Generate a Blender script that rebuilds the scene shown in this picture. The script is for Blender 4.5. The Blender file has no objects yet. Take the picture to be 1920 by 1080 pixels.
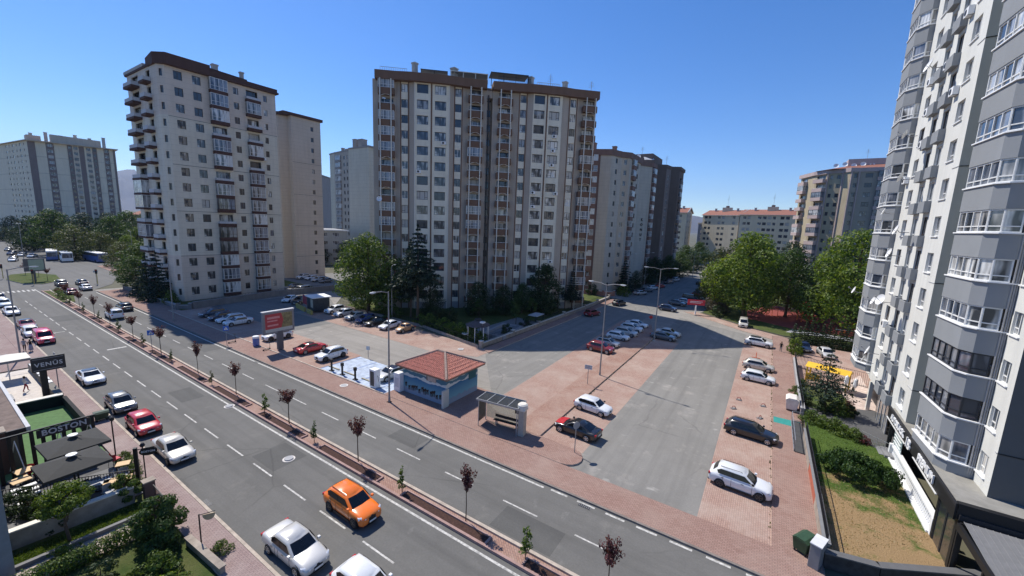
import bpy, math, random
from mathutils import Vector, Matrix
import bmesh
rad = math.radians
# ------------------------------------------------------------------ camera, sky, sun, exposure
scene = bpy.context.scene
COL = scene.collection
CAMZ = 17.5
PITCH, ROLL, YAW = rad(9.05), math.atan(.0405), rad(-32.6)
FOCAL = 750.0
def cam_setup():
    F = Vector((0, math.cos(PITCH), -math.sin(PITCH))); X = Vector((1, 0, 0)); U = X.cross(F)
    r = X*math.cos(ROLL) + U*math.sin(ROLL); u = -X*math.sin(ROLL) + U*math.cos(ROLL)
    rot = Matrix.Rotation(-YAW, 3, 'Z')
    r, u, F = rot @ r, rot @ u, rot @ F
    m = Matrix(((r.x, u.x, -F.x, 0), (r.y, u.y, -F.y, 0), (r.z, u.z, -F.z, CAMZ), (0, 0, 0, 1)))
    cd = bpy.data.cameras.new('camera'); co = bpy.data.objects.new('camera', cd); COL.objects.link(co)
    co.matrix_world = m; cd.sensor_width = 36; cd.lens = FOCAL/1920*36; cd.clip_start = .3; cd.clip_end = 20000
    scene.camera = co
cam_setup()
SUN_EL = rad(53.5); SDX, SDY = -.9705, .241          # direction towards the sun (ground plane)
world = bpy.data.worlds.new("World"); scene.world = world; world.use_nodes = True
wn = world.node_tree.nodes; wl = world.node_tree.links
sky = wn.new('ShaderNodeTexSky'); sky.sky_type = 'NISHITA'; sky.sun_disc = False
sky.sun_elevation = SUN_EL; sky.sun_rotation = math.atan2(SDX, SDY); sky.altitude = 1050
sky.air_density = 1.0; sky.dust_density = .3; sky.ozone_density = 3.6
bg = wn['Background']; bg.inputs['Strength'].default_value = .142
hs = wn.new('ShaderNodeHueSaturation'); hs.inputs['Saturation'].default_value = 1.3; hs.inputs['Hue'].default_value = .508; wl.new(sky.outputs[0], hs.inputs['Color']); wl.new(hs.outputs[0], bg.inputs['Color'])
sl = bpy.data.lights.new('sun', 'SUN'); sl.energy = 5.0; sl.angle = rad(.53); sl.color = (1, .945, .86)
so = bpy.data.objects.new('sun', sl); COL.objects.link(so)
sv = Vector((SDX*math.cos(SUN_EL), SDY*math.cos(SUN_EL), math.sin(SUN_EL)))
so.rotation_euler = sv.to_track_quat('Z', 'Y').to_euler(); so.location = (-60, 20, 120)
scene.view_settings.view_transform = 'Standard'; scene.view_settings.look = 'None'
scene.view_settings.exposure = 0.2; scene.view_settings.gamma = 1.0
scene.view_settings.use_curve_mapping = False
scene.render.engine = 'CYCLES'
scene.cycles.max_bounces = 6; scene.cycles.transparent_max_bounces = 6

# ------------------------------------------------------------------ materials
MATS = {}
def new_mat(name):
    m = bpy.data.materials.new(name); m.use_nodes = True
    n = m.node_tree.nodes; return m, n, m.node_tree.links, n['Principled BSDF']
def rgb(c): return (c[0], c[1], c[2], 1)
def mat(name, c, rough=.75, amt=.12, scale=3.0, metal=0, spec=.4, coat=0, coord='Object', bump=0, streak=0):
    if name in MATS: return MATS[name]
    m, n, l, b = new_mat(name)
    b.inputs['Roughness'].default_value = rough; b.inputs['Metallic'].default_value = metal
    b.inputs['Specular IOR Level'].default_value = spec
    if coat: b.inputs['Coat Weight'].default_value = coat; b.inputs['Coat Roughness'].default_value = .04
    if amt:
        tc = n.new('ShaderNodeTexCoord'); nz = n.new('ShaderNodeTexNoise'); nz.inputs['Scale'].default_value = scale
        nz.inputs['Detail'].default_value = 6; nz.inputs['Roughness'].default_value = .65
        src = tc.outputs[coord]
        if streak:
            mp = n.new('ShaderNodeMapping'); mp.inputs['Scale'].default_value = (1, 1, streak); l.new(src, mp.inputs[0]); src = mp.outputs[0]
        l.new(src, nz.inputs['Vector'])
        r = n.new('ShaderNodeMapRange'); r.inputs[1].default_value = .3; r.inputs[2].default_value = .7
        r.inputs[3].default_value = 1-amt; r.inputs[4].default_value = 1+amt
        l.new(nz.outputs['Fac'], r.inputs[0])
        mx = n.new('ShaderNodeMix'); mx.data_type = 'RGBA'; mx.blend_type = 'MULTIPLY'; mx.inputs[0].default_value = 1
        mx.inputs[6].default_value = rgb(c); l.new(r.outputs[0], mx.inputs[7]); l.new(mx.outputs[2], b.inputs['Base Color'])
        if bump:
            bp = n.new('ShaderNodeBump'); bp.inputs['Strength'].default_value = bump; bp.inputs['Distance'].default_value = .02
            l.new(nz.outputs['Fac'], bp.inputs['Height']); l.new(bp.outputs[0], b.inputs['Normal'])
    else: b.inputs['Base Color'].default_value = rgb(c)
    MATS[name] = m; return m
def nmath(n, l, op, a, b=None, clamp=False):
    x = n.new('ShaderNodeMath'); x.operation = op; x.use_clamp = clamp
    for i, v in enumerate((a, b)):
        if v is None: continue
        if hasattr(v, 'links'): l.new(v, x.inputs[i])
        else: x.inputs[i].default_value = v
    return x.outputs[0]
def nmix(n, l, fac, a, b, mode='MIX'):
    x = n.new('ShaderNodeMix'); x.data_type = 'RGBA'; x.blend_type = mode
    for i, v in ((0, fac), (6, a), (7, b)):
        if hasattr(v, 'links'): l.new(v, x.inputs[i])
        elif i == 0: x.inputs[0].default_value = v
        else: x.inputs[i].default_value = rgb(v)
    return x.outputs[2]
def nnoise(n, l, vec, scale, detail=5, rough=.6, lo=.35, hi=.65, sc=None, loc=None):
    if sc or loc:
        mp = n.new('ShaderNodeMapping'); l.new(vec, mp.inputs[0]); vec = mp.outputs[0]
        if sc: mp.inputs['Scale'].default_value = sc
        if loc: mp.inputs['Location'].default_value = loc
    z = n.new('ShaderNodeTexNoise'); z.inputs['Scale'].default_value = scale; z.inputs['Detail'].default_value = detail
    z.inputs['Roughness'].default_value = rough; l.new(vec, z.inputs['Vector'])
    r = n.new('ShaderNodeMapRange'); r.inputs[1].default_value = lo; r.inputs[2].default_value = hi; l.new(z.outputs['Fac'], r.inputs[0])
    return r.outputs[0]
def asphalt(name, c, dust=(.42, .4, .37), dustamt=.35, streak=True, crack=.5, axis=0):
    m, n, l, b = new_mat(name); tc = n.new('ShaderNodeTexCoord').outputs['Object']
    big = nnoise(n, l, tc, .09, 4, lo=.3, hi=.7); fine = nnoise(n, l, tc, 9, 3, lo=.2, hi=.8)
    col = nmix(n, l, big, [x*.86 for x in c], [x*1.14 for x in c])
    col = nmix(n, l, nmath(n, l, 'MULTIPLY', fine, .34), col, [x*1.7 for x in c])
    sp_ = nnoise(n, l, tc, 1.0, 4, .55, lo=.655, hi=.72, sc=(.55, 1.0, 1) if axis else (1.0, .6, 1), loc=(2, 5, 0)); col = nmix(n, l, nmath(n, l, 'MULTIPLY', sp_, dustamt*.8), col, [min(.62, x*2.1) for x in c])
    md = nnoise(n, l, tc, .8, 5, .7, lo=.45, hi=.75, loc=(9, 2, 0)); col = nmix(n, l, nmath(n, l, 'MULTIPLY', md, .3), col, [x*.72 for x in c])
    d = nnoise(n, l, tc, .32, 7, .7, lo=.56, hi=.74, loc=(7, 3, 0)); col = nmix(n, l, nmath(n, l, 'MULTIPLY', d, dustamt), col, dust)
    if streak:
        s = nnoise(n, l, tc, 1.0, 3, lo=.45, hi=.75, sc=(.03, 1.1, 1) if axis == 0 else (1.1, .03, 1))
        col = nmix(n, l, nmath(n, l, 'MULTIPLY', s, .45), col, [x*.62 for x in c])
    if crack:
        v = n.new('ShaderNodeTexVoronoi'); v.feature = 'DISTANCE_TO_EDGE'; v.inputs['Scale'].default_value = .13
        w = n.new('ShaderNodeTexNoise'); w.inputs['Scale'].default_value = .5; w.inputs['Detail'].default_value = 6; l.new(tc, w.inputs['Vector'])
        l.new(nmix(n, l, .75, tc, w.outputs['Color'], 'ADD'), v.inputs['Vector'])
        k = n.new('ShaderNodeMapRange'); k.inputs[1].default_value = .0; k.inputs[2].default_value = .011; k.inputs[3].default_value = 1; k.inputs[4].default_value = 0
        l.new(v.outputs['Distance'], k.inputs[0]); g = nnoise(n, l, tc, .08, 2, lo=.5, hi=.56, loc=(3, 9, 0))
        col = nmix(n, l, nmath(n, l, 'MULTIPLY', nmath(n, l, 'MULTIPLY', k.outputs[0], g), crack*.55), col, [x*.3 for x in c])
    l.new(col, b.inputs['Base Color']); b.inputs['Roughness'].default_value = .9; b.inputs['Specular IOR Level'].default_value = .25
    bp = n.new('ShaderNodeBump'); bp.inputs['Strength'].default_value = .3; bp.inputs['Distance'].default_value = .01
    l.new(fine, bp.inputs['Height']); l.new(bp.outputs[0], b.inputs['Normal']); MATS[name] = m; return m
def pavers(name, c1, c2, mortar, dust, dustamt=.6, rot=0, w=.24, h=.12, stain=.3):
    m, n, l, b = new_mat(name); tc = n.new('ShaderNodeTexCoord').outputs['Object']
    mp = n.new('ShaderNodeMapping'); mp.inputs['Rotation'].default_value = (0, 0, rot); l.new(tc, mp.inputs[0])
    br = n.new('ShaderNodeTexBrick'); br.inputs['Scale'].default_value = 1; br.inputs['Mortar Size'].default_value = .012
    br.inputs['Brick Width'].default_value = w; br.inputs['Row Height'].default_value = h
    br.inputs['Color1'].default_value = rgb(c1); br.inputs['Color2'].default_value = rgb(c2); br.inputs['Mortar'].default_value = rgb(mortar)
    l.new(mp.outputs[0], br.inputs['Vector'])
    col = br.outputs['Color']
    d = nnoise(n, l, tc, .35, 7, .72, lo=.42, hi=.7); col = nmix(n, l, nmath(n, l, 'MULTIPLY', d, dustamt), col, dust)
    s = nnoise(n, l, tc, 1.6, 5, .7, lo=.55, hi=.8, loc=(5, 1, 0)); col = nmix(n, l, nmath(n, l, 'MULTIPLY', s, stain), col, [x*.45 for x in c1])
    f = nnoise(n, l, tc, .06, 3, lo=.35, hi=.65, loc=(1, 8, 0)); col = nmix(n, l, nmath(n, l, 'MULTIPLY', f, .3), col, [x*.7 for x in c2])
    l.new(col, b.inputs['Base Color']); b.inputs['Roughness'].default_value = .9; b.inputs['Specular IOR Level'].default_value = .2
    bp = n.new('ShaderNodeBump'); bp.inputs['Strength'].default_value = .35; bp.inputs['Distance'].default_value = .012
    l.new(br.outputs['Fac'], bp.inputs['Height']); bp.invert = True; l.new(bp.outputs[0], b.inputs['Normal'])
    MATS[name] = m; return m
def grassmat(name, g1, g2, dry, mode=None, y0=0, y1=1, dryamt=.3):
    m, n, l, b = new_mat(name); tc = n.new('ShaderNodeTexCoord').outputs['Object']
    a = nnoise(n, l, tc, 1.2, 6, .7, lo=.3, hi=.7); col = nmix(n, l, a, g1, g2)
    d = nnoise(n, l, tc, .45, 6, .7, lo=.35, hi=.65, loc=(4, 4, 0))
    if mode:
        sp = n.new('ShaderNodeSeparateXYZ'); l.new(tc, sp.inputs[0])
        r = n.new('ShaderNodeMapRange'); r.inputs[1].default_value = y0; r.inputs[2].default_value = y1; r.inputs[3].default_value = 1.1; r.inputs[4].default_value = -.9
        l.new(sp.outputs['Y'], r.inputs[0]); f = nmath(n, l, 'ADD', r.outputs[0], nmath(n, l, 'MULTIPLY', nmath(n, l, 'SUBTRACT', d, .5), 2.4), True)
    else: f = nmath(n, l, 'MULTIPLY', d, dryamt)
    fn = nnoise(n, l, tc, 14, 4, .7, lo=.2, hi=.8)
    col = nmix(n, l, f, col, nmix(n, l, fn, [x*.7 for x in dry], [x*1.2 for x in dry]))
    l.new(col, b.inputs['Base Color']); b.inputs['Roughness'].default_value = .95; b.inputs['Specular IOR Level'].default_value = .1
    bp = n.new('ShaderNodeBump'); bp.inputs['Strength'].default_value = .8; bp.inputs['Distance'].default_value = .06
    l.new(fn, bp.inputs['Height']); l.new(bp.outputs[0], b.inputs['Normal']); MATS[name] = m; return m
def leafmat(name, c1, c2, c3, trans=.3):
    m, n, l, b = new_mat(name); g = n.new('ShaderNodeNewGeometry')
    cr = n.new('ShaderNodeValToRGB'); e = cr.color_ramp.elements
    e[0].color = rgb(c1); e[1].color = rgb(c3); x = e.new(.5); x.color = rgb(c2); l.new(g.outputs['Random Per Island'], cr.inputs[0])
    l.new(cr.outputs[0], b.inputs['Base Color']); b.inputs['Roughness'].default_value = .55; b.inputs['Specular IOR Level'].default_value = .35
    t = n.new('ShaderNodeBsdfTranslucent'); l.new(nmix(n, l, 1, cr.outputs[0], (1.5, 1.5, .6), 'MULTIPLY'), t.inputs[0])
    ms = n.new('ShaderNodeMixShader'); ms.inputs[0].default_value = trans
    l.new(b.outputs[0], ms.inputs[1]); l.new(t.outputs[0], ms.inputs[2]); l.new(ms.outputs[0], n['Material Output'].inputs[0]); MATS[name] = m; return m
def wallmat(name, c, amt=.08, streak=.25, joint=0):
    """painted render with weather streaks (and optional tile courses)"""
    m, n, l, b = new_mat(name); tc = n.new('ShaderNodeTexCoord').outputs['Object']
    a = nnoise(n, l, tc, .6, 6, .65, lo=.3, hi=.7); s = nnoise(n, l, tc, 1.3, 4, .6, lo=.44, hi=.76, sc=(1, 1, .07)); streak = min(.6, streak*1.6); a2 = nnoise(n, l, tc, .17, 3, .6, lo=.35, hi=.65, loc=(4, 7, 2))
    col = nmix(n, l, a, [x*(1-amt) for x in c], [x*(1+amt) for x in c]); col = nmix(n, l, nmath(n, l, 'MULTIPLY', s, streak), col, [x*.6 for x in c]); col = nmix(n, l, nmath(n, l, 'MULTIPLY', a2, .35), col, [c[0]*.88, c[1]*.85, c[2]*.8])
    if joint:
        sp = n.new('ShaderNodeSeparateXYZ'); l.new(tc, sp.inputs[0])
        fz = nmath(n, l, 'FRACT', nmath(n, l, 'MULTIPLY', sp.outputs['Z'], 1/joint)); k = nmath(n, l, 'LESS_THAN', fz, .05)
        col = nmix(n, l, nmath(n, l, 'MULTIPLY', k, .35), col, [x*.4 for x in c])
    l.new(col, b.inputs['Base Color']); b.inputs['Roughness'].default_value = .85; b.inputs['Specular IOR Level'].default_value = .25
    fn = nnoise(n, l, tc, 12, 3); bp = n.new('ShaderNodeBump'); bp.inputs['Strength'].default_value = .2; bp.inputs['Distance'].default_value = .01
    l.new(fn, bp.inputs['Height']); l.new(bp.outputs[0], b.inputs['Normal']); MATS[name] = m; return m
def panemat(name, c, curtain=None, refl=.9):
    m, n, l, b = new_mat(name)
    if curtain:
        tc = n.new('ShaderNodeTexCoord').outputs['Object']; wv = n.new('ShaderNodeTexWave'); wv.inputs['Scale'].default_value = 1.7
        wv.inputs['Distortion'].default_value = 2.5; wv.inputs['Detail'].default_value = 2; l.new(tc, wv.inputs['Vector'])
        g = nnoise(n, l, tc, .9, 2, lo=.42, hi=.58, sc=(1.2, 1.2, .35))
        col = nmix(n, l, g, c, nmix(n, l, wv.outputs['Fac'], [x*.62 for x in curtain], curtain)); l.new(col, b.inputs['Base Color'])
    else: b.inputs['Base Color'].default_value = rgb(c)
    b.inputs['Roughness'].default_value = .5; b.inputs['Coat Weight'].default_value = 1; b.inputs['Coat Roughness'].default_value = .015; b.inputs['Coat IOR'].default_value = 1.65
    MATS[name] = m; return m
PANES = [panemat('pane_dark', (.015, .02, .028)), panemat('pane_dim', (.02, .025, .03), (.42, .41, .39)), panemat('pane_curtain', (.04, .045, .05), (.8, .8, .77)), panemat('pane_blue', (.02, .03, .05), (.26, .28, .32)), mat('pane_roller_blind', (.5, .48, .44), .6, .08, 4)]
G_ = lambda v, a=.1, s=3: mat('grey_%d' % int(v*1000), (v, v, v*1.01), amt=a, scale=s)
WHITE = mat('white_paint', (.8, .8, .79), .5, .05); CREAM = mat('cream_paint', (.68, .64, .56), .6, .06)
DARK = mat('dark_paint', (.025, .025, .028), .5, .1); BLACK = mat('black_plastic', (.012, .012, .013), .55, 0)
STEEL = mat('galvanised_steel', (.42, .43, .44), .45, .15, 2, metal=.6); GREYP = G_(.3)
BROWN = wallmat('brown_render', (.12, .07, .05)); CONC = mat('concrete', (.42, .4, .37), .9, .18, 1.5, bump=.3)
RUBBER = mat('tyre_rubber', (.018, .018, .018), .85, 0); RIM = mat('wheel_alloy', (.5, .5, .52), .3, 0, metal=.8); RIMD = mat('wheel_dark', (.08, .08, .085), .35, 0, metal=.6)
CGLASS = mat('car_glass', (.006, .007, .009), .06, 0, spec=.55)
HEADL = mat('headlamp_glass', (.7, .72, .75), .1, 0, spec=.8, coat=.5); TAILL = mat('tail_lamp_red', (.45, .01, .01), .2, 0, coat=.5)
PLATE = mat('number_plate_white', (.75, .75, .75), .5, 0)
BARK = mat('bark', (.09, .065, .045), .95, .3, 5, bump=.6); BARKG = mat('grey_bark', (.2, .18, .15), .95, .3, 5, bump=.5)
TILE = mat('terracotta', (.27, .115, .08), .85, .25, 4)

# ------------------------------------------------------------------ mesh builder
class MB:
    def __init__(s): s.v = []; s.f = []; s.m = []; s.mats = []
    def mi(s, m):
        if m not in s.mats: s.mats.append(m)
        return s.mats.index(m)
    def poly(s, pts, m):
        i = len(s.v); s.v += [tuple(p) for p in pts]; s.f.append(tuple(range(i, i+len(pts)))); s.m.append(s.mi(m)); return s
    def box(s, x0, x1, y0, y1, z0, z1, m, rz=0, c=None):
        i = len(s.v); P = [(x, y, z) for z in (z0, z1) for y in (y0, y1) for x in (x0, x1)]
        if rz:
            cx, cy = c or ((x0+x1)/2, (y0+y1)/2); ca, sa = math.cos(rz), math.sin(rz)
            P = [(cx+(x-cx)*ca-(y-cy)*sa, cy+(x-cx)*sa+(y-cy)*ca, z) for x, y, z in P]
        s.v += P
        for q in ((0, 2, 3, 1), (4, 5, 7, 6), (0, 1, 5, 4), (2, 6, 7, 3), (0, 4, 6, 2), (1, 3, 7, 5)):
            s.f.append(tuple(i+k for k in q)); s.m.append(s.mi(m))
        return s
    def prism(s, pts, z0, z1, m, mt=None, bottom=True):
        n = len(pts); i = len(s.v); a = sum(pts[k][0]*pts[(k+1) % n][1]-pts[(k+1) % n][0]*pts[k][1] for k in range(n))
        if a < 0: pts = pts[::-1]
        s.v += [(x, y, z0) for x, y in pts]+[(x, y, z1) for x, y in pts]
        for k in range(n): s.f.append((i+k, i+(k+1) % n, i+n+(k+1) % n, i+n+k)); s.m.append(s.mi(m))
        s.f.append(tuple(i+n+k for k in range(n))); s.m.append(s.mi(mt or m))
        if bottom: s.f.append(tuple(i+k for k in range(n-1, -1, -1))); s.m.append(s.mi(m))
        return s
    def rings(s, rs, m, closed=True, cap=True, mats=None):
        i = len(s.v); n = len(rs[0])
        for r in rs: s.v += [tuple(p) for p in r]
        for a in range(len(rs)-1):
            for k in range(n if closed else n-1):
                s.f.append((i+a*n+k, i+a*n+(k+1) % n, i+(a+1)*n+(k+1) % n, i+(a+1)*n+k)); s.m.append(s.mi(mats[k] if mats else m))
        if cap:
            s.f.append(tuple(i+k for k in range(n-1, -1, -1))); s.m.append(s.mi(m))
            s.f.append(tuple(i+(len(rs)-1)*n+k for k in range(n))); s.m.append(s.mi(m))
        return s
    def tube(s, pts, rr, m, n=6, cap=True):
        pts = [Vector(p) for p in pts]
        if not hasattr(rr, '__len__'): rr = [rr]*len(pts)
        rs = []
        for k, p in enumerate(pts):
            d = (pts[min(k+1, len(pts)-1)]-pts[max(k-1, 0)]).normalized()
            a = d.cross(Vector((0, 0, 1))) if abs(d.z) < .9 else d.cross(Vector((1, 0, 0))); a.normalize(); b = d.cross(a)
            rs.append([p+(a*math.cos(t)+b*math.sin(t))*rr[k] for t in [2*math.pi*j/n for j in range(n)]])
        return s.rings(rs, m, cap=cap)
    def lathe(s, prof, m, n=12, c=(0, 0)):
        return s.rings([[(c[0]+r*math.cos(2*math.pi*j/n), c[1]+r*math.sin(2*math.pi*j/n), z) for j in range(n)] for r, z in prof], m)
    def merge(s, o, M=None):
        i = len(s.v); s.v += [tuple(M @ Vector(p)) for p in o.v] if M else o.v
        mm = [s.mi(x) for x in o.mats]
        s.f += [tuple(i+k for k in f) for f in o.f]; s.m += [mm[k] for k in o.m]; return s
    def mesh(s, name, smooth=False):
        me = bpy.data.meshes.new(name); me.from_pydata(s.v, [], s.f)
        for x in s.mats: me.materials.append(x)
        me.polygons.foreach_set('material_index', s.m)
        if smooth: me.polygons.foreach_set('use_smooth', [True]*len(s.f))
        me.update(); return me
    def build(s, name, parent=None, loc=None, rz=0, smooth=False, bevel=0, sub=0, auto=False):
        o = bpy.data.objects.new(name, s.mesh(name, smooth)); COL.objects.link(o)
        if loc: o.location = loc
        o.rotation_euler.z = rz
        if parent: o.parent = parent
        if bevel:
            md = o.modifiers.new('b', 'BEVEL'); md.width = bevel; md.segments = 2; md.limit_method = 'ANGLE'
        if sub:
            md = o.modifiers.new('s', 'SUBSURF'); md.levels = sub; md.render_levels = sub
        return o
def tag(o, label=None, cat=None, group=None, kind=None):
    if label: o['label'] = label
    if cat: o['category'] = cat
    if group: o['group'] = group
    if kind: o['kind'] = kind
    return o
def thing(name, label, cat, loc=(0, 0, 0), rz=0, group=None):
    o = bpy.data.objects.new(name, None); COL.objects.link(o); o.location = loc; o.rotation_euler.z = rz; o.empty_display_size = .3
    return tag(o, label, cat, group)
def kids(o): return list(o.children)
def copy_tree(o, parent=None):
    c = o.copy(); COL.objects.link(c); c.parent = parent
    for ch in CH.get(o.name, []): copy_tree(ch, c)
    return c
CH = {}
def reg(root):
    """remember children once, so that trees can be copied quickly"""
    CH.clear(); bpy.context.view_layer.update()
    def go(o):
        CH[o.name] = list(o.children)
        for c in o.children: go(c)
    go(root)
def struct(name, mb, loc=None, **k):
    o = mb.build(name, None, loc, **k); o['kind'] = 'structure'; return o
def text_mb(txt, size, m, depth=.02, bold=0, spacing=1.0):
    cu = bpy.data.curves.new('txt', 'FONT'); cu.body = txt; cu.size = size; cu.extrude = depth; cu.offset = bold; cu.align_x = 'CENTER'; cu.align_y = 'CENTER'; cu.space_character = spacing
    cu.resolution_u = 3
    to = bpy.data.objects.new('txt', cu); COL.objects.link(to); bpy.context.view_layer.update()
    dg = bpy.context.evaluated_depsgraph_get(); me = bpy.data.meshes.new_from_object(to.evaluated_get(dg))
    b = MB(); b.v = [tuple(v.co) for v in me.vertices]; b.f = [tuple(p.vertices) for p in me.polygons]; b.m = [0]*len(b.f); b.mats = [m]
    bpy.data.objects.remove(to); bpy.data.curves.remove(cu); bpy.data.meshes.remove(me); return b
def wallM(P, t, z=0, out=0):
    """matrix: local x along the wall direction t, local y into the wall, z up"""
    t = Vector((t[0], t[1])).normalized(); n = Vector((t.y, -t.x))
    return Matrix(((t.x, -n.x, 0, P[0]+n.x*out), (t.y, -n.y, 0, P[1]+n.y*out), (0, 0, 1, z), (0, 0, 0, 1)))
TXT_UP = Matrix(((1, 0, 0, 0), (0, 0, -1, 0), (0, 1, 0, 0), (0, 0, 0, 1)))   # text plane stood upright, facing -y
# ------------------------------------------------------------------ building kit
TPL, MESHC = {}, {}
RW = random.Random(11)
FR_W = mat('frame_white', (.72, .72, .7), .5, .06); FR_B = mat('frame_brown', (.06, .04, .032), .5, .08); FR_D = mat('frame_dark', (.03, .033, .04), .4, .05)
FRS = dict(w=FR_W, b=FR_B, d=FR_D)
def bars(mb, w, h, xs, zs, m, t=.06, d=.06, y=0):
    for x in xs: mb.box(x-t/2, x+t/2, y, y+d, t, h-t, m)
    mb.box(-w/2, w/2, y, y+d, 0, t, m); mb.box(-w/2, w/2, y, y+d, h-t, h, m)
    for z, x0, x1 in zs: mb.box(x0+t/2, x1-t/2, y+.004, y+d-.004, z-t/2, z+t/2, m)
def win(w, h, pat='2', fr='d', pane=None, rec=.16, sill=None):
    if pane is None: pane = RW.choice([0, 0, 0, 1, 1, 1, 2, 2, 2, 3, 3, 4] if pat != '1' else [0, 1])
    w = round(w, 2); h = round(h, 2); key = ('win', w, h, pat, fr, pane, rec, sill)
    if key in TPL: return key
    m = FRS[fr]; f = MB(); a = -w/2+.03; b = w/2-.03
    if pat == '2': bars(f, w, h, [a, 0, b], [(h*.3, a, 0)], m, y=rec)
    elif pat == '1': bars(f, w, h, [a, b], [(h*.72, a, b)], m, y=rec)
    elif pat == '3': bars(f, w, h, [a, -w*.22, w*.22, b], [(h*.28, a, -w*.22), (h*.28, w*.22, b)], m, y=rec)
    elif pat == '4': bars(f, w, h, [a, -w*.25, 0, w*.25, b], [(h*.3, a, -w*.25), (h*.3, w*.25, b)], m, y=rec)
    elif pat == 'g': bars(f, w, h, [a+(b-a)*k/5 for k in range(6)], [(h*.3, a+(b-a)*k/5, a+(b-a)*(k+1)/5) for k in range(5)], m, y=rec)
    p = MB(); p.poly([(-w/2, rec+.04, 0), (w/2, rec+.04, 0), (w/2, rec+.04, h), (-w/2, rec+.04, h)], PANES[pane])
    ch = [('pane', p)]
    if sill: s = MB(); s.box(-w/2-.08, w/2+.08, -.09, rec-.003, -.07, -.004, WHITE); ch.append(('sill', s))
    TPL[key] = ('window', f, ch); return key
def balc(w, d, col, ph=.95, over=2.7, style='open', fr='w', rail=True, side=0, pane=None):
    """projecting balcony: slab, parapet, hand rail or glazing"""
    if pane is None: pane = RW.choice([1, 2, 3, 3])
    key = ('balc', w, d, col.name, ph, over, style, fr, pane)
    if key in TPL: return key
    s = MB(); s.box(-w/2, w/2, -d, -.003, -.1, .06, col)
    s.box(-w/2, w/2, -d, -d+.12, .062, ph, col); s.box(-w/2, -w/2+.12, -d+.121, -.003, .062, ph, col); s.box(w/2-.12, w/2, -d+.121, -.003, .062, ph, col)
    ch = []
    if style == 'open' and rail:
        r = MB(); r.tube([(-w/2+.05, -.1, ph+.14), (-w/2+.05, -d+.05, ph+.14), (w/2-.05, -d+.05, ph+.14), (w/2-.05, -.1, ph+.14)], .025, WHITE, 5)
        for k in range(5): x = -w/2+.05+(w-.1)*k/4; r.box(x-.02, x+.02, -d+.03, -d+.07, ph, ph+.14, WHITE)
        ch.append(('railing', r))
    if style == 'rail':
        r = MB(); pm = G_(.5); r.box(-w/2+.01, w/2-.01, -d+.04, -d+.07, ph, .98, pm).box(-w/2+.04, -w/2+.07, -d+.08, -.01, ph, .98, pm).box(w/2-.07, w/2-.04, -d+.08, -.01, ph, .98, pm); ch.append(('railing', r))
    if style == 'arch':
        r = MB(); r.box(-w/2+.12, w/2-.12, -d+.02, -d+.08, ph+.1, ph+.16, WHITE); n = 10; t = over-.1
        for sg in (-1,):
            pts = [(-w*.3+w*.6*k/n, t-.3+.26*math.sin(math.pi*k/n)) for k in range(n+1)]
            for k in range(n):
                (x0, z0), (x1, z1) = pts[k], pts[k+1]
                r.poly([(x0, -d+.04, z0), (x1, -d+.04, z1), (x1, -d+.04, z1+.09), (x0, -d+.04, z0+.09)], CREAM)
        ch.append(('railing', r))
    if style == 'glass':
        h = over-ph-.12; m = FRS[fr]; g = MB(); f = MB(); n = max(3, int(w/.75))
        xs = [-w/2+.05+(w-.1)*k/n for k in range(n+1)]
        for x in xs: f.box(x-.035, x+.035, -d+.03, -d+.09, ph, ph+h, m)
        f.box(-w/2, w/2, -d+.025, -d+.095, ph, ph+.07, m); f.box(-w/2, w/2, -d+.025, -d+.095, ph+h-.07, ph+h, m); f.box(-w/2, w/2, -d+.028, -d+.092, ph+h*.33-.025, ph+h*.33+.025, m)
        for sx in (-1, 1):
            X = sx*(w/2-.05); f.box(X-.03, X+.03, -d+.1, -.02, ph+h-.07, ph+h, m); f.box(X-.03, X+.03, -d+.1, -.02, ph, ph+.07, m); f.box(X-.03, X+.03, -d/2-.03, -d/2+.03, ph+.07, ph+h-.07, m)
            g.poly([(X, -d+.1, ph), (X, 0, ph), (X, 0, ph+h), (X, -d+.1, ph+h)], PANES[pane])
        g.poly([(-w/2+.05, -d+.07, ph), (w/2-.05, -d+.07, ph), (w/2-.05, -d+.07, ph+h), (-w/2+.05, -d+.07, ph+h)], PANES[pane])
        ch = [('glazing', g), ('window_frame', f)]
    TPL[key] = ('balcony', s, ch); return key
def simple(name, mb, key=None):
    key = key or (name, id(mb)); TPL[key] = (name, mb, []); return key
class Bld:
    def __init__(s, name, label, loc, cat='apartment building', group=None):
        s.root = thing(name, label, cat, (loc[0], loc[1], 0), 0, group); s.o = Vector((loc[0], loc[1], 0)); s.pl = []; s.wall = MB()
    def put(s, key, M): s.pl.append((key, M))
    def part(s, name, mb, **k):
        ob = mb.build(name, s.root, **k); ob.location = -s.o; return ob     # part meshes are written in world metres
    def finish(s):
        if s.wall.f: s.part('wall', s.wall)
        by = {}
        for k, M in s.pl: by.setdefault(TPL[k][0], []).append((k, M))
        for name, L in by.items():
            L.sort(key=lambda q: (q[1].translation-Vector((0, 0, CAMZ))).length)
            for k, M in L[:100]:
                _, mb, ch = TPL[k]
                if k not in MESHC: MESHC[k] = (mb.mesh(name), [(cn, c.mesh(cn)) for cn, c in ch])
                me, cm = MESHC[k]
                ob = bpy.data.objects.new(name, me); COL.objects.link(ob); ob.parent = s.root; ob.matrix_local = Matrix.Translation(-s.o) @ M
                for cn, c in cm:
                    co = bpy.data.objects.new(cn, c); COL.objects.link(co); co.parent = ob
            if len(L) > 100:
                big = MB()
                for k, M in L[100:]:
                    big.merge(TPL[k][1], M)
                    for cn, c in TPL[k][2]: big.merge(c, M)
                tag(s.part(name, big), kind='stuff')
        return s.root
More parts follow.
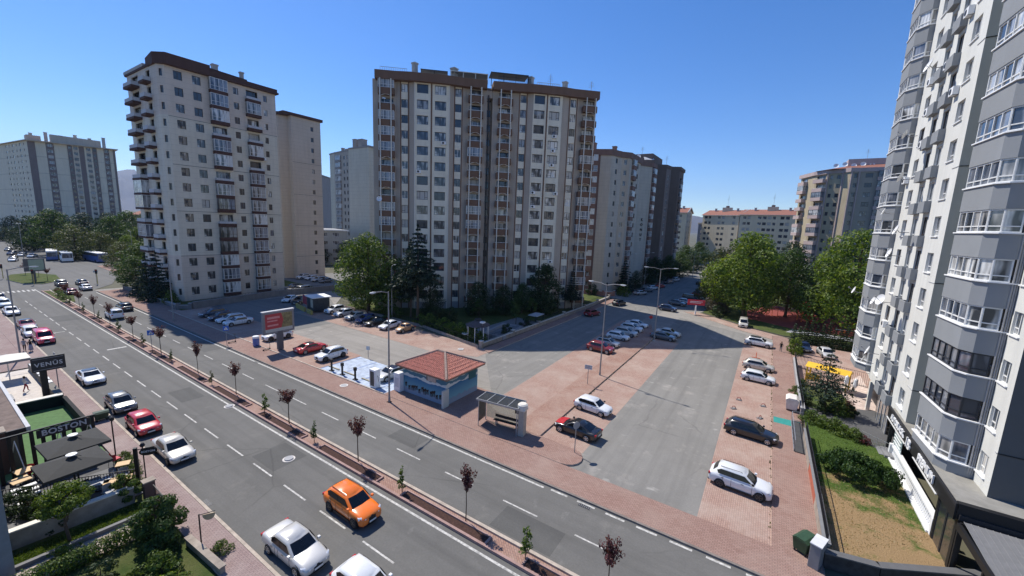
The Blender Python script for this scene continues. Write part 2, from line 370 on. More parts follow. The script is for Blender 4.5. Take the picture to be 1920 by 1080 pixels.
def fac(B, P0, P1, z0, zt, cols, fh, nf, wm, rec=.16, out=0, wall=None):
    """one flat facade from P0 to P1 (left to right seen from outside) with real openings."""
    t = Vector((P1[0]-P0[0], P1[1]-P0[1])); W = t.length; M = wallM(P0, t, 0, out); mb = wall if wall is not None else B.wall
    def q(u0, u1, a, b, m=wm):
        if u1-u0 > 1e-4 and b-a > 1e-4: mb.poly([M @ Vector(p) for p in ((u0, 0, a), (u1, 0, a), (u1, 0, b), (u0, 0, b))], m)
    u = 0
    for c in sorted(cols, key=lambda c: c['u']):
        u0, u1 = c['u']-c['w']/2, c['u']+c['w']/2; q(u, u0, z0, zt); u = u1; zc = z0
        cf0 = c.get('z0', z0)
        for f in range(nf):
            a = cf0+f*fh+c.get('s', .8); b = a+c['h']
            if f in c.get('skip', ()) or b > zt: continue
            q(u0, u1, zc, a, c.get('fill', wm)); zc = b; D = rec+.06
            for r in (((u0, 0, a), (u0, D, a), (u0, D, b), (u0, 0, b)), ((u1, D, a), (u1, 0, a), (u1, 0, b), (u1, D, b)),
                      ((u0, 0, a), (u1, 0, a), (u1, D, a), (u0, D, a)), ((u0, D, b), (u1, D, b), (u1, 0, b), (u0, 0, b))):
                mb.poly([M @ Vector(p) for p in r], wm)
            k = c['k'](f) if callable(c['k']) else c['k']
            T = M @ Matrix.Translation((c['u'], 0, a)); B.put(k, T)
            if 'b' in c:
                kb = c['b'](f)
                if kb: B.put(kb, M @ Matrix.Translation((c['u'], 0, cf0+f*fh)))
        q(u0, u1, zc, zt, c.get('fill', wm))
    q(u, W, z0, zt)
    return M
def lbox(mb, M, x0, x1, y0, y1, z0, z1, m): b = MB(); b.box(x0, x1, y0, y1, z0, z1, m); mb.merge(b, M)
AC = MB(); AC.box(-.42, .42, -.34, -.02, 0, .58, WHITE).lathe([(.22, 0), (.22, .02)], DARK, 12)
AC = MB(); AC.box(-.42, .42, -.34, -.02, 0, .58, WHITE)
_d = MB(); _d.lathe([(.21, 0), (.21, .02), (.05, .03)], DARK, 12); AC.merge(_d, Matrix.Translation((-.1, -.34, .29)) @ Matrix.Rotation(rad(90), 4, 'X'))
AC.box(-.35, -.3, -.33, 0, -.05, 0, GREYP).box(.3, .35, -.33, 0, -.05, 0, GREYP); KAC = simple('air_conditioner', AC, 'ac')
def dish(r=.45):
    k = ('dish', r)
    if k in TPL: return k
    d = MB(); n = 14; rs = []
    for q in range(6): a = q/5*rad(42); rr = r*math.sin(a)/math.sin(rad(42)); rs.append([(rr*math.cos(2*math.pi*j/n), rr*math.sin(2*math.pi*j/n), (1-math.cos(a))*r*1.1) for j in range(n)])
    b = MB(); b.rings(rs, WHITE, cap=False); d.merge(b, Matrix.Translation((0, -.75, .3)) @ Matrix.Rotation(rad(70), 4, 'X') @ Matrix.Rotation(0, 4, 'Z'))
    d.tube([(0, 0, .1), (0, -.6, .1), (0, -.75, .28)], .03, GREYP, 5); d.tube([(0, -.75, .1), (0, -1.25, .55)], .018, GREYP, 4); d.box(-.06, .06, -1.32, -1.2, .5, .62, GREYP)
    return simple('satellite_dish', d, k)
def antenna(B, x, y, z, h=3):
    a = MB(); a.tube([(x, y, z), (x, y, z+h)], .05, STEEL, 4)
    for k in range(4): a.box(x-.6+.1*k, x+.6-.1*k, y-.02, y+.02, z+h*.6+k*.3, z+h*.6+k*.3+.04, STEEL)
    B.part('antenna', a)
def chimney(B, x, y, z0, z1, w=.9, m=None):
    c = MB(); c.box(x-w/2, x+w/2, y-w/2, y+w/2, z0, z1-.25, m or CONC); c.box(x-w/2-.1, x+w/2+.1, y-w/2-.1, y+w/2+.1, z1-.25, z1, m or CONC); B.part('chimney', c)

# ================================================================== building A: pale tower with brown balconies (left)
W_A = wallmat('a_cream_tiles', (.70, .645, .53), .05, .22, joint=.95); W_A2 = wallmat('a_pink_tiles', (.67, .575, .48), .05, .22, joint=.95)
BRB = wallmat('dark_brown_render', (.10, .055, .045))
def build_A():
    B = Bld('apartment_tower', 'pale cream tower with dark brown balconies and a raised brown parapet, left of centre', (-104, 39), group='apartment towers')
    F, N, Z0 = 2.84, 15, .55; top = 43.2
    rw = random.Random(3)
    wk = lambda w, p='2': (lambda f: win(w, 1.5, p, 'b'))
    gl = lambda f: balc(3.0, .9, BRB, .55, F, 'glass' if rw.random() < .85 else 'rail', 'w' if rw.random() < .7 else 'b')
    gl2 = lambda f: balc(2.7, .85, BRB, .5, F, 'glass' if f > 6 and rw.random() < .8 else ('rail' if rw.random() < .6 else 'glass'), 'w')
    door = lambda w: (lambda f: win(w, 2.2, '3', 'w' if rw.random() < .5 else 'b', rec=.5))
    dz = dict(s=.12, h=2.2)
    # street front, facing +x, in three runs of tile colour
    x = -94.5
    for a, b, m in ((0, .55+F*3, W_A2), (.55+F*3, .55+F*12, W_A), (.55+F*12, top, W_A2)):
        f0 = {0: 0, .55+F*3: 3, .55+F*12: 12}[a]; nf = {0: 3, 3: 9, 12: 3}[f0]
        zb = .55+F*f0
        cols = [dict(u=2.8, w=1.3, h=1.5, s=.75, k=wk(1.3), z0=zb), dict(u=5.65, w=1.35, h=1.5, s=.75, k=wk(1.35), z0=zb),
                dict(u=9.0, w=2.5, k=door(2.5), b=gl, z0=zb, **dz), dict(u=12.25, w=.95, h=1.3, s=.85, k=wk(.95), z0=zb),
                dict(u=15.25, w=2.2, k=door(2.2), b=gl2, z0=zb, **dz), dict(u=17.85, w=.75, h=1.25, s=.85, k=wk(.75), z0=zb)]
        fac(B, (x, 29.9), (x, 49), a, b, [dict(c, u=c['u']-.9) for c in cols], F, nf, m)
        fac(B, (x-.9, 29), (x, 29.9), a, b, [dict(u=.63, w=.5, h=1.25, s=.85, k=lambda f: win(.5, 1.25, '1', 'b'), z0=zb)], F, nf, m)
        # flank facing -y, with the two stepped stacks of balconies
        oc = lambda f: balc(2.5, 1.15, BRB, .3, F, 'rail'); bc = lambda f: balc(4.6, 1.25, BRB, .32, F, 'rail' if rw.random() < .7 else 'glass')
        fac(B, (-111, 29), (x-.9, 29), a, b, [dict(u=4.3, w=3.6, k=door(3.6), b=bc, z0=zb, **dz), dict(u=11.4, w=1.9, k=door(1.9), b=oc, z0=zb, **dz)], F, nf, m)
        fac(B, (x, 49), (-112, 49), a, b, [], F, nf, m); fac(B, (-112, 49), (-111, 29), a, b, [], F, nf, m)
    g = MB()
    for k in (3, 6, 9, 12):   # thin dark string courses
        z = .55+F*k
        for ya, yb in ((29.9, 37), (39.9, 42.9), (45.9, 49)): B.part('string_course', MB().box(x-.02, x+.03, ya, yb, z-.16, z-.08, G_(.12)))
    r = MB(); foot = [(-111.6, 28.8), (-95.5, 28.8), (-93.9, 29.6), (-93.7, 49.4), (-112.4, 49.4)]
    r.prism(foot, top, top+.35, BRB, G_(.3)); r.box(-112.2, -93.9, 36.8, 49.2, top+.35, top+1.0, BRB)
    r.prism([(-101, 29.2), (-95.6, 28.6), (-93.6, 29.9), (-93.6, 36.7), (-101, 36.7)], top-.1, top+1.8, BRB, G_(.3)); r.prism([(-98, 37), (-94.8, 37), (-95.5, 44), (-98, 44)], top+1.0, top+1.7, BRB)
    r.box(-112, -101.2, 28.8, 36, top+.36, top+.9, CONC)
    B.part('roof', r)
    chimney(B, -97, 38.8, top+1, top+3.2); chimney(B, -96, 43.2, top+1, top+3, .6); chimney(B, -103, 31, top+.3, top+2.2)
    for u, z in ((15.9, 9.2), (15.9, 29.0)): B.put(KAC, wallM((x, 29), (0, 1), z) @ Matrix.Translation((16.9, 0, 0)))
    B.finish()
build_A()
def build_B():
    B = Bld('apartment_tower', 'plain beige tower wing with one column of small windows, right behind the brown-balconied tower', (-118, 64), group='apartment towers')
    W = wallmat('b_beige', (.60, .505, .41), .05, .2, joint=.95); top = 43.6; F = 2.84
    fac(B, (-110.8, 61.2), (-110.8, 69.5), 0, top, [dict(u=5.8, w=.8, h=1.15, s=.9, k=lambda f: win(.8, 1.15, '2', 'b'))], F, 15, W)
    fac(B, (-113.5, 59.2), (-112.6, 61.2), 0, top, [], F, 15, W); fac(B, (-112.6, 61.2), (-110.8, 61.2), 0, top, [], F, 15, W)
    fac(B, (-126, 57), (-113.5, 59.2), 0, top, [dict(u=9, w=1, h=1.2, k=lambda f: win(1, 1.2, '2', 'b'))], F, 15, W)
    fac(B, (-110.8, 69.5), (-126, 69.5), 0, top, [], F, 15, W); fac(B, (-126, 69.5), (-126, 57), 0, top, [], F, 15, W)
    for k in (2, 5, 8, 11): B.part('string_course', MB().box(-110.82, -110.77, 61.2, 69.5, k*F+.5, k*F+.58, G_(.14)))
    r = MB(); r.prism([(-126.4, 56.4), (-113.2, 58.6), (-110.3, 60.8), (-110.3, 70), (-126.4, 70)], top, top+.7, BRB, G_(.3)); r.box(-122, -114, 61, 67, top+.7, top+1.6, BRB); B.part('roof', r)
    B.finish()
build_B()

# ================================================================== building C: wide tower in the centre
W_CW = wallmat('c_white_tiles', (.78, .73, .60), .05, .3, joint=.34); W_CG = wallmat('c_grey_tiles', (.47, .41, .345), .06, .3, joint=.34)
W_CB = wallmat('c_brown', (.19, .115, .08), .08, .2)
def build_C():
    B = Bld('apartment_block', 'wide central tower with white, grey and brown vertical bands and tall cream pipes', (-50, 72), group='apartment towers')
    Pa = Vector((-63.9, 51.9)); Pb = Vector((-33.1, 80)); t = (Pb-Pa).normalized(); n = Vector((t.y, -t.x)); F, N, Z0, top = 2.75, 15, 1.6, 42.85
    P = lambda u, o=0: tuple(Pa+t*u+n*o)
    rw = random.Random(5)
    def seg(u0, u1, o0, o1, cols, wm):
        fac(B, P(u0, o0), P(u1, o1), 0, top, [dict(c, u=c['u']-u0, z0=Z0) for c in cols], F, N, wm)
    W1 = lambda w, p: (lambda f: win(w if rw.random() < .75 else w*1.0, 1.55, p if rw.random() < .8 else '2', 'd'))
    nar = lambda u: dict(u=u, w=1.15, h=1.45, s=.75, k=lambda f: win(1.15, 1.45, '2', 'd' if rw.random() < .9 else 'w'), fill=W_CW)
    wid = lambda u: dict(u=u, w=2.05, h=1.6, s=.65, k=W1(2.05, '3'))
    bal = lambda u: dict(u=u, w=2.3, h=2.2, s=.1, k=lambda f: win(2.3, 2.2, '3', 'w' if rw.random() < .4 else 'd', rec=.45), b=lambda f: balc(2.85, 1.15, W_CB, 1.05, F, 'glass' if rw.random() < .3 else 'arch', 'w'))
    seg(-1.2, -.15, -.25, -.2, [], W_CG); seg(-.15, 2.95, 0, 0, [bal(1.35)], W_CG); seg(2.95, 3.8, 0, .35, [], W_CG); seg(3.8, 5.35, .35, .35, [nar(4.57)], W_CW)
    seg(5.35, 6.4, .35, .9, [], W_CG); seg(6.4, 12.8, .9, .9, [wid(7.87), wid(11.15)], W_CW); seg(12.8, 13.7, .9, .35, [], W_CG); seg(13.7, 15.25, .35, .35, [nar(14.45)], W_CW)
    seg(15.25, 16.25, .35, 0, [], W_CG); seg(16.25, 19.3, 0, 0, [bal(17.75)], W_CG); seg(19.3, 19.95, 0, .1, [], W_CG); seg(19.95, 20.0, .1, -1.6, [], W_CG)
    seg(20.0, 20.95, -1.6, -1.6, [dict(u=20.45, w=.75, h=1.3, s=.8, k=lambda f: win(.75, 1.3, '1', 'd'))], W_CG); seg(20.95, 21.0, -1.6, .1, [], W_CG); seg(21.0, 21.9, .1, 0, [], W_CG)
    seg(21.9, 24.95, 0, 0, [bal(23.42)], W_CG); seg(24.95, 26.15, 0, .35, [], W_CG); seg(26.15, 27.75, .35, .35, [nar(26.98)], W_CW); seg(27.75, 28.85, .35, .9, [], W_CG)
    seg(28.85, 34.65, .9, .9, [wid(30.1), wid(33.1)], W_CW); seg(34.65, 36.2, .9, .35, [], W_CG); seg(36.2, 37.85, .35, .35, [nar(37.03)], W_CW)
    seg(37.85, 38.9, .35, 0, [], W_CG); seg(38.9, 41.9, 0, 0, [bal(40.35)], W_CG)
    # flanks and back
    dpt = 15
    for a, b in ((P(41.9, 0), P(41.9, -dpt)), (P(41.9, -dpt), P(-1.2, -dpt)), (P(-1.2, -dpt), P(-1.2, -.25))):
        cs = [dict(u=u, w=1.2, h=1.4, s=.8, k=lambda f: win(1.2, 1.4, '2', 'd'), z0=Z0) for u in (3.5, 7.5, 11.5)] if a == P(41.9, 0) else []
        fac(B, a, b, 0, top, cs, F, N, W_CG)
    s = MB(); M = wallM(Pa, t)
    for u, o in ((3.86, .35), (5.28, .35), (13.76, .35), (15.19, .35), (26.22, .35), (27.68, .35), (36.27, .35), (37.79, .35), (9.5, .9), (31.6, .9)):
        w = .2 if o > .5 else .15; lbox(s, M, u-w/2-.03, u+w/2+.03, -o-.07, -o+.02, 0, top-.3, W_CB)
    lbox(s, M, 6.35, 6.5, -.96, -.8, 0, top-.3, CREAM); lbox(s, M, 12.7, 12.85, -.96, -.8, 0, top-.3, CREAM)
    B.part('vertical_band', s)
    pf = MB()
    for u0, u1, o in ((6.4, 12.8, .93), (28.85, 34.65, .93), (3.8, 5.35, .38), (13.7, 15.25, .38), (26.15, 27.75, .38), (36.2, 37.85, .38)): lbox(pf, M, u0, u1, -o, -o+.02, 0, 1.5, G_(.3))
    B.part('plinth', pf)
    for u in (.3, 2.25, 16.75, 18.75, 22.45, 24.4, 39.5, 41.35):
        p = MB(); c = M @ Vector((u, -1.32, 0)); p.tube([(c.x, c.y, .1), (c.x, c.y, top-.2)], .11, CREAM, 8)
        B.part('pipe', p)
    p = MB(); c = M @ Vector((20.2, -.3, 0)); p.tube([(c.x, c.y, .1), (c.x, c.y, top-1.2)], .12, DARK, 8); B.part('pipe', p)
    # brown crown that steps in and out with the bays
    offs = [(-.6, 1.25), (3.0, 1.35), (5.9, 1.75), (12.9, 1.75), (15.5, 1.35), (19.8, 1.3), (19.85, .2)]
    offs2 = [(20.9, .2), (21.0, 1.3), (25.5, 1.35), (28.4, 1.75), (34.8, 1.75), (37, 1.35), (42.1, 1.3)]
    r = MB()
    for of in (offs, offs2):
        pts = [P(u, o) for u, o in of]; back = [P(of[-1][0], -2), P(of[0][0], -2)]
        r.prism(pts+back, top-.3, top+1.15, W_CB, G_(.25))
    r.prism([P(19.8, 0.0), P(20.95, 0.0), P(20.95, -2), P(19.8, -2)], top-1.6, top-.3, W_CG)
    r.prism([P(-.5, -2.01), P(42.2, -2.01), P(42.2, -15.3), P(-.5, -15.3)], top, top+.8, W_CG, G_(.25)); B.part('roof', r)
    for u, h, w, d in ((6.3, 3.3, .8, 1.2), (13.6, 3.0, 1.0, 1.0), (28.6, 3.0, .9, 1.5), (35.5, 2.6, .8, 1.0)): q = P(u, -d); chimney(B, q[0], q[1], top+.8, top+h+.4, w)
    M2 = wallM(Pa, t, 0, 0)
    def canopy(name, u0, u1, y0, y1, z0, z1, m, posts=CREAM, slope=.6):
        c = MB(); b = MB(); b.poly([(u0, y0, z1), (u1, y0, z1-.0), (u1, y1, z1+slope), (u0, y1, z1+slope)], m).poly([(u0, y0, z1-.12), (u0, y1, z1+slope-.12), (u1, y1, z1+slope-.12), (u1, y0, z1-.12)], m)
        b.poly([(u0, y0, z1-.12), (u1, y0, z1-.12), (u1, y0, z1), (u0, y0, z1)], posts)
        n = max(2, int((u1-u0)/2.2))
        for k in range(n+1): u = u0+.1+(u1-u0-.2)*k/n; b.box(u-.06, u+.06, y0+.05, y0+.17, z0, z1-.12, posts)
        c.merge(b, M2); B.part(name, c)
    canopy('roof_terrace_canopy', 7.4, 12.4, .2, 4, top+.8, top+2.5, G_(.12), DARK, .35); canopy('roof_terrace_canopy', 12.9, 20, -.2, 4, top+.8, top+2.6, G_(.2), CREAM, -.2)
    canopy('roof_terrace_canopy', 20.6, 28, .6, 5, top+.8, top+3.4, G_(.05), DARK, .3)
    for u0, u1 in ((22, 28.2), (.3, 5), (29.5, 34)):
        fn = MB(); b = MB()
        nn = int((u1-u0)/.22) if u0 == 22 else 12
        for k in range(nn+1): u = u0+(u1-u0)*k/nn; b.box(u-.03, u+.03, -.6, -.55, top+1.1, top+(2.3 if u0 == 22 else 1.9), DARK if u0 == 22 else STEEL)
        b.box(u0, u1, -.62, -.53, top+(2.3 if u0 == 22 else 1.9), top+(2.36 if u0 == 22 else 1.95), DARK if u0 == 22 else STEEL); fn.merge(b, M2); B.part('roof_railing', fn)
    q = P(32.6, -1.5); antenna(B, q[0], q[1], top+1, 3.4); q = P(41, -1); antenna(B, q[0], q[1], top+1, 2.6)
    for u, f in ((11.8, 11), (7.2, 9), (29.5, 8), (29.6, 7), (33.3, 12), (33.2, 11), (33.1, 10), (34.2, 8), (7.9, 3), (6.9, 4), (33.9, 3)):
        B.put(KAC, M @ Matrix.Translation((u, -.9, Z0+f*F+.02)))
    B.put(dish(.5), M @ Matrix.Translation((.1, -1.2, Z0+7*F)))
    B.finish()
build_C()
# ================================================================== building D: white and grey tower at the right with shops below
W_DW = wallmat('d_white_render', (.67, .67, .63), .05, .22); W_DG = wallmat('d_green_grey', (.44, .455, .42), .05, .15)
W_DB = wallmat('d_blue_grey', (.265, .28, .295), .05, .1); W_DD = wallmat('d_dark_grey', (.135, .13, .122), .06, .15)
def bay(B, V, kz, F, N, wm, name='bay'):
    """glazed polygonal bay: V = outline seen from above (left to right from outside), repeated storeys"""
    for f in range(N):
        z = kz+f*F; par = MB(); fr = MB(); gl = MB(); si = MB(); h = 1.42; shut = RW.random() < .12
        c = sum(v[0] for v in V)/len(V), sum(v[1] for v in V)/len(V)
        base = [tuple(v) for v in V]+[(13.2, V[-1][1]), (13.2, V[0][1])]
        par.prism(base, z-1.42 if f else z-.75, z-.07, wm)
        grow = [((v[0]-c[0])*1.0+c[0]-.08, v[1]-(.08 if i else -.08)) for i, v in enumerate(V)]
        si.prism(grow+[(13.1, V[-1][1]-.08), (13.1, V[0][1]+.08)], z-.07, z, WHITE)
        zt = z+F-1.42
        for i in range(len(V)-1):
            a, b = Vector(V[i]), Vector(V[i+1]); L = (b-a).length; M = wallM(a, b-a, z)
            if L < .2: continue
            H = zt-z; n = 4 if L > 2 else 1; m = FR_W if not shut else FR_D
            b_ = MB(); w0 = .07
            b_.box(0, L, .05, .14, .002, .07, m); b_.box(0, L, .05, .14, H-.08, H-.002, m); b_.box(.07, L-.07, .06, .13, H*.27-.03, H*.27+.03, m)
            for k in range(n+1): x = .035+(L-.07)*k/n; b_.box(x-w0/2, x+w0/2, .045, .145, .07, H-.08, m)
            fr.merge(b_, M); g = MB(); pn = PANES[3 if shut else RW.choice([1, 2, 2, 3])]
            g.poly([(0, .11, 0), (L, .11, 0), (L, .11, H), (0, .11, H)], pn if i else pn); gl.merge(g, M)
        key = simple('bay_storey', par); B.put(key, Matrix()); TPL[key] = ('bay_storey', par, [('window_frame', fr), ('glazing', gl), ('sill', si)])
def build_D():
    B = Bld('apartment_tower', 'tall white and grey tower with stacked glazed bays, cut off by the right edge', (13, 42), group='apartment towers')
    F, N, Z0 = 2.68, 19, 3.72; top = Z0+F*N; rw = random.Random(9)
    wd = lambda w: (lambda f: win(w, 1.45, '2', 'w' if rw.random() < .85 else 'b', pane=rw.choice([1, 1, 2, 2, 3, 0]), rec=.14, sill=True))
    dr = lambda w: (lambda f: win(w, 1.95, '2', rw.choice('wwb'), pane=rw.choice([1, 1, 3, 2]), rec=.12))
    bx = lambda f: balc(1.6, .4, W_DB, .78, F, 'open', rail=False)
    bo = dict(s=.32, h=1.95)
    fac(B, (10, 53.3), (10, 40), 3.4, top, [dict(u=2.35, w=1.45, h=1.45, s=.75, k=wd(1.45), z0=Z0), dict(u=5.5, w=1.35, k=dr(1.35), b=bx, z0=Z0, **bo),
        dict(u=8.2, w=1.35, k=dr(1.35), b=bx, z0=Z0, **bo), dict(u=11.25, w=1.4, h=1.45, s=.75, k=wd(1.4), z0=Z0)], F, N, W_DW, rec=.14)
    fac(B, (10, 40), (12.2, 40), 3.4, top, [], F, N, W_DG); fac(B, (12.2, 40), (12.2, 37), 3.4, top, [], F, N, W_DG)
    bay(B, [(9.65, 36.8), (9.85, 33.35), (10.3, 32.78), (11.0, 32.6)], 4.72, F, N, W_DB)
    bay(B, [(10.4, 58.2), (8.9, 57.2), (8.9, 54.2), (9.6, 53.32), (10.05, 53.31)], 4.72, F, N, W_DB)
    fac(B, (12.2, 37), (12.2, 32.5), 3.4, top, [], F, N, W_DD); fac(B, (12.2, 32.55), (11.35, 32.5), 3.4, top, [], F, N, W_DD)
    fac(B, (11.35, 32.5), (11.35, 30.7), 3.4, top, [dict(u=.63, w=.95, h=1.25, s=.98, k=lambda f: win(.95, 1.25, '2', 'w', rec=.1, sill=True), z0=Z0)], F, N, W_DW, rec=.1)
    fac(B, (11.35, 30.7), (20, 30.7), 3.4, top, [], F, N, W_DD); fac(B, (20, 30.7), (20, 75), 0, top, [], F, N, W_DD)
    fac(B, (12.5, 70), (12.5, 58.2), 0, top, [dict(u=u, w=1.4, h=1.4, s=.8, k=wd(1.4), z0=Z0) for u in (3, 8)], F, N, W_DW); fac(B, (20, 75), (12.5, 70), 0, top, [], F, N, W_DW)
    fac(B, (12.5, 58.2), (10.4, 58.2), 3.4, top, [], F, N, W_DW)
    j = MB()
    for k in (1, 4, 7, 10, 13): z = Z0+k*F+.1; j.box(10, 12.18, 39.96, 39.995, z, z+.05, BLACK); j.box(11.36, 20, 30.66, 30.695, z, z+.05, BLACK); j.box(9.97, 9.998, 40.02, 41.2, z, z+.04, G_(.4)); j.box(11.32, 11.348, 30.72, 30.9, z, z+.04, G_(.4))
    B.part('joint', j)
    for xx in (11.12, 11.22, 11.31):
        p = MB(); p.tube([(xx, 32.66, 4.0), (xx, 32.585, 4.6), (xx, 32.585, top)], .042, G_(.34), 6); B.part('downpipe', p)
    # canopy pieces of the podium
    r = MB(); r.box(9.72, 20, 28.9, 42.9, 3.55, 3.98, mat('podium_felt', (.25, .24, .215), .9, .2, 1.2)); B.part('podium_roof', r)
    r2 = MB(); r2.box(9.62, 9.715, 28.6, 43.0, 3.2, 4.12, BLACK).box(9.58, 9.615, 28.5, 43.0, 3.98, 4.16, DARK).box(9.72, 20, 28.55, 28.88, 3.3, 4.16, BLACK); B.part('fascia', r2)
    s = MB(); s.box(9.55, 9.61, 31.0, 35.6, 3.16, 3.22, FR_W).box(9.55, 9.61, 37.6, 42.9, 3.16, 3.22, FR_W); B.part('fascia_strip', s)
    MT = wallM((9.6, 43), (0, -1), 0)
    for txt, u, sz, sp in (('AUTOBLACK', 3.2, .62, .95), ('1B', 6.15, .95, 1), ('PREMIUM', 9.9, .72, 1.0)):
        L = text_mb(txt, sz, WHITE, .04, .02, sp); b = MB(); b.merge(L, MT @ Matrix.Translation((u, -.06, 3.68 if txt != '1B' else 3.55)) @ TXT_UP); B.part('lettering', b)
    # shop fronts, entrance wall and doors
    w = MB(); w.box(12.0, 12.2, 28.9, 40, .3, 3.54, BLACK); w.box(10.2, 12, 41.6, 42.8, 0, 3.54, DARK); w.box(9.85, 10.15, 28.7, 29.0, 0, 3.54, BLACK).box(9.85, 10.05, 31.3, 31.5, 0, 3.54, BLACK).box(9.85, 10.1, 42.7, 42.9, 0, 3.54, BLACK)
    B.part('shop_wall', w)
    for y0, y1, x in ((29.0, 30.1, 9.9), (30.15, 31.3, 9.9)):
        g = MB(); g.box(x, x+.04, y0, y1, .1, 3.3, PANES[0]); fr = B.part('shop_window', g); q = MB(); q.box(x-.03, x-.005, y0, y0+.06, .1, 3.3, FR_D).box(x-.03, x-.005, y1-.06, y1, .1, 3.3, FR_D).box(x-.03, x-.005, y0+.06, y1-.06, 3.24, 3.3, FR_D); qq = q.build('window_frame', fr)
    g = MB(); g.box(10.12, 10.16, 40.2, 42.4, .35, 2.9, panemat('sign_glass', (.45, .55, .55), (.3, .42, .42)))
    for k in range(9): g.box(10.08, 10.115, 40.4, 42.2, .5+k*.26, .56+k*.26, WHITE)
    B.part('shop_window', g)
    g = MB(); g.box(11.9, 11.96, 33.2, 34.6, .6, 2.7, WHITE).box(11.86, 11.895, 33.35, 34.45, .8, 2.5, PANES[2]); B.part('entrance_door', g)
    # ground floor further along
    g = MB(); g.box(10.3, 12, 43.4, 53.2, 3.1, 3.39, W_DW).box(11.2, 11.4, 43.4, 53, 0, 3.1, wallmat('d_lobby', (.34, .27, .21))).box(10.1, 10.4, 52.8, 53.2, 0, 3.1, W_DW).box(11.25, 13, 53.2, 58.2, 0, 3.4, DARK); B.part('ground_floor', g)
    for k in range(4): g = MB(); g.box(10.5, 10.56, 50.0-k*1.1, 51.0-k*1.1, .15, 2.9, PANES[1]).box(10.46, 10.495, 50.0-k*1.1, 50.06-k*1.1, .15, 2.9, FR_W); B.part('shop_window', g)
    for y, z, r_ in ((47.5, Z0+2.68*1+.7, .42), (46.9, Z0+2.68*3+.2, .5), (49, Z0+2.68*3-.2, .4), (45.4, Z0+2.68*5+.9, .45), (48.8, Z0+F*.8, .4), (45.0, Z0+F*10, .5), (48.6, Z0+F*8.4, .4), (47.2, Z0+F*7, .45), (51.5, Z0+F*6, .35), (46.4, Z0+F*4.6, .42)):
        B.put(dish(r_), wallM((10, y), (0, -1), z, .7) @ Matrix.Rotation(rad(rw.uniform(-25, 25)), 4, 'Z'))
    for y, f in ((50.4, 2), (49.3, 8), (46.2, 10), (43.6, 11), (43.5, 9), (50.3, 10), (49.4, 9), (52.6, 7)): B.put(KAC, wallM((10, y), (0, -1), Z0+f*F+.25))
    r = MB(); r.box(9.6, 20, 30.4, 72, top, top+.5, W_DG); B.part('roof', r)
    B.put(dish(.4), wallM((8.9, 56.6), (0, -1), 11.6))
    B.finish()
    # balustrade on its plinth
    b = thing('balustrade', 'long white classical balustrade on a plinth between the dry lawn and the black shop front', 'balustrade', (10.1, 36.8, 0))
    p = MB(); p.box(-.35, .3, -5.0, 5.0, 0, .42, WHITE); p.build('plinth', b); p = MB(); p.box(-.16, .16, -4.9, 4.9, 1.18, 1.3, WHITE); p.build('top_rail', b)
    prof = [(.06, .42), (.1, .45), (.055, .5), (.11, .68), (.1, .78), (.05, .98), (.09, 1.1), (.06, 1.178)]
    bl = MB(); bl.lathe(prof, WHITE, 8); me = bl.mesh('baluster', True)
    for k in range(38):
        o = bpy.data.objects.new('baluster', me); COL.objects.link(o); o.parent = b; o.location = (0, -4.75+k*9.5/37, 0)
    p = MB(); p.box(-.25, .25, -5.25, -4.95, 0, 1.34, WHITE).box(-.25, .25, 4.95, 5.25, 0, 1.34, WHITE); p.build('end_post', b)
    # terrace awning at the bottom right corner
    a = thing('terrace_awning', 'grey corrugated awning on a black steel frame at the bottom right corner', 'awning', (12, 26, 0))
    p = MB(); p.box(-2.2, 8, 2.2, 2.3, 3.0, 3.3, BLACK).box(-2.3, -2.15, -4, 2.3, 2.9, 3.25, BLACK).box(-2.25, 8, -4.2, -4.0, 2.6, 2.9, BLACK)
    for y in (-3.9, -.9, 2.1): p.box(-2.28, -2.16, y, y+.12, 0, 2.9, BLACK)
    p.box(-2.2, 8, 2.45, 2.6, 3.3, 3.6, DARK); p.build('frame', a)
    p = MB(); M = G_(.17)
    for k in range(40): x = -2.1+k*.25; p.poly([(x, 2.2, 3.42), (x+.25, 2.2, 3.42), (x+.25, -3.9, 2.93), (x, -3.9, 2.93)], M); p.tube([(x, 2.2, 3.43), (x, -3.9, 2.94)], .02, M, 4)
    p.build('canopy', a)
    f = MB(); f.box(-2.2, 8, -4.5, 2.4, 0, .12, G_(.2)); struct('terrace_floor', f, (12, 26, 0))
    for i, (x, y, rz) in enumerate(((10.6, 25.9, .4), (10.9, 24.4, 2.4), (10.5, 27.2, 1.4))):
        c = thing('terrace_chair', ['white curved chair nearest the awning edge at the bottom right corner', 'white curved chair beside the orange table under the awning', 'white curved chair deepest under the corner awning'][i], 'chair', (x, y, .12), rz, 'chairs under the corner awning')
        s = MB(); s.box(-.24, .24, -.24, .24, .42, .48, WHITE); s.build('seat', c, bevel=.02)
        s = MB(); s.rings([[(.25*math.cos(t)*1.0, .25*math.sin(t), z) for z in (.48, .85)] for t in [rad(20+k*14) for k in range(11)]], WHITE, closed=False, cap=False); s.build('backrest', c)
        for sx in (-.2, .2):
            for sy in (-.2, .2): s = MB(); s.tube([(sx, sy, .42), (sx*1.2, sy*1.2, 0)], .02, FR_B, 5); s.build('leg', c)
    t = thing('terrace_table', 'orange square table under the awning at the bottom right corner', 'table', (11.5, 25.1, .12)); s = MB(); s.box(-.45, .45, -.45, .45, .7, .75, mat('orange_top', (.75, .24, .03), .5, .05)); s.build('tabletop', t, bevel=.01); s = MB(); s.tube([(0, 0, 0), (0, 0, .7)], .05, DARK); s.build('leg', t)
build_D()

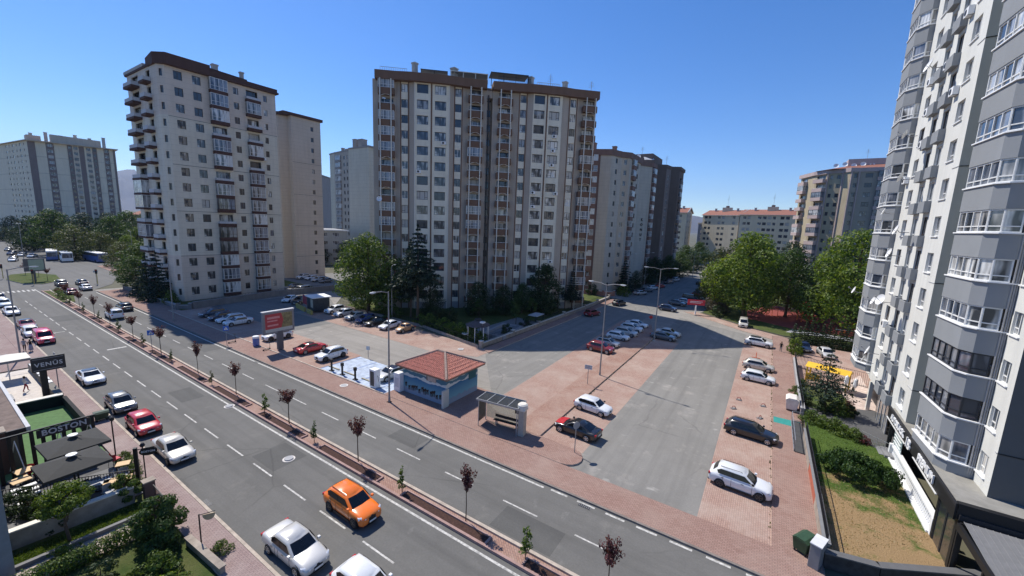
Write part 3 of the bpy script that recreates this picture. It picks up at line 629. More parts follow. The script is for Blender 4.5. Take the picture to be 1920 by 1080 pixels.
# ================================================================== background buildings
def generic(name, label, P0s, top, F, N, walls, cols_by_side, roofm, Z0=.6, parapet=.9, par_out=.4, cat='apartment building', group='apartment towers', extra=None):
    c = (sum(p[0] for p in P0s)/len(P0s), sum(p[1] for p in P0s)/len(P0s)); B = Bld(name, label, c, cat, group); n = len(P0s)
    for i in range(n):
        a, b = P0s[i], P0s[(i+1) % n]; cols = cols_by_side.get(i, [])
        fac(B, a, b, 0, top, [dict(cc, z0=Z0) for cc in cols], F, N, walls.get(i, walls[0]), rec=.12)
    r = MB(); r.prism([(c[0]+(x-c[0])*(1+par_out/8), c[1]+(y-c[1])*(1+par_out/8)) for x, y in P0s], top, top+parapet, roofm, G_(.3)); B.part('roof', r)
    if extra: extra(B)
    B.finish(); return B
def cw(u, w=1.2, h=1.3, s=.85, pat='2', fr='d', fill=None, b=None, pr=None):
    d = dict(u=u, w=w, h=h, s=s, k=lambda f: win(w, h, pat, fr, rec=.12))
    if fill: d['fill'] = fill
    if b: d['b'] = b
    return d
def cbal(u, w, mcol, d=.8, ph=1.0, F=2.8, p=.8, fr='w', seed=1, style='open'):
    rr = random.Random(seed); return dict(u=u, w=w-.5, h=2.1, s=.1, k=lambda f: win(w-.5, 2.1, '3', 'd', rec=.3), b=lambda f: balc(w, d, mcol, ph, F, 'glass' if rr.random() < p else style, fr))
W_GL = wallmat('g_light_tiles', (.58, .52, .44), .05, .3, joint=.95); W_GB = wallmat('g_brown', (.25, .155, .125)); W_GC = wallmat('g_beige', (.57, .48, .38), .05, .25)
W_H = wallmat('h_dark_brown', (.17, .128, .108)); W_H2 = wallmat('h_lilac', (.26, .215, .2))
# G: beside the central tower, stepped towards the back
F = 2.75
def strips(B, P0, P1, us, m, w=.5, out=.08, top=36):
    s = MB(); M = wallM(P0, (P1[0]-P0[0], P1[1]-P0[1]))
    for u in us: lbox(s, M, u-w/2, u+w/2, -out, .02, .2, top-.2, m)
    B.part('vertical_band', s)
generic('apartment_tower', 'brown and grey tower with white bay windows, just right of the wide central tower',
    [(-52, 101), (-44.5, 101), (-40.2, 103.2), (-37.6, 104.2), (-36.2, 108.5), (-34.6, 110.5), (-34.6, 120.5), (-52, 124)], 36.2, F, 13,
    {0: W_GC, 1: W_GB, 2: W_GL, 3: W_GL, 4: W_GC, 5: W_GL}, {0: [cw(5.8, .9, 1.2, fr='d')],
     1: [cbal(2.4, 3.6, W_GB, .7, 1.1, F, .9, seed=2)], 3: [cw(2.3, .8, 1.2)], 4: [cw(1.2, .9, 1.3, fr='w')], 5: [cbal(3.1, 2.6, W_GB, .7, 1.1, F, .95, seed=3), cw(7.5, 1.2)]}, W_GB, parapet=1.5,
    extra=lambda B: (chimney(B, -43.5, 106, 36, 40, 1.3, W_GB), chimney(B, -39, 110, 36, 39.5, 1.0, W_GB), chimney(B, -47.5, 104, 36, 40, 2.2, W_GB), antenna(B, -48, 103, 40, 4)))
def h_name(B):
    s = MB()
    M = wallM((-37.2, 125), (0, 1))
    for i, ch in enumerate('KONUT'):
        L = text_mb(ch, 1.15, DARK, .03, .03); s.merge(L, wallM((-37.2, 124), (.55, 1), 0) @ Matrix.Translation((4.6, -.1, 20.5-i*1.55)) @ TXT_UP)
    B.part('lettering', s)
generic('apartment_tower', 'pale grey slab tower with small dark vertical lettering on its blank end wall',
    [(-52, 123.9), (-38.3, 123.9), (-37.2, 124.0), (-34.2, 129.5), (-33.6, 130), (-33.6, 134.5), (-35, 140), (-52, 141)], 36.6, F, 13,
    {0: W_GL, 2: W_GL, 5: W_GB, 4: W_GB}, {4: [cbal(2.2, 2.9, W_GB, .7, 1.1, F, .85, seed=7)], 5: [cw(2.5, 1.2)]}, W_GB, parapet=1.2,
    extra=lambda B: (h_name(B), B.part('roof_hut', MB().prism([(-48, 127), (-38, 127), (-38, 136), (-48, 136)], 37.8, 39.2, TILE))))
generic('apartment_tower', 'dark brown tower with columns of white windows, tallest of the group right of centre',
    [(-50, 141.5), (-38.5, 141.5), (-36.3, 143), (-36.3, 147), (-38.2, 149), (-38.2, 151), (-34.8, 154), (-34.2, 158.5), (-31.5, 160), (-31.5, 168), (-50, 168)], 39.5, 2.85, 13,
    {0: W_H, 3: W_H, 6: W_H2}, {2: [cw(2.0, 1.6, 1.4, fr='w')], 6: [cw(2.3, 1.5, 1.5, fr='w')], 8: [cbal(3.3, 3.2, W_H2, .7, 1.1, 2.85, .5, seed=9)], 1: [cw(1.3, 1, 1.3, fr='w')]}, W_H, parapet=1.2,
    extra=lambda B: (B.part('roof_hut', MB().box(-48, -38, 146, 160, 40.7, 43.5, W_H)), antenna(B, -42, 147, 43.5, 2.5), antenna(B, -36, 158, 41, 3.5), B.part('solar_panel', MB().poly([(-40, 143.5, 41), (-37.2, 145.5, 41), (-38.2, 147.5, 42.4), (-41, 145.5, 42.4)], G_(.5))),
                     B.put(dish(.8), Matrix.Translation((-44, 144, 41.5))), B.put(dish(.8), Matrix.Translation((-42, 143.5, 41.7)))))
# F: pale tower between the left tower and the central one
W_F = wallmat('f_light', (.62, .57, .46), .05, .2, joint=1.4); W_F2 = wallmat('f_grey', (.33, .3, .275)); W_F3 = wallmat('f_pinkgrey', (.46, .41, .35))
generic('apartment_tower', 'pale grey tower with one band of wide windows, just left of the central tower',
    [(-168.2, 109.5), (-163.0, 108.2), (-149.2, 105.9), (-146.5, 103.6), (-134, 103.5), (-134, 118), (-168, 122)], 44.4, 2.85, 15, {0: W_F, 1: W_F3, 2: W_F, 3: W_F},
    {1: [cbal(4.2, 4.4, W_F2, .6, 1.0, 2.85, .9, 'w', seed=12), cw(9.2, 1.3, 1.5), cw(12, 1.1, 1.5)]}, W_F2, parapet=.6, par_out=.2,
    extra=lambda B: (B.part('roof_hut', MB().prism([(-158, 110), (-140, 108), (-140, 116), (-158, 118)], 45, 46.4, W_F2)), chimney(B, -147, 107.5, 45, 49, 1.8, W_F2), chimney(B, -142, 107, 45, 48.5, 2.4, W_F2), chimney(B, -160, 110.5, 45, 47, 1, W_F2)))
generic('apartment_tower', 'distant narrow beige tower glimpsed between the left tower wing and the pale grey tower',
    [(-305, 172), (-288, 166), (-275, 172), (-290, 190)], 46, 2.9, 15, {0: wallmat('far_beige', (.36, .32, .3)), 1: W_GC}, {0: [cw(3, 1.6), cbal(8, 4, W_F2, .6, 1, 2.9, .3, seed=4), cw(14, 1.6)], 1: [cw(3, 1.6), cw(9, 1.6)]}, W_F2)
generic('low_building', 'low flat-roofed grey building with a bright white roof below the distant narrow tower', [(-160, 86), (-142, 81), (-132, 92), (-150, 98)], 12.5, 3.0, 4,
    {0: wallmat('low_grey', (.4, .4, .38)), 1: wallmat('low_grey2', (.42, .42, .4))}, {0: [cw(u, 2.4, 1.4, pat='3', fr='w') for u in (3, 7, 11, 15)], 1: [cw(u, 2.4, 1.4, pat='3', fr='w') for u in (3, 7, 11)]}, WHITE, parapet=.4, cat='building', group='low buildings')
# E: far left estate
W_E1 = wallmat('e_white', (.76, .67, .52), .04, .2, joint=8.5); W_E2 = wallmat('e_dark', (.24, .19, .175)); W_E3 = wallmat('e_mid', (.58, .49, .39))
FE = 2.92
def e_roof(B):
    r = MB()
    P = [(-421, 34), (-328, 43), (-320, 76.5), (-410, 84)]; c = (-365, 60)
    for i in range(4): a, b = P[i], P[(i+1) % 4]; r.poly([(a[0], a[1], 50.4), (b[0], b[1], 50.4), (c[0]+(b[0]-c[0])*.25, c[1]+(b[1]-c[1])*.25, 54), (c[0]+(a[0]-c[0])*.25, c[1]+(a[1]-c[1])*.25, 54)], mat('e_rooftile', (.4, .3, .25)))
    B.part('tiled_roof', r); B.part('roof_gable', MB().prism([(-326.2, 52), (-326.0, 71), (-329, 71), (-329, 52)], 50.8, 54.6, W_E3)); B.part('roof_gable', MB().box(-342, -336, 45, 50, 51, 54, W_E3))
    for k in range(6): chimney(B, -340+k*3, 47+k*5, 51, 55.5+k % 2, 1.2)
    M = wallM((-329, 44), (8, 31.5)); s = MB()
    for u0, u1, m in ((0, 2.6, W_E2), (6.3, 6.75, W_E2), (8.66, 9.1, W_E2), (13.9, 14.24, W_E2), (15.36, 15.8, W_E2), (18.2, 20.2, W_E2), (23.3, 23.64, W_E2), (24.76, 25.1, W_E2), (27.8, 28.14, W_E2), (29.66, 30, W_E2), (31.5, 32.3, W_E2)): lbox(s, M, u0, u1, -.12, .0, 1, 50, m)
    B.part('vertical_band', s)
generic('apartment_tower', 'wide grey estate block with white vertical bands and tiled roof at the far left',
    [(-420, 35.4), (-329, 44), (-321, 75.5), (-410, 84)], 50.2, FE, 17, {0: W_E1, 1: W_E1, 2: W_E2, 3: W_E1},
    {0: [cw(u, 2.6, 1.3, pat='3', fr='d') for u in (57, 68, 80)]+[cw(u, 1.2, 1.2, fr='d') for u in (62, 74, 86)],
     1: [cw(7.7, 1.9, 1.5, pat='3', fr='w', fill=W_E2), cw(14.8, 1.1, 1.5, fill=W_E2), cw(17, 1.6, 1.5, fr='d', fill=W_E3), cw(21.8, 1.7, 1.5, fill=W_E3), cw(24.2, 1.1, 1.5, fill=W_E2), cw(28.9, 1.5, 1.5, fr='w', fill=W_E2), cw(1.3, 1.3, 1.5, fr='d')]}, W_E3, parapet=.4, extra=e_roof)
# J: tower behind the green trees at right
W_J1 = wallmat('j_grey', (.38, .34, .285), .05, .2); W_J2 = wallmat('j_beige', (.46, .39, .27)); W_J3 = wallmat('j_pink', (.5, .40, .38))
JP = [(6, 178), (9.4, 169), (12.2, 165.2), (15.8, 163.6), (17.6, 161.5), (19.8, 162.3), (38, 162), (38, 180)]
def j_ex(B):
    r = MB(); c = (24, 170)
    P = [(9, 168), (13, 162.8), (38, 161), (39, 180)]
    for i in range(4): a, b = P[i], P[(i+1) % 4]; r.poly([(a[0], a[1], 38.6), (b[0], b[1], 38.6), (c[0]+(b[0]-c[0])*.2, c[1]+(b[1]-c[1])*.2, 40.8), (c[0]+(a[0]-c[0])*.2, c[1]+(a[1]-c[1])*.2, 40.8)], TILE)
    B.part('tiled_roof', r); B.part('roof_hut', MB().box(17, 26, 166, 171, 39, 41.8, W_J3))
    antenna(B, 21.5, 167, 41.8, 3); chimney(B, 30, 165, 39.5, 42, 2, W_J1)
    s = MB()
    for i, us in ((2, (.3, 4.6)), (4, (.2, 2.2)), (3, (.4,))): lbox_ = [lbox(s, wallM(JP[i], (JP[i+1][0]-JP[i][0], JP[i+1][1]-JP[i][1])), u-.15, u+.15, -.3, 0, .5, 37.6, W_J3) for u in us]
    B.part('vertical_band', s)
    for k in range(5): B.put(dish(.7), Matrix.Translation((14+k*2.2, 165.5+k*.3, 39.4+.4*(k % 2))))
generic('apartment_tower', 'grey and pink tower with a red tiled roof, rising behind the bright green trees', JP, 37.4, 2.85, 13,
    {0: W_J2, 1: W_J2, 2: W_J2, 3: W_J2, 4: W_J1, 5: W_J1, 6: W_J1}, {0: [cbal(3, 4.2, W_J3, 1.3, 1.0, 2.85, .25, seed=5)], 1: [cbal(2.6, 4, W_J3, 1.2, 1.0, 2.85, .5, 'd', seed=6)],
    2: [cw(1.3, .8, 1.2), cw(3.2, 1.0, 1.2)], 4: [cw(1.4, .9, 1.3, pat='1')], 5: [cw(2.3, 1.7, 1.3), cbal(6.4, 4.3, W_J3, .9, .95, 2.85, .85, 'd', seed=8), cw(10.4, 1.5, 1.3), cw(15, 1.6, 1.3)]}, W_J3, parapet=1.2, extra=j_ex)
# I: beige blocks with red roofs
W_I = wallmat('i_beige', (.70, .60, .43), .05, .2)
def gable(B, P0, P1, dep, z, h, ov=.6):
    t = Vector((P1[0]-P0[0], P1[1]-P0[1])); L = t.length; M = wallM(P0, t); r = MB(); b = MB()
    b.poly([(-ov, -ov, z), (L+ov, -ov, z), (L+ov, dep/2, z+h), (-ov, dep/2, z+h)], TILE).poly([(L+ov, dep+ov, z), (-ov, dep+ov, z), (-ov, dep/2, z+h), (L+ov, dep/2, z+h)], TILE)
    b.poly([(-ov, -ov, z-.25), (L+ov, -ov, z-.25), (L+ov, -ov, z-.02), (-ov, -ov, z-.02)], CREAM)
    r.merge(b, M); B.part('tiled_roof', r); g = MB(); b = MB(); b.poly([(L, 0, z-.1), (L, dep, z-.1), (L, dep/2, z+h-.1)], W_I).poly([(0, dep, z-.1), (0, 0, z-.1), (0, dep/2, z+h-.1)], W_I)
    b.tube([(L+ov, -ov, z+.1), (L+ov, dep/2, z+h+.1), (L+ov, dep+ov, z+.1)], .28, CREAM, 4); g.merge(b, M); B.part('gable', g)
def iblock(label, P0, P1, dep, top, N, us, seed, hut=None):
    t = Vector((P1[0]-P0[0], P1[1]-P0[1])).normalized(); nn = Vector((-t.y, t.x)); L = (Vector(P1)-Vector(P0)).length
    B_ = Vector(P1)+nn*dep; C_ = Vector(P0)+nn*dep
    def ex(B):
        gable(B, P0, P1, dep, top, 3.0)
        m = Vector(P0)+t*L*.5+nn*dep*.45; c = MB(); c.box(m.x-2.4, m.x+2.4, m.y-1.2, m.y+1.2, top+1, top+4.3, W_I).box(m.x-.8, m.x+.8, m.y-.8, m.y+.8, top+4.3, top+5.2, W_GB); B.part('roof_hut', c); antenna(B, m.x, m.y, top+5, 6)
        for k in (.2, .8): q = Vector(P0)+t*L*k+nn*dep*.4; chimney(B, q.x, q.y, top+1, top+3.8, 1)
    return generic('apartment_block', label, [P0, P1, tuple(B_), tuple(C_)], top, 2.95, N, {0: W_I, 1: wallmat('i_end', (.5, .46, .38))}, {0: [cw(u, w, 1.35, fr=f) for u, w, f in us], 1: [cw(dep/2, 1.2, 1.3)] if dep < 15 else [cw(4, 1.3), cw(11, 1.3)]}, TILE, parapet=.02, par_out=0, group='beige blocks with red roofs', extra=ex)
iblock('left-hand half of the distant beige block with a red roof, above the green trees', (-34.5, 250.5), (-16.0, 242.5), 14, 26.9, 9, [(2.0, 1.6, 'd'), (4.2, 1.3, 'd'), (9.6, 1.5, 'd'), (11.8, 1.5, 'd'), (17.5, 1.4, 'd')], 1)
iblock('right-hand half of the distant beige block with a red roof and white gable end', (-15.6, 241.8), (9.3, 236.5), 16, 27.2, 9, [(2.2, 1.5, 'd'), (4.2, 1.4, 'd'), (9, 1.6, 'w'), (11.2, 1.6, 'd'), (13.4, 1.6, 'd'), (15.4, 1.2, 'd'), (18.8, 1.6, 'd'), (21, 1.6, 'd')], 2)
iblock('beige block end with red roof and pale gable wall beside the dark brown tower', (-56, 236), (-40.6, 236), 17, 27.5, 9, [(8, 1.6, 'd'), (12.2, 1.6, 'd')], 3)
W_K = wallmat('k_blue', (.09, .13, .22))
generic('office_block', 'small blue glazed block between the beige blocks', [(-38, 262), (-28.2, 262), (-28.2, 275), (-40, 275)], 22, 3.1, 7, {0: W_K}, {0: [cw(3, 3, 1.6, pat='3', fr='w'), cw(7.2, 3, 1.6, pat='3', fr='w')]}, G_(.35), cat='building', group='low buildings')
generic('office_block', 'blue and white block seen between the red-roofed block and the grey and pink tower', [(14, 262), (24, 258), (30, 268), (18, 276)], 21, 3.1, 6, {0: W_K, 1: W_E1}, {0: [cw(3, 3, 1.5, pat='3', fr='w'), cw(7.2, 3, 1.5, pat='3', fr='w')], 1: [cw(5, 3, 1.5, fr='d')]}, G_(.4), cat='building', group='low buildings')
# scattered low city far away (each house its own thing), ridge lines behind
rh = random.Random(21)
def far_house(label, x, y, w, d, h, rz, roof, wall):
    o = thing('far_house', label, 'house', (x, y, 0), rz, 'houses of the far city')
    b = MB(); b.box(-w/2, w/2, -d/2, d/2, 0, h, wall)
    b.build('wall', o); r = MB()
    if roof: r.poly([(-w/2-.5, -d/2-.5, h), (w/2+.5, -d/2-.5, h), (w/2+.5, 0, h+2.6), (-w/2-.5, 0, h+2.6)], TILE).poly([(w/2+.5, d/2+.5, h), (-w/2-.5, d/2+.5, h), (-w/2-.5, 0, h+2.6), (w/2+.5, 0, h+2.6)], TILE).poly([(w/2, -d/2, h), (w/2, d/2, h), (w/2, 0, h+2.5)], wall).poly([(-w/2, d/2, h), (-w/2, -d/2, h), (-w/2, 0, h+2.5)], wall)
    else: r.box(-w/2-.3, w/2+.3, -d/2-.3, d/2+.3, h, h+.6, CONC)
    r.build('roof', o)
    wn_ = MB(); n = max(2, int(w/3)); fl = int(h/3)
    for f in range(fl):
        for k in range(n): x0 = -w/2+(k+.5)*w/n; wn_.box(x0-.7, x0+.7, -d/2-.06, -d/2-.01, f*3+1, f*3+2.3, PANES[0])
        for k in range(2): y0 = -d/2+(k+.5)*d/2; wn_.box(w/2+.01, w/2+.06, y0-.7, y0+.7, f*3+1, f*3+2.3, PANES[0])
    wn_.build('windows', o)
WL = [wallmat('far_w%d' % i, c) for i, c in enumerate(((.5, .47, .42), (.42, .4, .38), (.52, .5, .48), (.45, .36, .3)))]
FARH = [(-390, 112, 22, 12, 12, 1, 'second red-roofed house between the far-left estate block and the left tower'), (-450, 150, 26, 14, 15, 0, 'pale flat house behind the red-roofed houses on the far left'), (-520, 170, 30, 16, 17, 1, 'long red-roofed house farthest away on the far-left skyline'), (-330, 118, 26, 14, 17, 1, 'red-roofed pale house beyond the far-left trees, nearest the left tower'), (-350, 96, 20, 12, 14, 1, 'red-roofed house between the far-left estate block and the left tower'), (-420, 128, 24, 14, 22, 0, 'flat-roofed block on the skyline between the far-left estate and the left tower'),
        (-480, 175, 30, 14, 27, 1, 'taller red-roofed block on the far-left skyline'), (-400, 150, 20, 14, 19, 1, 'red-roofed house low on the far-left skyline')]
for x, y, w, d, h, rf, lb in FARH: far_house(lb, x, y, w, d, h, rh.uniform(-.2, .5), rf, rh.choice(WL))
for i in range(10): far_house('small pale block on the right skyline of the far city, number %s from the left' % ['one', 'two', 'three', 'four', 'five', 'six', 'seven', 'eight', 'nine', 'ten'][i], 20+i*7+rh.uniform(-3, 3), 420+rh.uniform(-60, 160), 14, 12, rh.uniform(15, 27), rh.uniform(-.4, .4), i % 3 == 0, rh.choice(WL))
# hills
def hills(name, az0, az1, dist, hfun, m, dep=1500, n=60):
    b = MB(); rows = 8; V = []
    for j in range(rows):
        V.append([])
        for i in range(n+1):
            a = rad(az0+(az1-az0)*i/n); f = j/(rows-1); dd = dist+dep*f; h = hfun(az0+(az1-az0)*i/n)*math.sin(f*math.pi/2)**1.2*(1+.12*math.sin(i*.9+j*2.1)+.08*math.sin(i*2.3+j))
            V[-1].append((dd*math.sin(a), dd*math.cos(a), h*(1 if j else 0)-3))
    b.rings(V, m, closed=False, cap=False); return struct(name, b, smooth=True)
HM = mat('dry_hillside', (.085, .08, .075), .95, .45, .002)
# azimuth measured from +y towards +x (camera looks along -32.6)
hills('mountain', -92, -60, 6500, lambda a: 560+150*math.sin(rad((a+74)*7))+60*math.sin(a*1.3), HM, 2500)
hills('hills', -60, 40, 5200, lambda a: 215+25*math.sin(a*.5)+14*math.sin(a*1.7), HM, 1500)
# ================================================================== ground, road, pavements
A_ROAD = asphalt('road_asphalt', (.13, .126, .117), (.25, .235, .21), .4)
A_LOT = asphalt('worn_lot_asphalt', (.20, .192, .176), (.4, .37, .33), .7, True, .6, 1)
A_YARD = asphalt('pale_lot_asphalt', (.25, .232, .208), (.40, .365, .32), .6, True, .7)
A_PATCH = asphalt('patched_asphalt', (.10, .098, .092), (.2, .19, .17), .2)
PV_SW = pavers('pink_pavers', (.29, .175, .14), (.36, .23, .188), (.15, .1, .085), (.38, .29, .24), .5)
PV_PK = pavers('dusty_red_pavers', (.36, .228, .178), (.43, .285, .232), (.2, .14, .115), (.45, .365, .305), .75, rot=rad(90))
PV_IS = pavers('herringbone_pavers', (.32, .18, .135), (.39, .24, .185), (.17, .115, .095), (.45, .355, .295), .6, rot=rad(45))
PV_OLD = pavers('old_purple_pavers', (.285, .20, .185), (.35, .26, .24), (.17, .125, .115), (.41, .345, .31), .6, rot=rad(90))
KERB = mat('kerb_stone', (.44, .37, .30), .9, .25, 2, bump=.3); KERBR = mat('kerb_red', (.34, .22, .19), .9, .2, 2); KERBD = mat('kerb_dark', (.2, .17, .15), .9, .25, 2)
LINE = mat('road_paint', (.46, .445, .41), .8, .5, 5); SOIL = mat('red_mulch', (.06, .03, .022), 1, .5, 9, bump=1)
DIRT = mat('dry_ground', (.11, .105, .07), 1, .3, .05, bump=.3)
GR = grassmat('garden_grass', (.045, .075, .02), (.075, .11, .03), (.2, .16, .08), dryamt=.35)
GRD = grassmat('drying_lawn', (.05, .09, .018), (.09, .14, .03), (.34, .23, .12), True, 31.5, 38.5)
RED = mat('red_play_surface', (.26, .06, .05), .9, .15, 1)
def sheet(name, pts, z, m, **k):
    b = MB(); b.poly([(x, y, z) for x, y in pts], m); return struct(name, b)
def slab(name, pts, z0, z1, m, side=None): b = MB(); b.prism(pts, z0, z1, side or KERBD, m, bottom=False); return struct(name, b)
R4 = lambda x0, x1, y0, y1: [(x0, y0), (x1, y0), (x1, y1), (x0, y1)]
b = MB(); S = 9500; b.poly([(-S, -S, -.06), (S, -S, -.06), (S, S, -.06), (-S, S, -.06)], DIRT); struct('ground', b)
sheet('road', R4(-520, 90, 8.4, 22.65), 0, A_ROAD); sheet('crossing_road', R4(-215, -127, -120, 8.4), 0, A_ROAD)
sheet('crossing_road', [(-520, 22.65), (-121, 22.65), (-128, 27), (-170, 40), (-260, 80), (-520, 80)], 0, A_ROAD)
sheet('parking_asphalt', [(-121, 22.65), (4.4, 22.65), (4.4, 80), (-3, 85), (-12, 92), (-8, 110), (-12, 300), (-33, 300), (-33, 122), (-48, 100), (-30, 98), (-32, 44), (-72, 47), (-82, 56), (-112, 57), (-150, 80), (-121, 40)], 0, A_YARD)
sheet('driving_lane', [(-10.5, 25.25), (-1.9, 25.25), (-1.9, 80), (-14, 86), (-14, 66), (-10.5, 64)], .006, A_LOT)
sheet('driving_lane', [(-30.7, 42), (-21.6, 31), (-21.8, 62), (-17, 98), (-16, 250), (-30, 250)], .005, A_LOT)
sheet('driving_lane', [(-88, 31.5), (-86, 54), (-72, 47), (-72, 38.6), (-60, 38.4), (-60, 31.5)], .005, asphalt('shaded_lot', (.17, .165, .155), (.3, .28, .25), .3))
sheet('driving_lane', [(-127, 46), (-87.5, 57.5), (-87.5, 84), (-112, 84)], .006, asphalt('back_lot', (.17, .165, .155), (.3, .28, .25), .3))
# brick parking bays
sheet('parking_bay_paving', R4(-88, -42.6, 25.35, 31.4), .014, PV_PK); sheet('parking_bay_paving', [(-70, 38.9), (-37, 38.3), (-30.9, 40.5), (-30.9, 43.3), (-34, 44), (-70, 47)], .014, PV_PK)
sheet('parking_bay_paving', R4(-14.4, -10.5, 27.6, 66), .014, PV_PK); sheet('parking_bay_paving', [(-21.4, 30), (-17, 27.6), (-17, 75), (-22.6, 75)], .014, PV_PK)
sheet('parking_bay_paving', R4(-1.9, 2.0, 25.25, 75), .014, PV_PK)
sheet('charging_bay_paint', R4(-42.4, -31.2, 25.45, 31.0), .02, mat('bay_paint', (.40, .46, .55), .8, .35, 1.5))
b = MB()
for x in (-42.4, -39.2, -35.9, -32.6): b.poly([(x-.06, 25.5, .026), (x+.06, 25.5, .026), (x+.06, 31, .026), (x-.06, 31, .026)], mat('blue_paint', (.12, .2, .42), .8, .2, 4))
struct('bay_marking', b)
for i, x in enumerate((-41.3, -38.4, -35.2)): 
    s = MB(); s.box(x-1.0, x+1.0, 26.55, 26.7, .02, .13, mat('bay_stop', (.35, .3, .2))); tag(s.build('wheel_stop'), ['wheel stop in the charging bay nearest the white crossover', 'wheel stop in the middle charging bay', 'wheel stop in the charging bay nearest the charging cabinet'][i], 'wheel stop', 'wheel stops in the charging bays')
# pavements
slab('pavement', [(-118, 22.65), (4.35, 22.65), (4.35, 25.25), (-118, 25.25)], -.04, .1, PV_SW)
n_ = 8; arc = [(-11.3+1.2*math.cos(a), 26.45+1.2*math.sin(a)) for a in [rad(-90+180*k/n_) for k in range(n_+1)]]
slab('pavement', [(-31, 25.26)]+arc+[(-17.0, 27.9), (-21.5, 30), (-22.6, 32.5), (-31, 32.5)], -.04, .13, PV_SW, KERB)
slab('pavement', [(-17, 27.9), (-14.4, 27.65), (-14.4, 66), (-17.3, 76), (-17, 60)], -.04, .15, PV_IS, KERB)
slab('pavement', R4(2.0, 4.35, 25.25, 82), -.04, .1, PV_SW, KERB); slab('pavement', [(-32.3, 43.5), (-30.6, 42.6), (-30.2, 97), (-31.9, 97)], -.04, .12, PV_SW, KERB)
slab('pavement', [(-118, 25.25), (-88, 25.25), (-88, 26.5), (-118, 26.6)], -.04, .104, PV_SW, KERB)
slab('pavement', R4(-124, 20, 6.9, 8.4), -.04, .1, PV_OLD, KERB); slab('pavement', R4(-124, -66, -10, 6.89), -.04, .09, PV_OLD, KERB)
slab('pavement', [(-3, 82.5), (-11.5, 90.5), (-14.5, 93), (-12, 94.5), (-1.5, 85.5), (3.9, 82.1), (1.95, 82.05), (1.95, 79)], -.04, .092, PV_PK, KERB)
slab('pavement', [(-170, 33), (-126, 31.5), (-122, 34), (-126, 40), (-175, 44)], -.04, .1, PV_SW, KERB); slab('traffic_island', [(-158, 15.2), (-148, 13.6), (-138.5, 15), (-136, 17.5), (-140, 21), (-152, 22), (-160, 19)], -.04, .15, GR, KERB)
k = MB()
k.box(-118, 4.35, 22.5, 22.648, -.03, .115, KERBD); k.box(-124, 20, 8.402, 8.56, -.03, .125, KERB); k.box(-42.7, -31.1, 25.252, 25.4, 0, .17, KERB); k.box(-88, -42.7, 25.252, 25.38, 0, .15, KERB)
struct('kerb', k)
# lane markings
b = MB(); Z = .005
def dash(x0, x1, y, w=.105): b.poly([(x0, y-w/2, Z), (x1, y-w/2, Z), (x1, y+w/2, Z), (x0, y+w/2, Z)], LINE)
for i in range(-24, 9): dash(-16.9+4.05*i, -14.4+4.05*i, 12.28)
for i in range(-20, 8): dash(-17.5+4.98*i, -15.0+4.98*i, 19.55)
dash(-117, -11, 22.2, .16); dash(-129, 12, 15.34, .15)
for i in range(7): dash(-10.5+1.9*i, -9.3+1.9*i, 22.3, .16)
for i in range(10): b.poly([(-128.6, 9+i*.65, Z), (-126.2, 9+i*.65, Z), (-126.2, 9.3+i*.65, Z), (-128.6, 9.3+i*.65, Z)], LINE)
b.poly([(-82.5, 8.7, Z), (-82.3, 8.7, Z), (-82.3, 12, Z), (-82.5, 12, Z)], LINE); b.poly([(-68.2, 13.2, Z), (-67.8, 13.2, Z), (-67.8, 15, Z), (-68.2, 15, Z)], LINE)
struct('lane_marking', b)
for i, (x0, x1, y0, y1) in enumerate(((-64, -58.5, 20, 22), (-30, -27, 12.6, 15), (-12, -8, 17.3, 19.3), (-47.5, -44, 13, 14.8), (-95, -90, 12.5, 15), (-24.5, -21.5, 20.3, 22))): sheet('road_patch', R4(x0, x1, y0, y1), .0032, A_PATCH)
for i, (x, y) in enumerate(((-60, 8.75), (-27, 8.75), (-8, 22.1), (-50, 22.1))): b = MB(); b.box(x-.4, x+.4, y-.14, y+.14, -.02, .008, DARK); [b.box(x-.36+k*.12, x-.32+k*.12, y-.1, y+.1, .0085, .014, G_(.2)) for k in range(7)]; tag(b.build('drain_grate'), ['drain grate in the near gutter beyond the white sedan', 'drain grate in the near gutter before the silver saloon', 'drain grate in the far gutter below the island tip', 'drain grate in the far gutter near the billboard'][i], 'drain')
# median strip
m = MB(); m.box(-125, 12, 15.72, 15.88, -.03, .17, KERBR); m.box(-125, 12, 16.78, 16.98, -.03, .2, KERB); m.prism(R4(-125, 12, 15.88, 16.78), -.03, .09, PV_IS, PV_IS, bottom=False)
struct('median', m)
bd = MB(); x = -118
rb = random.Random(4)
while x < 10:
    L = 6.6; bd.box(x, x+L, 15.9, 16.42, .05, .125, SOIL); bd.box(x-.1, x+L+.1, 16.42, 16.52, .05, .21, KERBR); bd.box(x-.12, x, 15.9, 16.42, .05, .2, KERBR); bd.box(x+L, x+L+.12, 15.9, 16.42, .05, .2, KERBR); x += 9.1
struct('planting_bed', bd)
slab('planting_bed', [(-124, 15.9), (-107, 15.9), (-107, 17.4), (-122, 19.6)], -.03, .16, GR, KERB)
# manhole covers
for i, (x, y, lb) in enumerate(((-39.9, 15.2, 'pale round cover at the median edge left of the purple trees'), (-35.9, 24.2, 'round white-rimmed cover in the pink pavement near the charging cabinet'), (-34.6, 41.5, 'white-rimmed manhole on the red paving beyond the tiled-roof hut'), (-27.6, 14.0, 'manhole in the near carriageway close to the median'))):
    s = MB(); s.lathe([(.42, .09 if y > 22 else 0), (.42, .125 if 22 < y < 30 else .03)], mat('cover_rim', (.6, .56, .52)), 20); s.lathe([(.3, .1), (.3, .13 if 22 < y < 30 else .035)], G_(.35), 20); tag(s.build('manhole_cover', None, (x, y, 0)), lb, 'manhole cover')
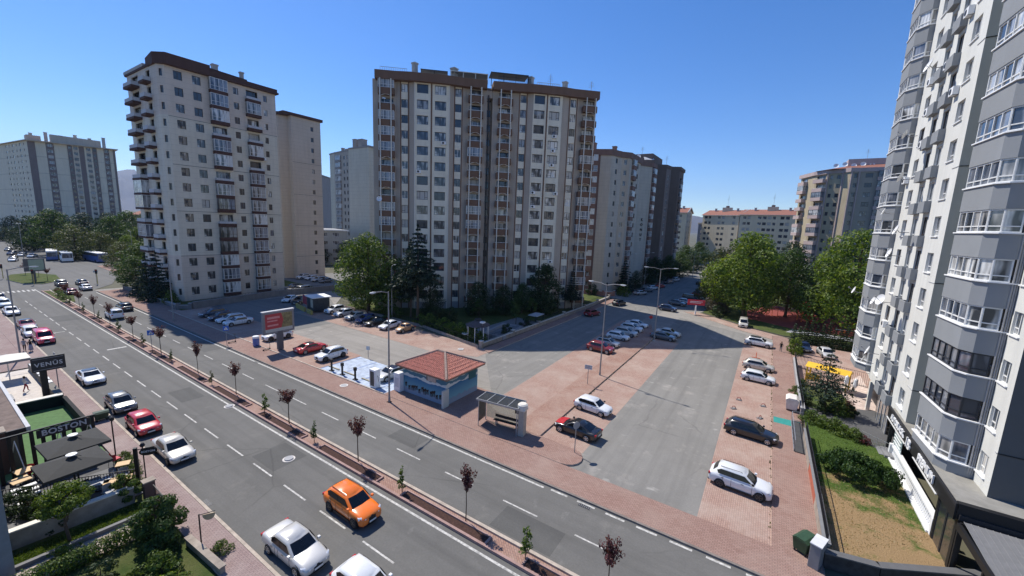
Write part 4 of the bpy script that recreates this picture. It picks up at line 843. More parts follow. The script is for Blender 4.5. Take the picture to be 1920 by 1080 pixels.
# plots
slab('garden_ground', [(-32.7, 44.2), (-32.7, 97), (-40, 98), (-62, 84), (-76, 62), (-70, 47.6), (-47, 46.8)], -.04, .12, GR)
slab('garden_ground', [(-117, 26.7), (-86.5, 26.7), (-89.4, 44), (-89.5, 56), (-112, 57), (-124, 40)], -.04, .14, GR)
slab('lawn', [(4.55, 25.9), (10.1, 28.3), (10.2, 31.5), (10.2, 41.5), (8.6, 43.6), (7.2, 46.2), (4.55, 46.8)], -.04, .3, GRD)
slab('lawn', [(4.6, 49.5), (8.6, 48.8), (9.2, 52), (8.4, 56), (4.6, 57)], -.04, .22, GR); slab('entrance_path', [(4.5, 46.9), (7.3, 46.3), (8.8, 43.7), (10.1, 41.6), (12, 41.6), (12, 53), (9.3, 52), (8.7, 48.7), (4.5, 49.4)], -.04, .2, G_(.1))
sheet('courtyard_paving', [(4.4, 57.1), (8.5, 56.1), (9.3, 52.1), (13, 53), (13, 83), (4.4, 80)], .012, PV_PK); sheet('terrace_paving', [(8.4, 52.3), (11.5, 52.8), (11.5, 66), (8.8, 60)], .05, mat('cream_flagstones', (.55, .44, .38), .9, .3, 2.5))
slab('park_ground', [(-11, 95), (-1.2, 86.2), (3.6, 83.5), (40, 84), (40, 158), (-8, 158)], -.04, .1, GR)
sheet('play_surface', [(-2.5, 95.5), (5, 91), (30, 92), (30, 112), (2, 118), (-3, 105)], .11, RED); sheet('park_path', [(4, 87), (30, 87.5), (30, 90.6), (5, 90)], .11, G_(.35))
sheet('turquoise_mat', R4(2.1, 4.2, 43.4, 44.8), .104, mat('turquoise_paint', (.03, .25, .22), .8, .15, 3))
# ================================================================== vehicles
def paint(name, c, metal=0.0, rough=.32): 
    k = 'paint_'+name
    if k in MATS: return MATS[k]
    m, n, l, b = new_mat(k); tc = n.new('ShaderNodeTexCoord').outputs['Object']
    d = nnoise(n, l, tc, 1.5, 5, lo=.4, hi=.75); col = nmix(n, l, nmath(n, l, 'MULTIPLY', d, .14 if max(c) > .1 else .03), c, (.4, .36, .3)); l.new(col, b.inputs['Base Color'])
    b.inputs['Roughness'].default_value = rough; b.inputs['Metallic'].default_value = metal; b.inputs['Coat Weight'].default_value = .8; b.inputs['Coat Roughness'].default_value = .06
    MATS[k] = m; return m
PT = dict(white=paint('white', (.74, .75, .75)), silver=paint('silver', (.55, .54, .515), .15), grey=paint('grey', (.14, .15, .16), .3), dark=paint('dark', (.03, .033, .037)), black=paint('black', (.008, .008, .01)),
          red=paint('red', (.52, .02, .03)), darkred=paint('darkred', (.22, .008, .012)), orange=paint('orange', (.88, .19, .008), 0, .25), blue=paint('blue', (.015, .04, .16)), petrol=paint('petrol', (.03, .07, .12)), beige=paint('beige', (.50, .28, .13)), navy=paint('navy', (.012, .022, .06)), champagne=paint('champagne', (.55, .52, .46), .15), pink=paint('pinkred', (.62, .03, .09)), paleblue=paint('paleblue', (.45, .55, .62)))
# kind: L, W, belt height, roof height, hood height, x of: rear glass base, roof rear, roof front, windscreen base (fractions of L from centre), tail deck height, wheel radius
KD = dict(
 sedan=(4.6, 1.80, .92, 1.44, .90, -.34, -.20, .06, .24, .98, .32), hatch=(4.1, 1.76, .95, 1.46, .93, -.46, -.33, .07, .26, .94, .32),
 suv=(4.4, 1.84, 1.04, 1.60, 1.04, -.46, -.335, .05, .25, 1.03, .36), coupe=(4.6, 1.84, .92, 1.38, .90, -.42, -.14, .04, .23, .97, .34),
 mini=(4.6, 1.84, 1.1, 1.82, 1.08, -.485, -.46, .15, .33, 1.1, .33), van=(4.9, 1.9, 1.15, 1.92, 1.15, -.49, -.47, .2, .36, 1.15, .34), bug=(4.05, 1.55, .98, 1.48, .86, -.30, -.15, .06, .16, .80, .33),
 estate=(4.7, 1.8, .95, 1.46, .93, -.47, -.36, .05, .24, .95, .33))
RC = random.Random(5)
def car(label, x, y, hd, kind='sedan', col='white', roof=None, hood=None, cat='car', group='parked cars', wheels='alloy', detail=True):
    L, W, ZB, ZR, ZH, rb, rt, ft, fb, ZD, wr = KD[kind]; P = PT[col]; w = W/2
    t = thing('van' if kind == 'van' else 'car', label, cat, (x, y, .015), rad(hd), group); t.scale = (.87, .87, .9)
    bug = kind == 'bug'
    st = []   # body stations: x, halfwidth, z bottom, z top
    if bug: S_ = [(-.5, .42, .42, .58), (-.46, .66, .32, .74), (-.38, .8, .28, .92), (-.26, .92, .25, ZB), (-.1, 1, .24, ZB), (.1, 1, .24, ZB), (.2, .95, .25, .98), (.32, .84, .28, .90), (.43, .72, .32, .74), (.5, .5, .4, .56)]
    else: S_ = [(-.5, .84, .42, ZD-.20), (-.49, .93, .30, ZD-.05), (-.46, .97, .24, ZD-.01), (rb+.02 if rb > -.4 else -.43, 1, .2, ZD), (-.2, 1, .19, ZB), (.0, 1, .19, ZB), (fb-.02, 1, .19, ZB), (fb+.06, .99, .19, ZH-.02), (.40, .96, .2, ZH-.09), (.46, .91, .22, ZH-.17), (.492, .82, .28, ZH-.27), (.5, .72, .36, ZH-.36)]
    b = MB(); rs = []
    for sx, ws, zb, zt in S_:
        hw = w*ws; h = zt-zb; X = sx*L
        half = [(0, zt+.02), (hw*.5, zt+.012), (hw*.84, zt-.015), (hw*.955, zt-.1*h-.01), (hw, zt-.36*h), (hw*.975, zb+.34*h), (hw*.94, zb+.07), (hw*.86, zb), (0, zb)]
        rs.append([(X, yy, zz) for yy, zz in half]+[(X, -yy, zz) for yy, zz in half[-2:0:-1]])
    b.rings(rs, P); bo = b.build('body', t, smooth=True, sub=1)
    # cabin shell with real slope to every side
    bw, tw = w*.93, w*.72 if not kind in ('van', 'mini') else w*.80
    if bug: tw = w*.66
    def sec(fx, z, ww, bow): X = fx*L; return [(X+bow*.0, -ww, z)]
    base = [(rb*L, -bw*.92), (rb*L*.6, -bw), (fb*L*.55, -bw), (fb*L, -bw*.9), (fb*L+.09, 0), (fb*L, bw*.9), (fb*L*.55, bw), (rb*L*.6, bw), (rb*L, bw*.92), (rb*L-.05, 0)]
    topp = [(rt*L, -tw*.94), (rt*L*.6, -tw), (ft*L*.5, -tw), (ft*L, -tw*.93), (ft*L+.06, 0), (ft*L, tw*.93), (ft*L*.5, tw), (rt*L*.6, tw), (rt*L, tw*.94), (rt*L-.04, 0)]
    zb = ZB-.06 if not bug else ZB-.04
    c = MB(); zt = ZR-.07; mid = [((a[0]*.18+b_[0]*.82), (a[1]*.2+b_[1]*.8)) for a, b_ in zip(base, topp)]
    low = [(a[0], a[1], zb) for a in base]; up = [(q[0], q[1], zt-.05) for q in mid]; t2 = [(q[0], q[1], zt) for q in topp]; t3 = [(q[0]*.9, q[1]*.75, ZR-.012) for q in topp]
    c.rings([low, up, t2, t3], P, cap=False); c.f.append(tuple(len(c.v)-10+k for k in range(10))); c.m.append(0)
    c.build('cabin', t, smooth=True)
    if roof:
        r = MB(); r.rings([[(q[0]*.97, q[1]*.96, zt+.012) for q in topp], [(q[0]*.9, q[1]*.76, ZR+.006) for q in topp]], PT[roof]); r.build('roof_panel', t, smooth=False)
    def pane(name, pts, m=CGLASS, s0=.05, s1=.95, t0=.1, t1=.93, out=.018, n=1):
        a, b2, c2, d2 = [Vector(p) for p in pts]; g = MB(); nn = (b2-a).cross(d2-a).normalized()*out
        for i in range(n):
            u0 = s0+(s1-s0)*i/n+(.012 if i else 0); u1 = s0+(s1-s0)*(i+1)/n-(.012 if i < n-1 else 0)
            f = lambda u, v: a*(1-u)*(1-v)+b2*u*(1-v)+c2*u*v+d2*(1-u)*v+nn
            g.poly([f(u0, t0), f(u1, t0), f(u1, t1), f(u0, t1)], m)
        return g
    # side windows (right = -y), windscreen, rear window
    def V(l_, i): return l_[i]
    for sgn in (0, 1):
        if sgn == 0: A_, B_, C_, D_ = low[0], low[3], up[3], up[0]
        else: A_, B_, C_, D_ = low[5], low[8], up[8], up[5]
        a, b2, c2, d2 = [Vector(p) for p in (A_, B_, C_, D_)]; sg = -1 if sgn == 0 else 1
        for v in (a, b2): v.y = sg*bw*.985
        for v in (c2, d2): v.y = sg*(bw*.22+tw*.78)
        nn = (b2-a).cross(d2-a).normalized()
        def F(u, v, o): u = u if sgn == 0 else 1-u; return a*(1-u)*(1-v)+b2*u*(1-v)+c2*u*v+d2*(1-u)*v+nn*o
        boxy = kind in ('mini', 'van'); rr_ = [(.05, .2), (.965, .2), (.94, .93), (.06, .93)] if boxy else [(.15, .2), (.965, .2), (.94, .93), (.13, .93), (.05, .62)]
        g = MB(); pts = [F(u, v, .03) for u, v in rr_]; g.poly(pts if sgn == 0 else pts[::-1], CGLASS); go_ = g.build('side_window', t)
        g = MB()
        for u in ((.36, .66) if boxy or kind == 'estate' else (.52,)): q_ = [F(u-.008, .2, .036), F(u+.008, .2, .036), F(u+.008, .93, .036), F(u-.008, .93, .036)]; g.poly(q_ if sgn == 0 else q_[::-1], P if boxy else BLACK)
        g.build('pillar', go_)
    for nm, ii in (('windscreen', (3, 4, 5)), ('rear_window', (8, 9, 0))):
        g = MB()
        for i, j in ((ii[0], ii[1]), (ii[1], ii[2])):
            first = i == ii[0]; g.merge(pane('w', (low[i], low[j], up[j], up[i]), s0=.1 if first else 0, s1=1 if first else .9, t0=.14 if nm == 'windscreen' else .3, t1=.97, out=.02))
        g.build(nm, t)
    # wheels
    for sx in (-.30 if not bug else -.29, .32 if not bug else .30):
        for sy in (-1, 1):
            Y = sy*(w-.10); ty = MB(); q = MB()
            def disc(rr, y0, y1, m, n=16): q2 = MB(); q2.rings([[(rr*math.cos(2*math.pi*j/n), yy, rr*math.sin(2*math.pi*j/n)) for j in range(n)] for yy in (y0, y1)], m); return q2
            arch = disc(wr+.075, -.06, .106*1, BLACK) if True else None
            am = MB(); am.merge(arch, Matrix.Translation((sx*L, sy*(w-.10), wr+.03)) @ Matrix.Scale(1, 4)); am.v = [(a_, (sy*(w+.006) if abs(b_) > w-.02 else b_), max(c_, .2)) for a_, b_, c_ in am.v]
            am.build('wheel_arch', t)
            ty.merge(disc(wr, -.11, .11, RUBBER)); wo = ty.build('wheel', t, loc=(sx*L, sy*(w-.085), wr), smooth=False)
            rm = MB(); R0 = RIMD if wheels == 'dark' else RIM; rm.merge(disc(wr*.2, .112*1, .122, R0, 8))
            yy = sy*.115
            rm = MB(); n = 20; rm.rings([[(r_*math.cos(2*math.pi*j/n), y_, r_*math.sin(2*math.pi*j/n)) for j in range(n)] for r_, y_ in ((wr*.68, sy*.112), (wr*.6, sy*.125), (wr*.56, sy*.113))], R0, cap=False)
            for k in range(5):
                a = k*2*math.pi/5; dx, dz = math.cos(a), math.sin(a); px, pz = -dz*.03, dx*.03
                rm.poly([(px, yy*1.06, pz), (-px, yy*1.06, -pz), (dx*wr*.6-px*1.4, yy*1.06, dz*wr*.6-pz*1.4), (dx*wr*.6+px*1.4, yy*1.06, dz*wr*.6+pz*1.4)], R0)
            ro = rm.build('rim', wo)
    if not detail: return t
    zl = ZH-.27
    for sy in (-1, 1):
        h = MB(); x1 = L*.5
        if bug: h.merge(MB().lathe([(.11, 0), (.1, .05), (.03, .08)], HEADL, 12), Matrix.Translation((L*.43, sy*w*.62, .68)) @ Matrix.Rotation(rad(70), 4, 'Y'))
        else: h.rings([[(x1-.10, sy*w*.52, zl+.03), (x1-.26, sy*w*.93, zl+.10), (x1-.36, sy*w*.955, zl+.10), (x1-.30, sy*w*.955, zl-.04), (x1-.03, sy*w*.66, zl-.07), (x1-.0, sy*w*.52, zl-.04)], [(x1-.19, sy*w*.5, zl+.06), (x1-.32, sy*w*.88, zl+.135), (x1-.42, sy*w*.9, zl+.13), (x1-.4, sy*w*.9, zl-.04), (x1-.1, sy*w*.6, zl-.07), (x1-.1, sy*w*.5, zl-.04)]], HEADL)
        h.build('headlight', t)
        r = MB(); zt_ = ZD-.13; r.box(-L*.5-.004, -L*.5+.14, sy*w*.9-.2 if sy > 0 else sy*w*.93, sy*w*.93 if sy > 0 else sy*w*.9+.2, zt_-.12, zt_+.05, TAILL); r.build('tail_light', t, bevel=.015)
        m_ = MB(); X = fb*L-.18; m_.box(X-.09, X+.09, sy*(w+.02)-.08, sy*(w+.02)+.08, ZB+.02, ZB+.15, BLACK if col in ('orange', 'white') and RC.random() < .5 else P); m_.box(X-.03, X+.03, min(sy*(w-.1), sy*(w)), max(sy*(w-.1), sy*w), ZB+.03, ZB+.07, BLACK); m_.build('wing_mirror', t, bevel=.02)
    g = MB()
    if not bug: g.rings([[(L*.5-.02, -w*.5, .36), (L*.5+.026, 0, .36), (L*.5-.02, w*.5, .36)], [(L*.5-.03, -w*.52, ZH-.34), (L*.5+.022, 0, ZH-.34), (L*.5-.03, w*.52, ZH-.34)], [(L*.5-.10, -w*.48, ZH-.25), (L*.5-.05, 0, ZH-.25), (L*.5-.10, w*.48, ZH-.25)]], BLACK, closed=False, cap=False)
    else: g.tube([(L*.47, -w*.6, .42), (L*.5+.04, 0, .42), (L*.47, w*.6, .42)], .04, STEEL, 6)
    g.build('grille', t)
    g = MB(); g.box(L*.5+.03, L*.5+.04, -.26, .26, .40, .51, PLATE); g.build('number_plate', t); g = MB(); g.box(-L*.5-.02, -L*.5-.008, -.26, .26, .56, .68, PLATE); g.build('number_plate', t)
    sm = MB()
    for sy in (-1, 1):
        for fx in ((fb-.05, .5*(fb+rb)-.02, rb+.2) if not bug else (.14, -.14)): sm.box(fx*L-.009, fx*L+.009, sy*(w-.012)-.006, sy*(w-.012)+.006, .34, ZB-.1, BLACK)
        for fx in ((fb-.2), (.5*(fb+rb)-.16)): sm.box(fx*L-.09, fx*L+.09, sy*(w-.002)-.012, sy*(w-.002)+.012, ZB-.2, ZB-.165, P if col in ('black', 'dark') else BLACK)
    sm.build('door_seam', t)
    if not bug: bi = MB(); bi.rings([[(L*.5-.07, -w*.66, .24), (L*.5+.01, 0, .24), (L*.5-.07, w*.66, .24)], [(L*.5-.035, -w*.68, .35), (L*.5+.03, 0, .35), (L*.5-.035, w*.68, .35)]], BLACK, closed=False, cap=False); bi.build('bumper_intake', t); bi = MB(); bi.box(-L*.5-.012, -L*.5+.12, -w*.8, w*.8, .26, .42, BLACK); bi.build('rear_bumper', t, bevel=.02)
    if hood:
        hd_ = MB(); hd_.rings([[(fb*L+.16, -w*.84, ZH+.0), (fb*L+.2, 0, ZH+.045), (fb*L+.16, w*.84, ZH+.0)], [(L*.40, -w*.8, ZH-.06), (L*.41, 0, ZH-.02), (L*.40, w*.8, ZH-.06)], [(L*.462, -w*.66, ZH-.145), (L*.472, 0, ZH-.12), (L*.462, w*.66, ZH-.145)]], PT[hood], closed=False, cap=False); hd_.build('bonnet', t, smooth=True)
    if kind in ('suv', 'estate'):
        g = MB()
        for sy in (-1, 1): g.tube([(rt*L+.05, sy*tw*.86, ZR+.0), (0, sy*tw*.9, ZR+.045), (ft*L-.1, sy*tw*.86, ZR+.0)], .02, BLACK, 5)
        g.build('roof_rail', t)
    if kind == 'suv' and col not in ('black',):
        g = MB()
        for sy in (-1, 1): g.box(-.19*L, .21*L, sy*(w+.0)-.012, sy*(w+.0)+.012, .2, .34, BLACK)
        g.build('sill_cladding', t)
    return t
K1 = 'cars parked along the near kerb'
car('white sedan with a dark glass roof parked beside the black lettered roadside sign', -56.5, 9.55, 0, 'coupe', 'white', roof='dark', group=K1)
car('dark grey hatchback with a pale worn bonnet, parked behind the red hatchback', -46.7, 9.5, 0, 'hatch', 'grey', hood='silver', group=K1)
car('bright red hatchback parked at the near kerb, behind the silver-white saloon', -40.7, 9.45, 0, 'hatch', 'red', group=K1)
car('silver-white older saloon parked at the near kerb in front of the red hatchback', -34.6, 9.5, 0, 'sedan', 'champagne', group=K1, wheels='dark')
car('silver rounded saloon parked at the near kerb at the bottom of the view', -18.9, 9.7, 1, 'sedan', 'silver', group=K1)
car('white car cut off by the bottom edge, in front of the silver rounded saloon', -14.0, 10.3, 0, 'hatch', 'white', group=K1)
car('orange crossover with dark wheels driving along the near carriageway', -19.3, 13.35, -1, 'suv', 'orange', group='moving cars', wheels='dark')
car('pinkish red van parked nearest the two walkers on the near kerb', -77.6, 9.4, 0, 'mini', 'pink', cat='van', group=K1)
car('white hatchback tucked behind the pinkish red van', -82.6, 9.0, 0, 'hatch', 'white', group=K1)
car('dark red coupe parked behind the white hatchback and the red van', -88.5, 9.3, 0, 'coupe', 'darkred', roof='dark', group=K1)
car('white saloon with black windows parked ahead of the dark red coupe near the left edge', -101, 9.3, 0, 'sedan', 'white', group=K1)
car('pale blue car at the left edge behind the white saloon', -110, 9.5, 0, 'sedan', 'paleblue', group=K1)
car('dark blue car cut by the left edge, rearmost of the kerb row', -117, 9.6, 0, 'hatch', 'navy', group=K1)
K2 = 'cars driving away on the far carriageway'
car('white minivan driving away beside the median trees', -87.5, 18.3, 180, 'mini', 'white', group=K2, cat='van')
car('dark crossover driving away just ahead of the white minivan', -93.3, 20.9, 180, 'suv', 'dark', group=K2)
car('red car driving away nearest the median at the crossing', -117, 18.6, 180, 'hatch', 'darkred', group=K2)
car('white saloon driving away by the far kerb at the crossing', -122, 21.6, 180, 'sedan', 'white', group=K2)
car('dark purple car ahead of the white saloon at the crossing', -130.5, 22.6, 180, 'sedan', 'navy', group=K2)
car('silver-roofed dark crossover furthest along beside the planted median tip', -131.5, 19.6, 180, 'suv', 'grey', roof='silver', group=K2)
K3 = 'cars in the left car park'
car('petrol blue estate in the shade, first of the shaded row by the left tower', -78.6, 28.6, -90, 'estate', 'petrol', group=K3)
car('navy hatchback in the shade between the blue estate and the white minivan-like estate', -74.8, 28.3, -90, 'hatch', 'navy', group=K3)
car('white estate in the shade beside the white older saloon', -72.3, 28.7, -90, 'estate', 'white', group=K3)
car('white older saloon at the open end of the shaded row', -69.8, 28.7, -90, 'sedan', 'white', group=K3)
car('white crossover parked behind the billboard post', -57.6, 28.5, -90, 'suv', 'white', group=K3, wheels='dark')
car('red coupe with a glossy black roof beside the billboard', -49.0, 28.4, 90, 'coupe', 'red', roof='black', group=K3)
car('white crossover with black windows between the red coupe and the charging bays', -44.6, 28.4, -90, 'suv', 'white', group=K3, wheels='dark')
car('pearl white electric car with a dark glass roof parked at the charging cabinet', -34.1, 28.9, -90, 'coupe', 'silver', roof='navy', group=K3)
car('white car in the shade left of the yellow-walled kiosk', -81.8, 43.4, -60, 'sedan', 'white', group=K3)
car('black crossover in the shade touching the yellow kiosk wall', -78.6, 43.6, -60, 'suv', 'black', group=K3)
K4 = 'cars under the big tree'
car('white crossover at the kiosk end of the row under the big tree', -66.4, 43.4, -88, 'suv', 'white', group=K4)
car('white coupe-like hatchback second in the row under the big tree', -63.2, 43.0, -88, 'hatch', 'white', group=K4)
car('silver saloon third in the row under the big tree', -59.8, 43.0, -88, 'sedan', 'silver', group=K4)
car('deep blue car in the tree shade between the silver saloon and the black car', -56.8, 42.8, -88, 'hatch', 'blue', group=K4)
car('black car in the deepest shade of the big tree', -54.1, 42.6, -88, 'sedan', 'black', group=K4)
car('silver-white car beside the small orange-beige round-backed car', -50.6, 42.7, -85, 'sedan', 'white', group=K4)
car('orange-beige round-backed old car at the sunny end of the tree row', -47.3, 42.9, -88, 'bug', 'beige', group=K4)
K5 = 'cars behind the left tower'
car('champagne minivan nearest the wall beside the left tower', -89.8, 50.4, -75, 'mini', 'champagne', group=K5, cat='van')
car('dark hatchback squeezed left of the champagne minivan', -92.6, 50.2, -80, 'hatch', 'dark', group=K5); car('black saloon in the corner by the left tower, two cars left of the minivan', -95.4, 51.5, -80, 'sedan', 'black', group=K5)
car('white crossover in the far row behind the left tower, left one of the white pair', -109.4, 62.0, -80, 'suv', 'white', group=K5); car('white hatchback in the far row behind the left tower, right one of the white pair', -106.4, 62.6, -80, 'hatch', 'white', group=K5)
car('silver estate in the far row behind the left tower, right of the white pair', -102.6, 62.4, -80, 'estate', 'silver', group=K5); car('dark grey car at the right end of the far row behind the left tower', -99.4, 62.4, -80, 'hatch', 'grey', group=K5)
K6 = 'cars on the central island'
car('dark red crossover at the sunny end of the central row', -18.8, 53.6, -3, 'suv', 'darkred', group=K6); car('small silver car with a black roof behind the dark red crossover', -19.0, 57.0, -3, 'hatch', 'silver', roof='black', group=K6)
car('white hatchback third in the central row', -18.9, 61.6, -3, 'hatch', 'white', group=K6); car('silver crossover fourth in the central row', -18.6, 64.7, -3, 'suv', 'silver', group=K6)
car('white crossover fifth in the central row', -18.7, 68.2, -3, 'suv', 'white', group=K6); car('white saloon at the far end of the central row', -18.9, 72.0, -5, 'sedan', 'white', group=K6)
car('dark grey saloon in the shade on the right side of the island', -13.0, 66.6, -3, 'coupe', 'grey', group=K6); car('silver saloon in the shade just beyond the dark grey saloon', -12.9, 69.6, -3, 'sedan', 'silver', group=K6)
car('white hatchback parked alone on the near brick bays of the island', -12.6, 35.1, -5, 'hatch', 'white', group=K6); car('black hatchback with a bright red bonnet at the near tip of the island', -12.1, 30.2, 177, 'coupe', 'black', hood='red', group=K6)
K7 = 'cars in the right-hand row'
car('white crossover with black roof line at the far end of the right-hand row', .1, 73.0, -6, 'suv', 'white', roof='dark', group=K7); car('champagne silver hatchback, farther one of the close pair on the right', .4, 60.0, -4, 'hatch', 'champagne', group=K7)
car('white hatchback, nearer one of the close pair on the right', .5, 54.9, -4, 'hatch', 'white', group=K7); car('black crossover-like car alone in the middle of the right-hand row', .4, 39.0, -5, 'estate', 'black', group=K7)
car('large white crossover with black wheels nearest the camera in the right-hand row', .1, 30.2, -4, 'suv', 'white', group=K7, wheels='dark')
K8 = 'cars on the side street'
car('dark blue crossover driving across in the sunlit gap', -17.6, 91.6, -6, 'suv', 'navy', group=K8)
car('grey crossover front left in the shaded cluster by the red sign', -17.2, 100.0, -5, 'suv', 'grey', group=K8); car('silver car second in the shaded cluster by the red sign', -16.2, 104.0, -5, 'hatch', 'silver', group=K8)
car('black van-like car in the shaded cluster before the red one', -15.8, 110.0, -5, 'mini', 'black', group=K8, cat='van'); car('red crossover at the back of the shaded cluster near the red kiosk', -15.0, 119, -5, 'suv', 'darkred', group=K8)
car('dark red car driving in the tower shade near the garden wall', -28.6, 75.0, 75, 'suv', 'darkred', group=K8); car('dark crossover waiting by the corner of the garden wall', -28.0, 90.0, 75, 'suv', 'dark', group=K8)
car('pale silver saloon first of the row along the side-street kerb', -28.4, 109, 60, 'sedan', 'silver', group=K8); car('grey hatchback second of the row along the side-street kerb', -28.2, 115.5, 60, 'hatch', 'grey', group=K8)
car('white hatchback third of the row along the side-street kerb', -28.2, 121.5, 60, 'hatch', 'white', group=K8); car('small red car at the end of the row along the side-street kerb', -27.2, 127, 70, 'hatch', 'red', group=K8)
car('grey estate parked farther up the side street', -27.4, 140, 70, 'estate', 'grey', group=K8); car('silver minivan farthest up the near part of the side street', -26.8, 148, 80, 'mini', 'silver', group=K8, cat='van')
car('silver car in tree shade by the playground edge', -2.8, 86.6, -88, 'mini', 'champagne', group=K8); car('dark blue saloon in the brick courtyard by the hedge', 6.0, 75.4, -80, 'sedan', 'navy', group='cars in the courtyard'); car('silver saloon in the brick courtyard beside the dark blue one', 8.6, 73.6, -80, 'sedan', 'silver', group='cars in the courtyard')
K9 = 'cars parked along the far street'
cc = ['dark', 'navy', 'grey', 'silver', 'dark', 'silver', 'white', 'grey', 'white', 'silver', 'white', 'dark']
oz = ['first', 'second', 'third', 'fourth', 'fifth', 'sixth', 'seventh', 'eighth', 'ninth', 'tenth', 'eleventh', 'twelfth']
for i, c in enumerate(cc):
    kd = ['hatch', 'sedan', 'suv', 'hatch'][i % 4]; car('%s car, %s of the row of cars beyond the red kiosk counted from the kiosk' % (c, oz[i]), -18.6+i*.42, 146+i*5.2, 70, kd, c, group=K9, detail=False)
for i, c in enumerate(['white', 'silver', 'white', 'grey', 'white', 'dark']): car('%s car, %s in the second far row nearest the distant gardens' % (c, oz[i]), -9.5+i*.8, 196+i*6, 70, ['suv', 'hatch', 'sedan'][i % 3], c, group=K9, detail=False)
KA = 'cars at the far left junction'
for i, (x, y, h_, kd, c, lb) in enumerate(((-242, 24, -20, 'sedan', 'grey', 'grey saloon crossing the sunlit junction at the far left'), (-221, 22.5, -25, 'suv', 'navy', 'dark blue car, first in the queue left of the bus'), (-214.5, 24, -25, 'hatch', 'silver', 'silver car, second in the queue left of the bus'),
    (-201, 20.5, -20, 'sedan', 'dark', 'dark car behind the small billboard at the junction'), (-196, 20.0, -20, 'hatch', 'white', 'white car behind the small billboard at the junction'), (-209, 25.5, -25, 'sedan', 'white', 'white car, third in the queue left of the bus'), (-282, 30, -10, 'mini', 'dark', 'dark van at the far left edge by the trees'), (-262, 32, -10, 'mini', 'silver', 'silver van beyond the crossing beside the dark trees'))):
    car(lb, x, y, h_, kd, c, group=KA, detail=False)
def bus(label, x, y, hd, L, c, c2, windows_side=True):
    t = thing('bus', label, 'bus', (x, y, 0), rad(hd), 'buses at the junction'); b = MB(); b.box(-L/2, L/2, -1.25, 1.25, .3, 2.0, c).box(-L/2, L/2, -1.24, 1.24, 2.9, 3.1, WHITE); 
    b.box(-L/2, L/2, -1.2, 1.2, 2.0, 2.9, c2); b.build('body', t, bevel=.08)
    w_ = MB()
    for k in range(int(L/1.3)):
        X = -L/2+.3+k*1.3
        for sy in (-1, 1): w_.box(X, X+1.15, sy*1.225-.01, sy*1.225+.01, 2.02, 2.86, PANES[0])
    w_.build('side_window', t); w_ = MB(); w_.box(L/2-.01, L/2+.03, -1.1, 1.1, 1.3, 2.7, PANES[3]); w_.build('windscreen', t)
    for sx in (-.3, .32):
        for sy in (-1, 1): q = MB(); q.rings([[(.48*math.cos(j*.45), yy, .48*math.sin(j*.45)) for j in range(14)] for yy in (-.15, .15)], RUBBER); q.build('wheel', t, loc=(sx*L, sy*1.12, .48))
BLU = paint('busblue', (.02, .1, .35))
bus('blue and white bus at the junction behind the small billboard', -199, 28.5, -8, 10.5, BLU, WHITE); bus('long blue bus standing in front of the dark trees at the junction', -186, 36.0, 6, 12, BLU, BLU); bus('white minibus parked right behind the blue and white bus', -190, 30.2, -5, 7, WHITE, WHITE)
# ================================================================== vegetation
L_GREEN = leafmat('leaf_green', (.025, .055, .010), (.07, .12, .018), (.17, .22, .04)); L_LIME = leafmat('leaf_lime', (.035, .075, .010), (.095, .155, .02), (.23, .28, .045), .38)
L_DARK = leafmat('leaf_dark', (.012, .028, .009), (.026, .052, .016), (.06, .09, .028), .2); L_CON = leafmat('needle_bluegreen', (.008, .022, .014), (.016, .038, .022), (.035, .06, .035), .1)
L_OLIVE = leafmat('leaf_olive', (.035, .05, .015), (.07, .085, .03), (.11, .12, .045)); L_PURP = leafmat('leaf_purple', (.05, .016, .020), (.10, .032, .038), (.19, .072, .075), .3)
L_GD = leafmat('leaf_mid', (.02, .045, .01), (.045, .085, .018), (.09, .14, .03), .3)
def leaves(mb, blobs, n, size, m, seed, shell=.75, flat=.5):
    r = random.Random(seed); tot = sum(b[3]*b[4]*b[5] for b in blobs)
    for bx_, by_, bz_, rx, ry, rz_ in blobs:
        k = max(6, int(n*(rx*ry*rz_)/tot))
        for _ in range(k):
            th = r.uniform(0, 6.283); cz = r.uniform(-1, 1); sq = math.sqrt(1-cz*cz); d = Vector((sq*math.cos(th), sq*math.sin(th), cz)); rr = r.uniform(shell**3, 1)**(1/3)*(1+.16*math.sin(th*3+bz_)*sq)
            if r.random() < .08: rr *= r.uniform(1.02, 1.18)
            p = Vector((bx_+d.x*rx*rr, by_+d.y*ry*rr, bz_+d.z*rz_*rr)); nrm = (d+Vector((r.uniform(-1, 1), r.uniform(-1, 1), r.uniform(-.6, 1)))*flat*1.3).normalized()
            a = nrm.orthogonal().normalized(); a = (Matrix.Rotation(r.uniform(0, 6.28), 3, nrm) @ a); b = nrm.cross(a); s = size*r.uniform(.55, 1.25); w_ = s*r.uniform(.4, .7)
            mb.poly([p-a*s*.5, p+b*w_*.5+nrm*s*.06, p+a*s*.5, p-b*w_*.5+nrm*s*.06], m)
    return mb
def crownblobs(h0, h1, rad_, n, seed, squash=.75, core=True, top=.8):
    """uneven crown made of many clumps round a trunk axis"""
    r = random.Random(seed); B = []
    for k in range(n):
        f = (k+.5)/n; z = h0+(h1-h0)*f; env = math.sin(math.pi*min(1, (.18+.82*f))**.8)**.6*rad_ if top > .5 else (1-f)*rad_+.2
        a = k*2.4+r.uniform(-.4, .4); q = r.uniform(.35, .85)*env; s = rad_*r.uniform(.26, .42)*(1.05-.35*f)
        B.append((q*math.cos(a), q*math.sin(a), z-s*.3, s, s, s*squash))
    return B
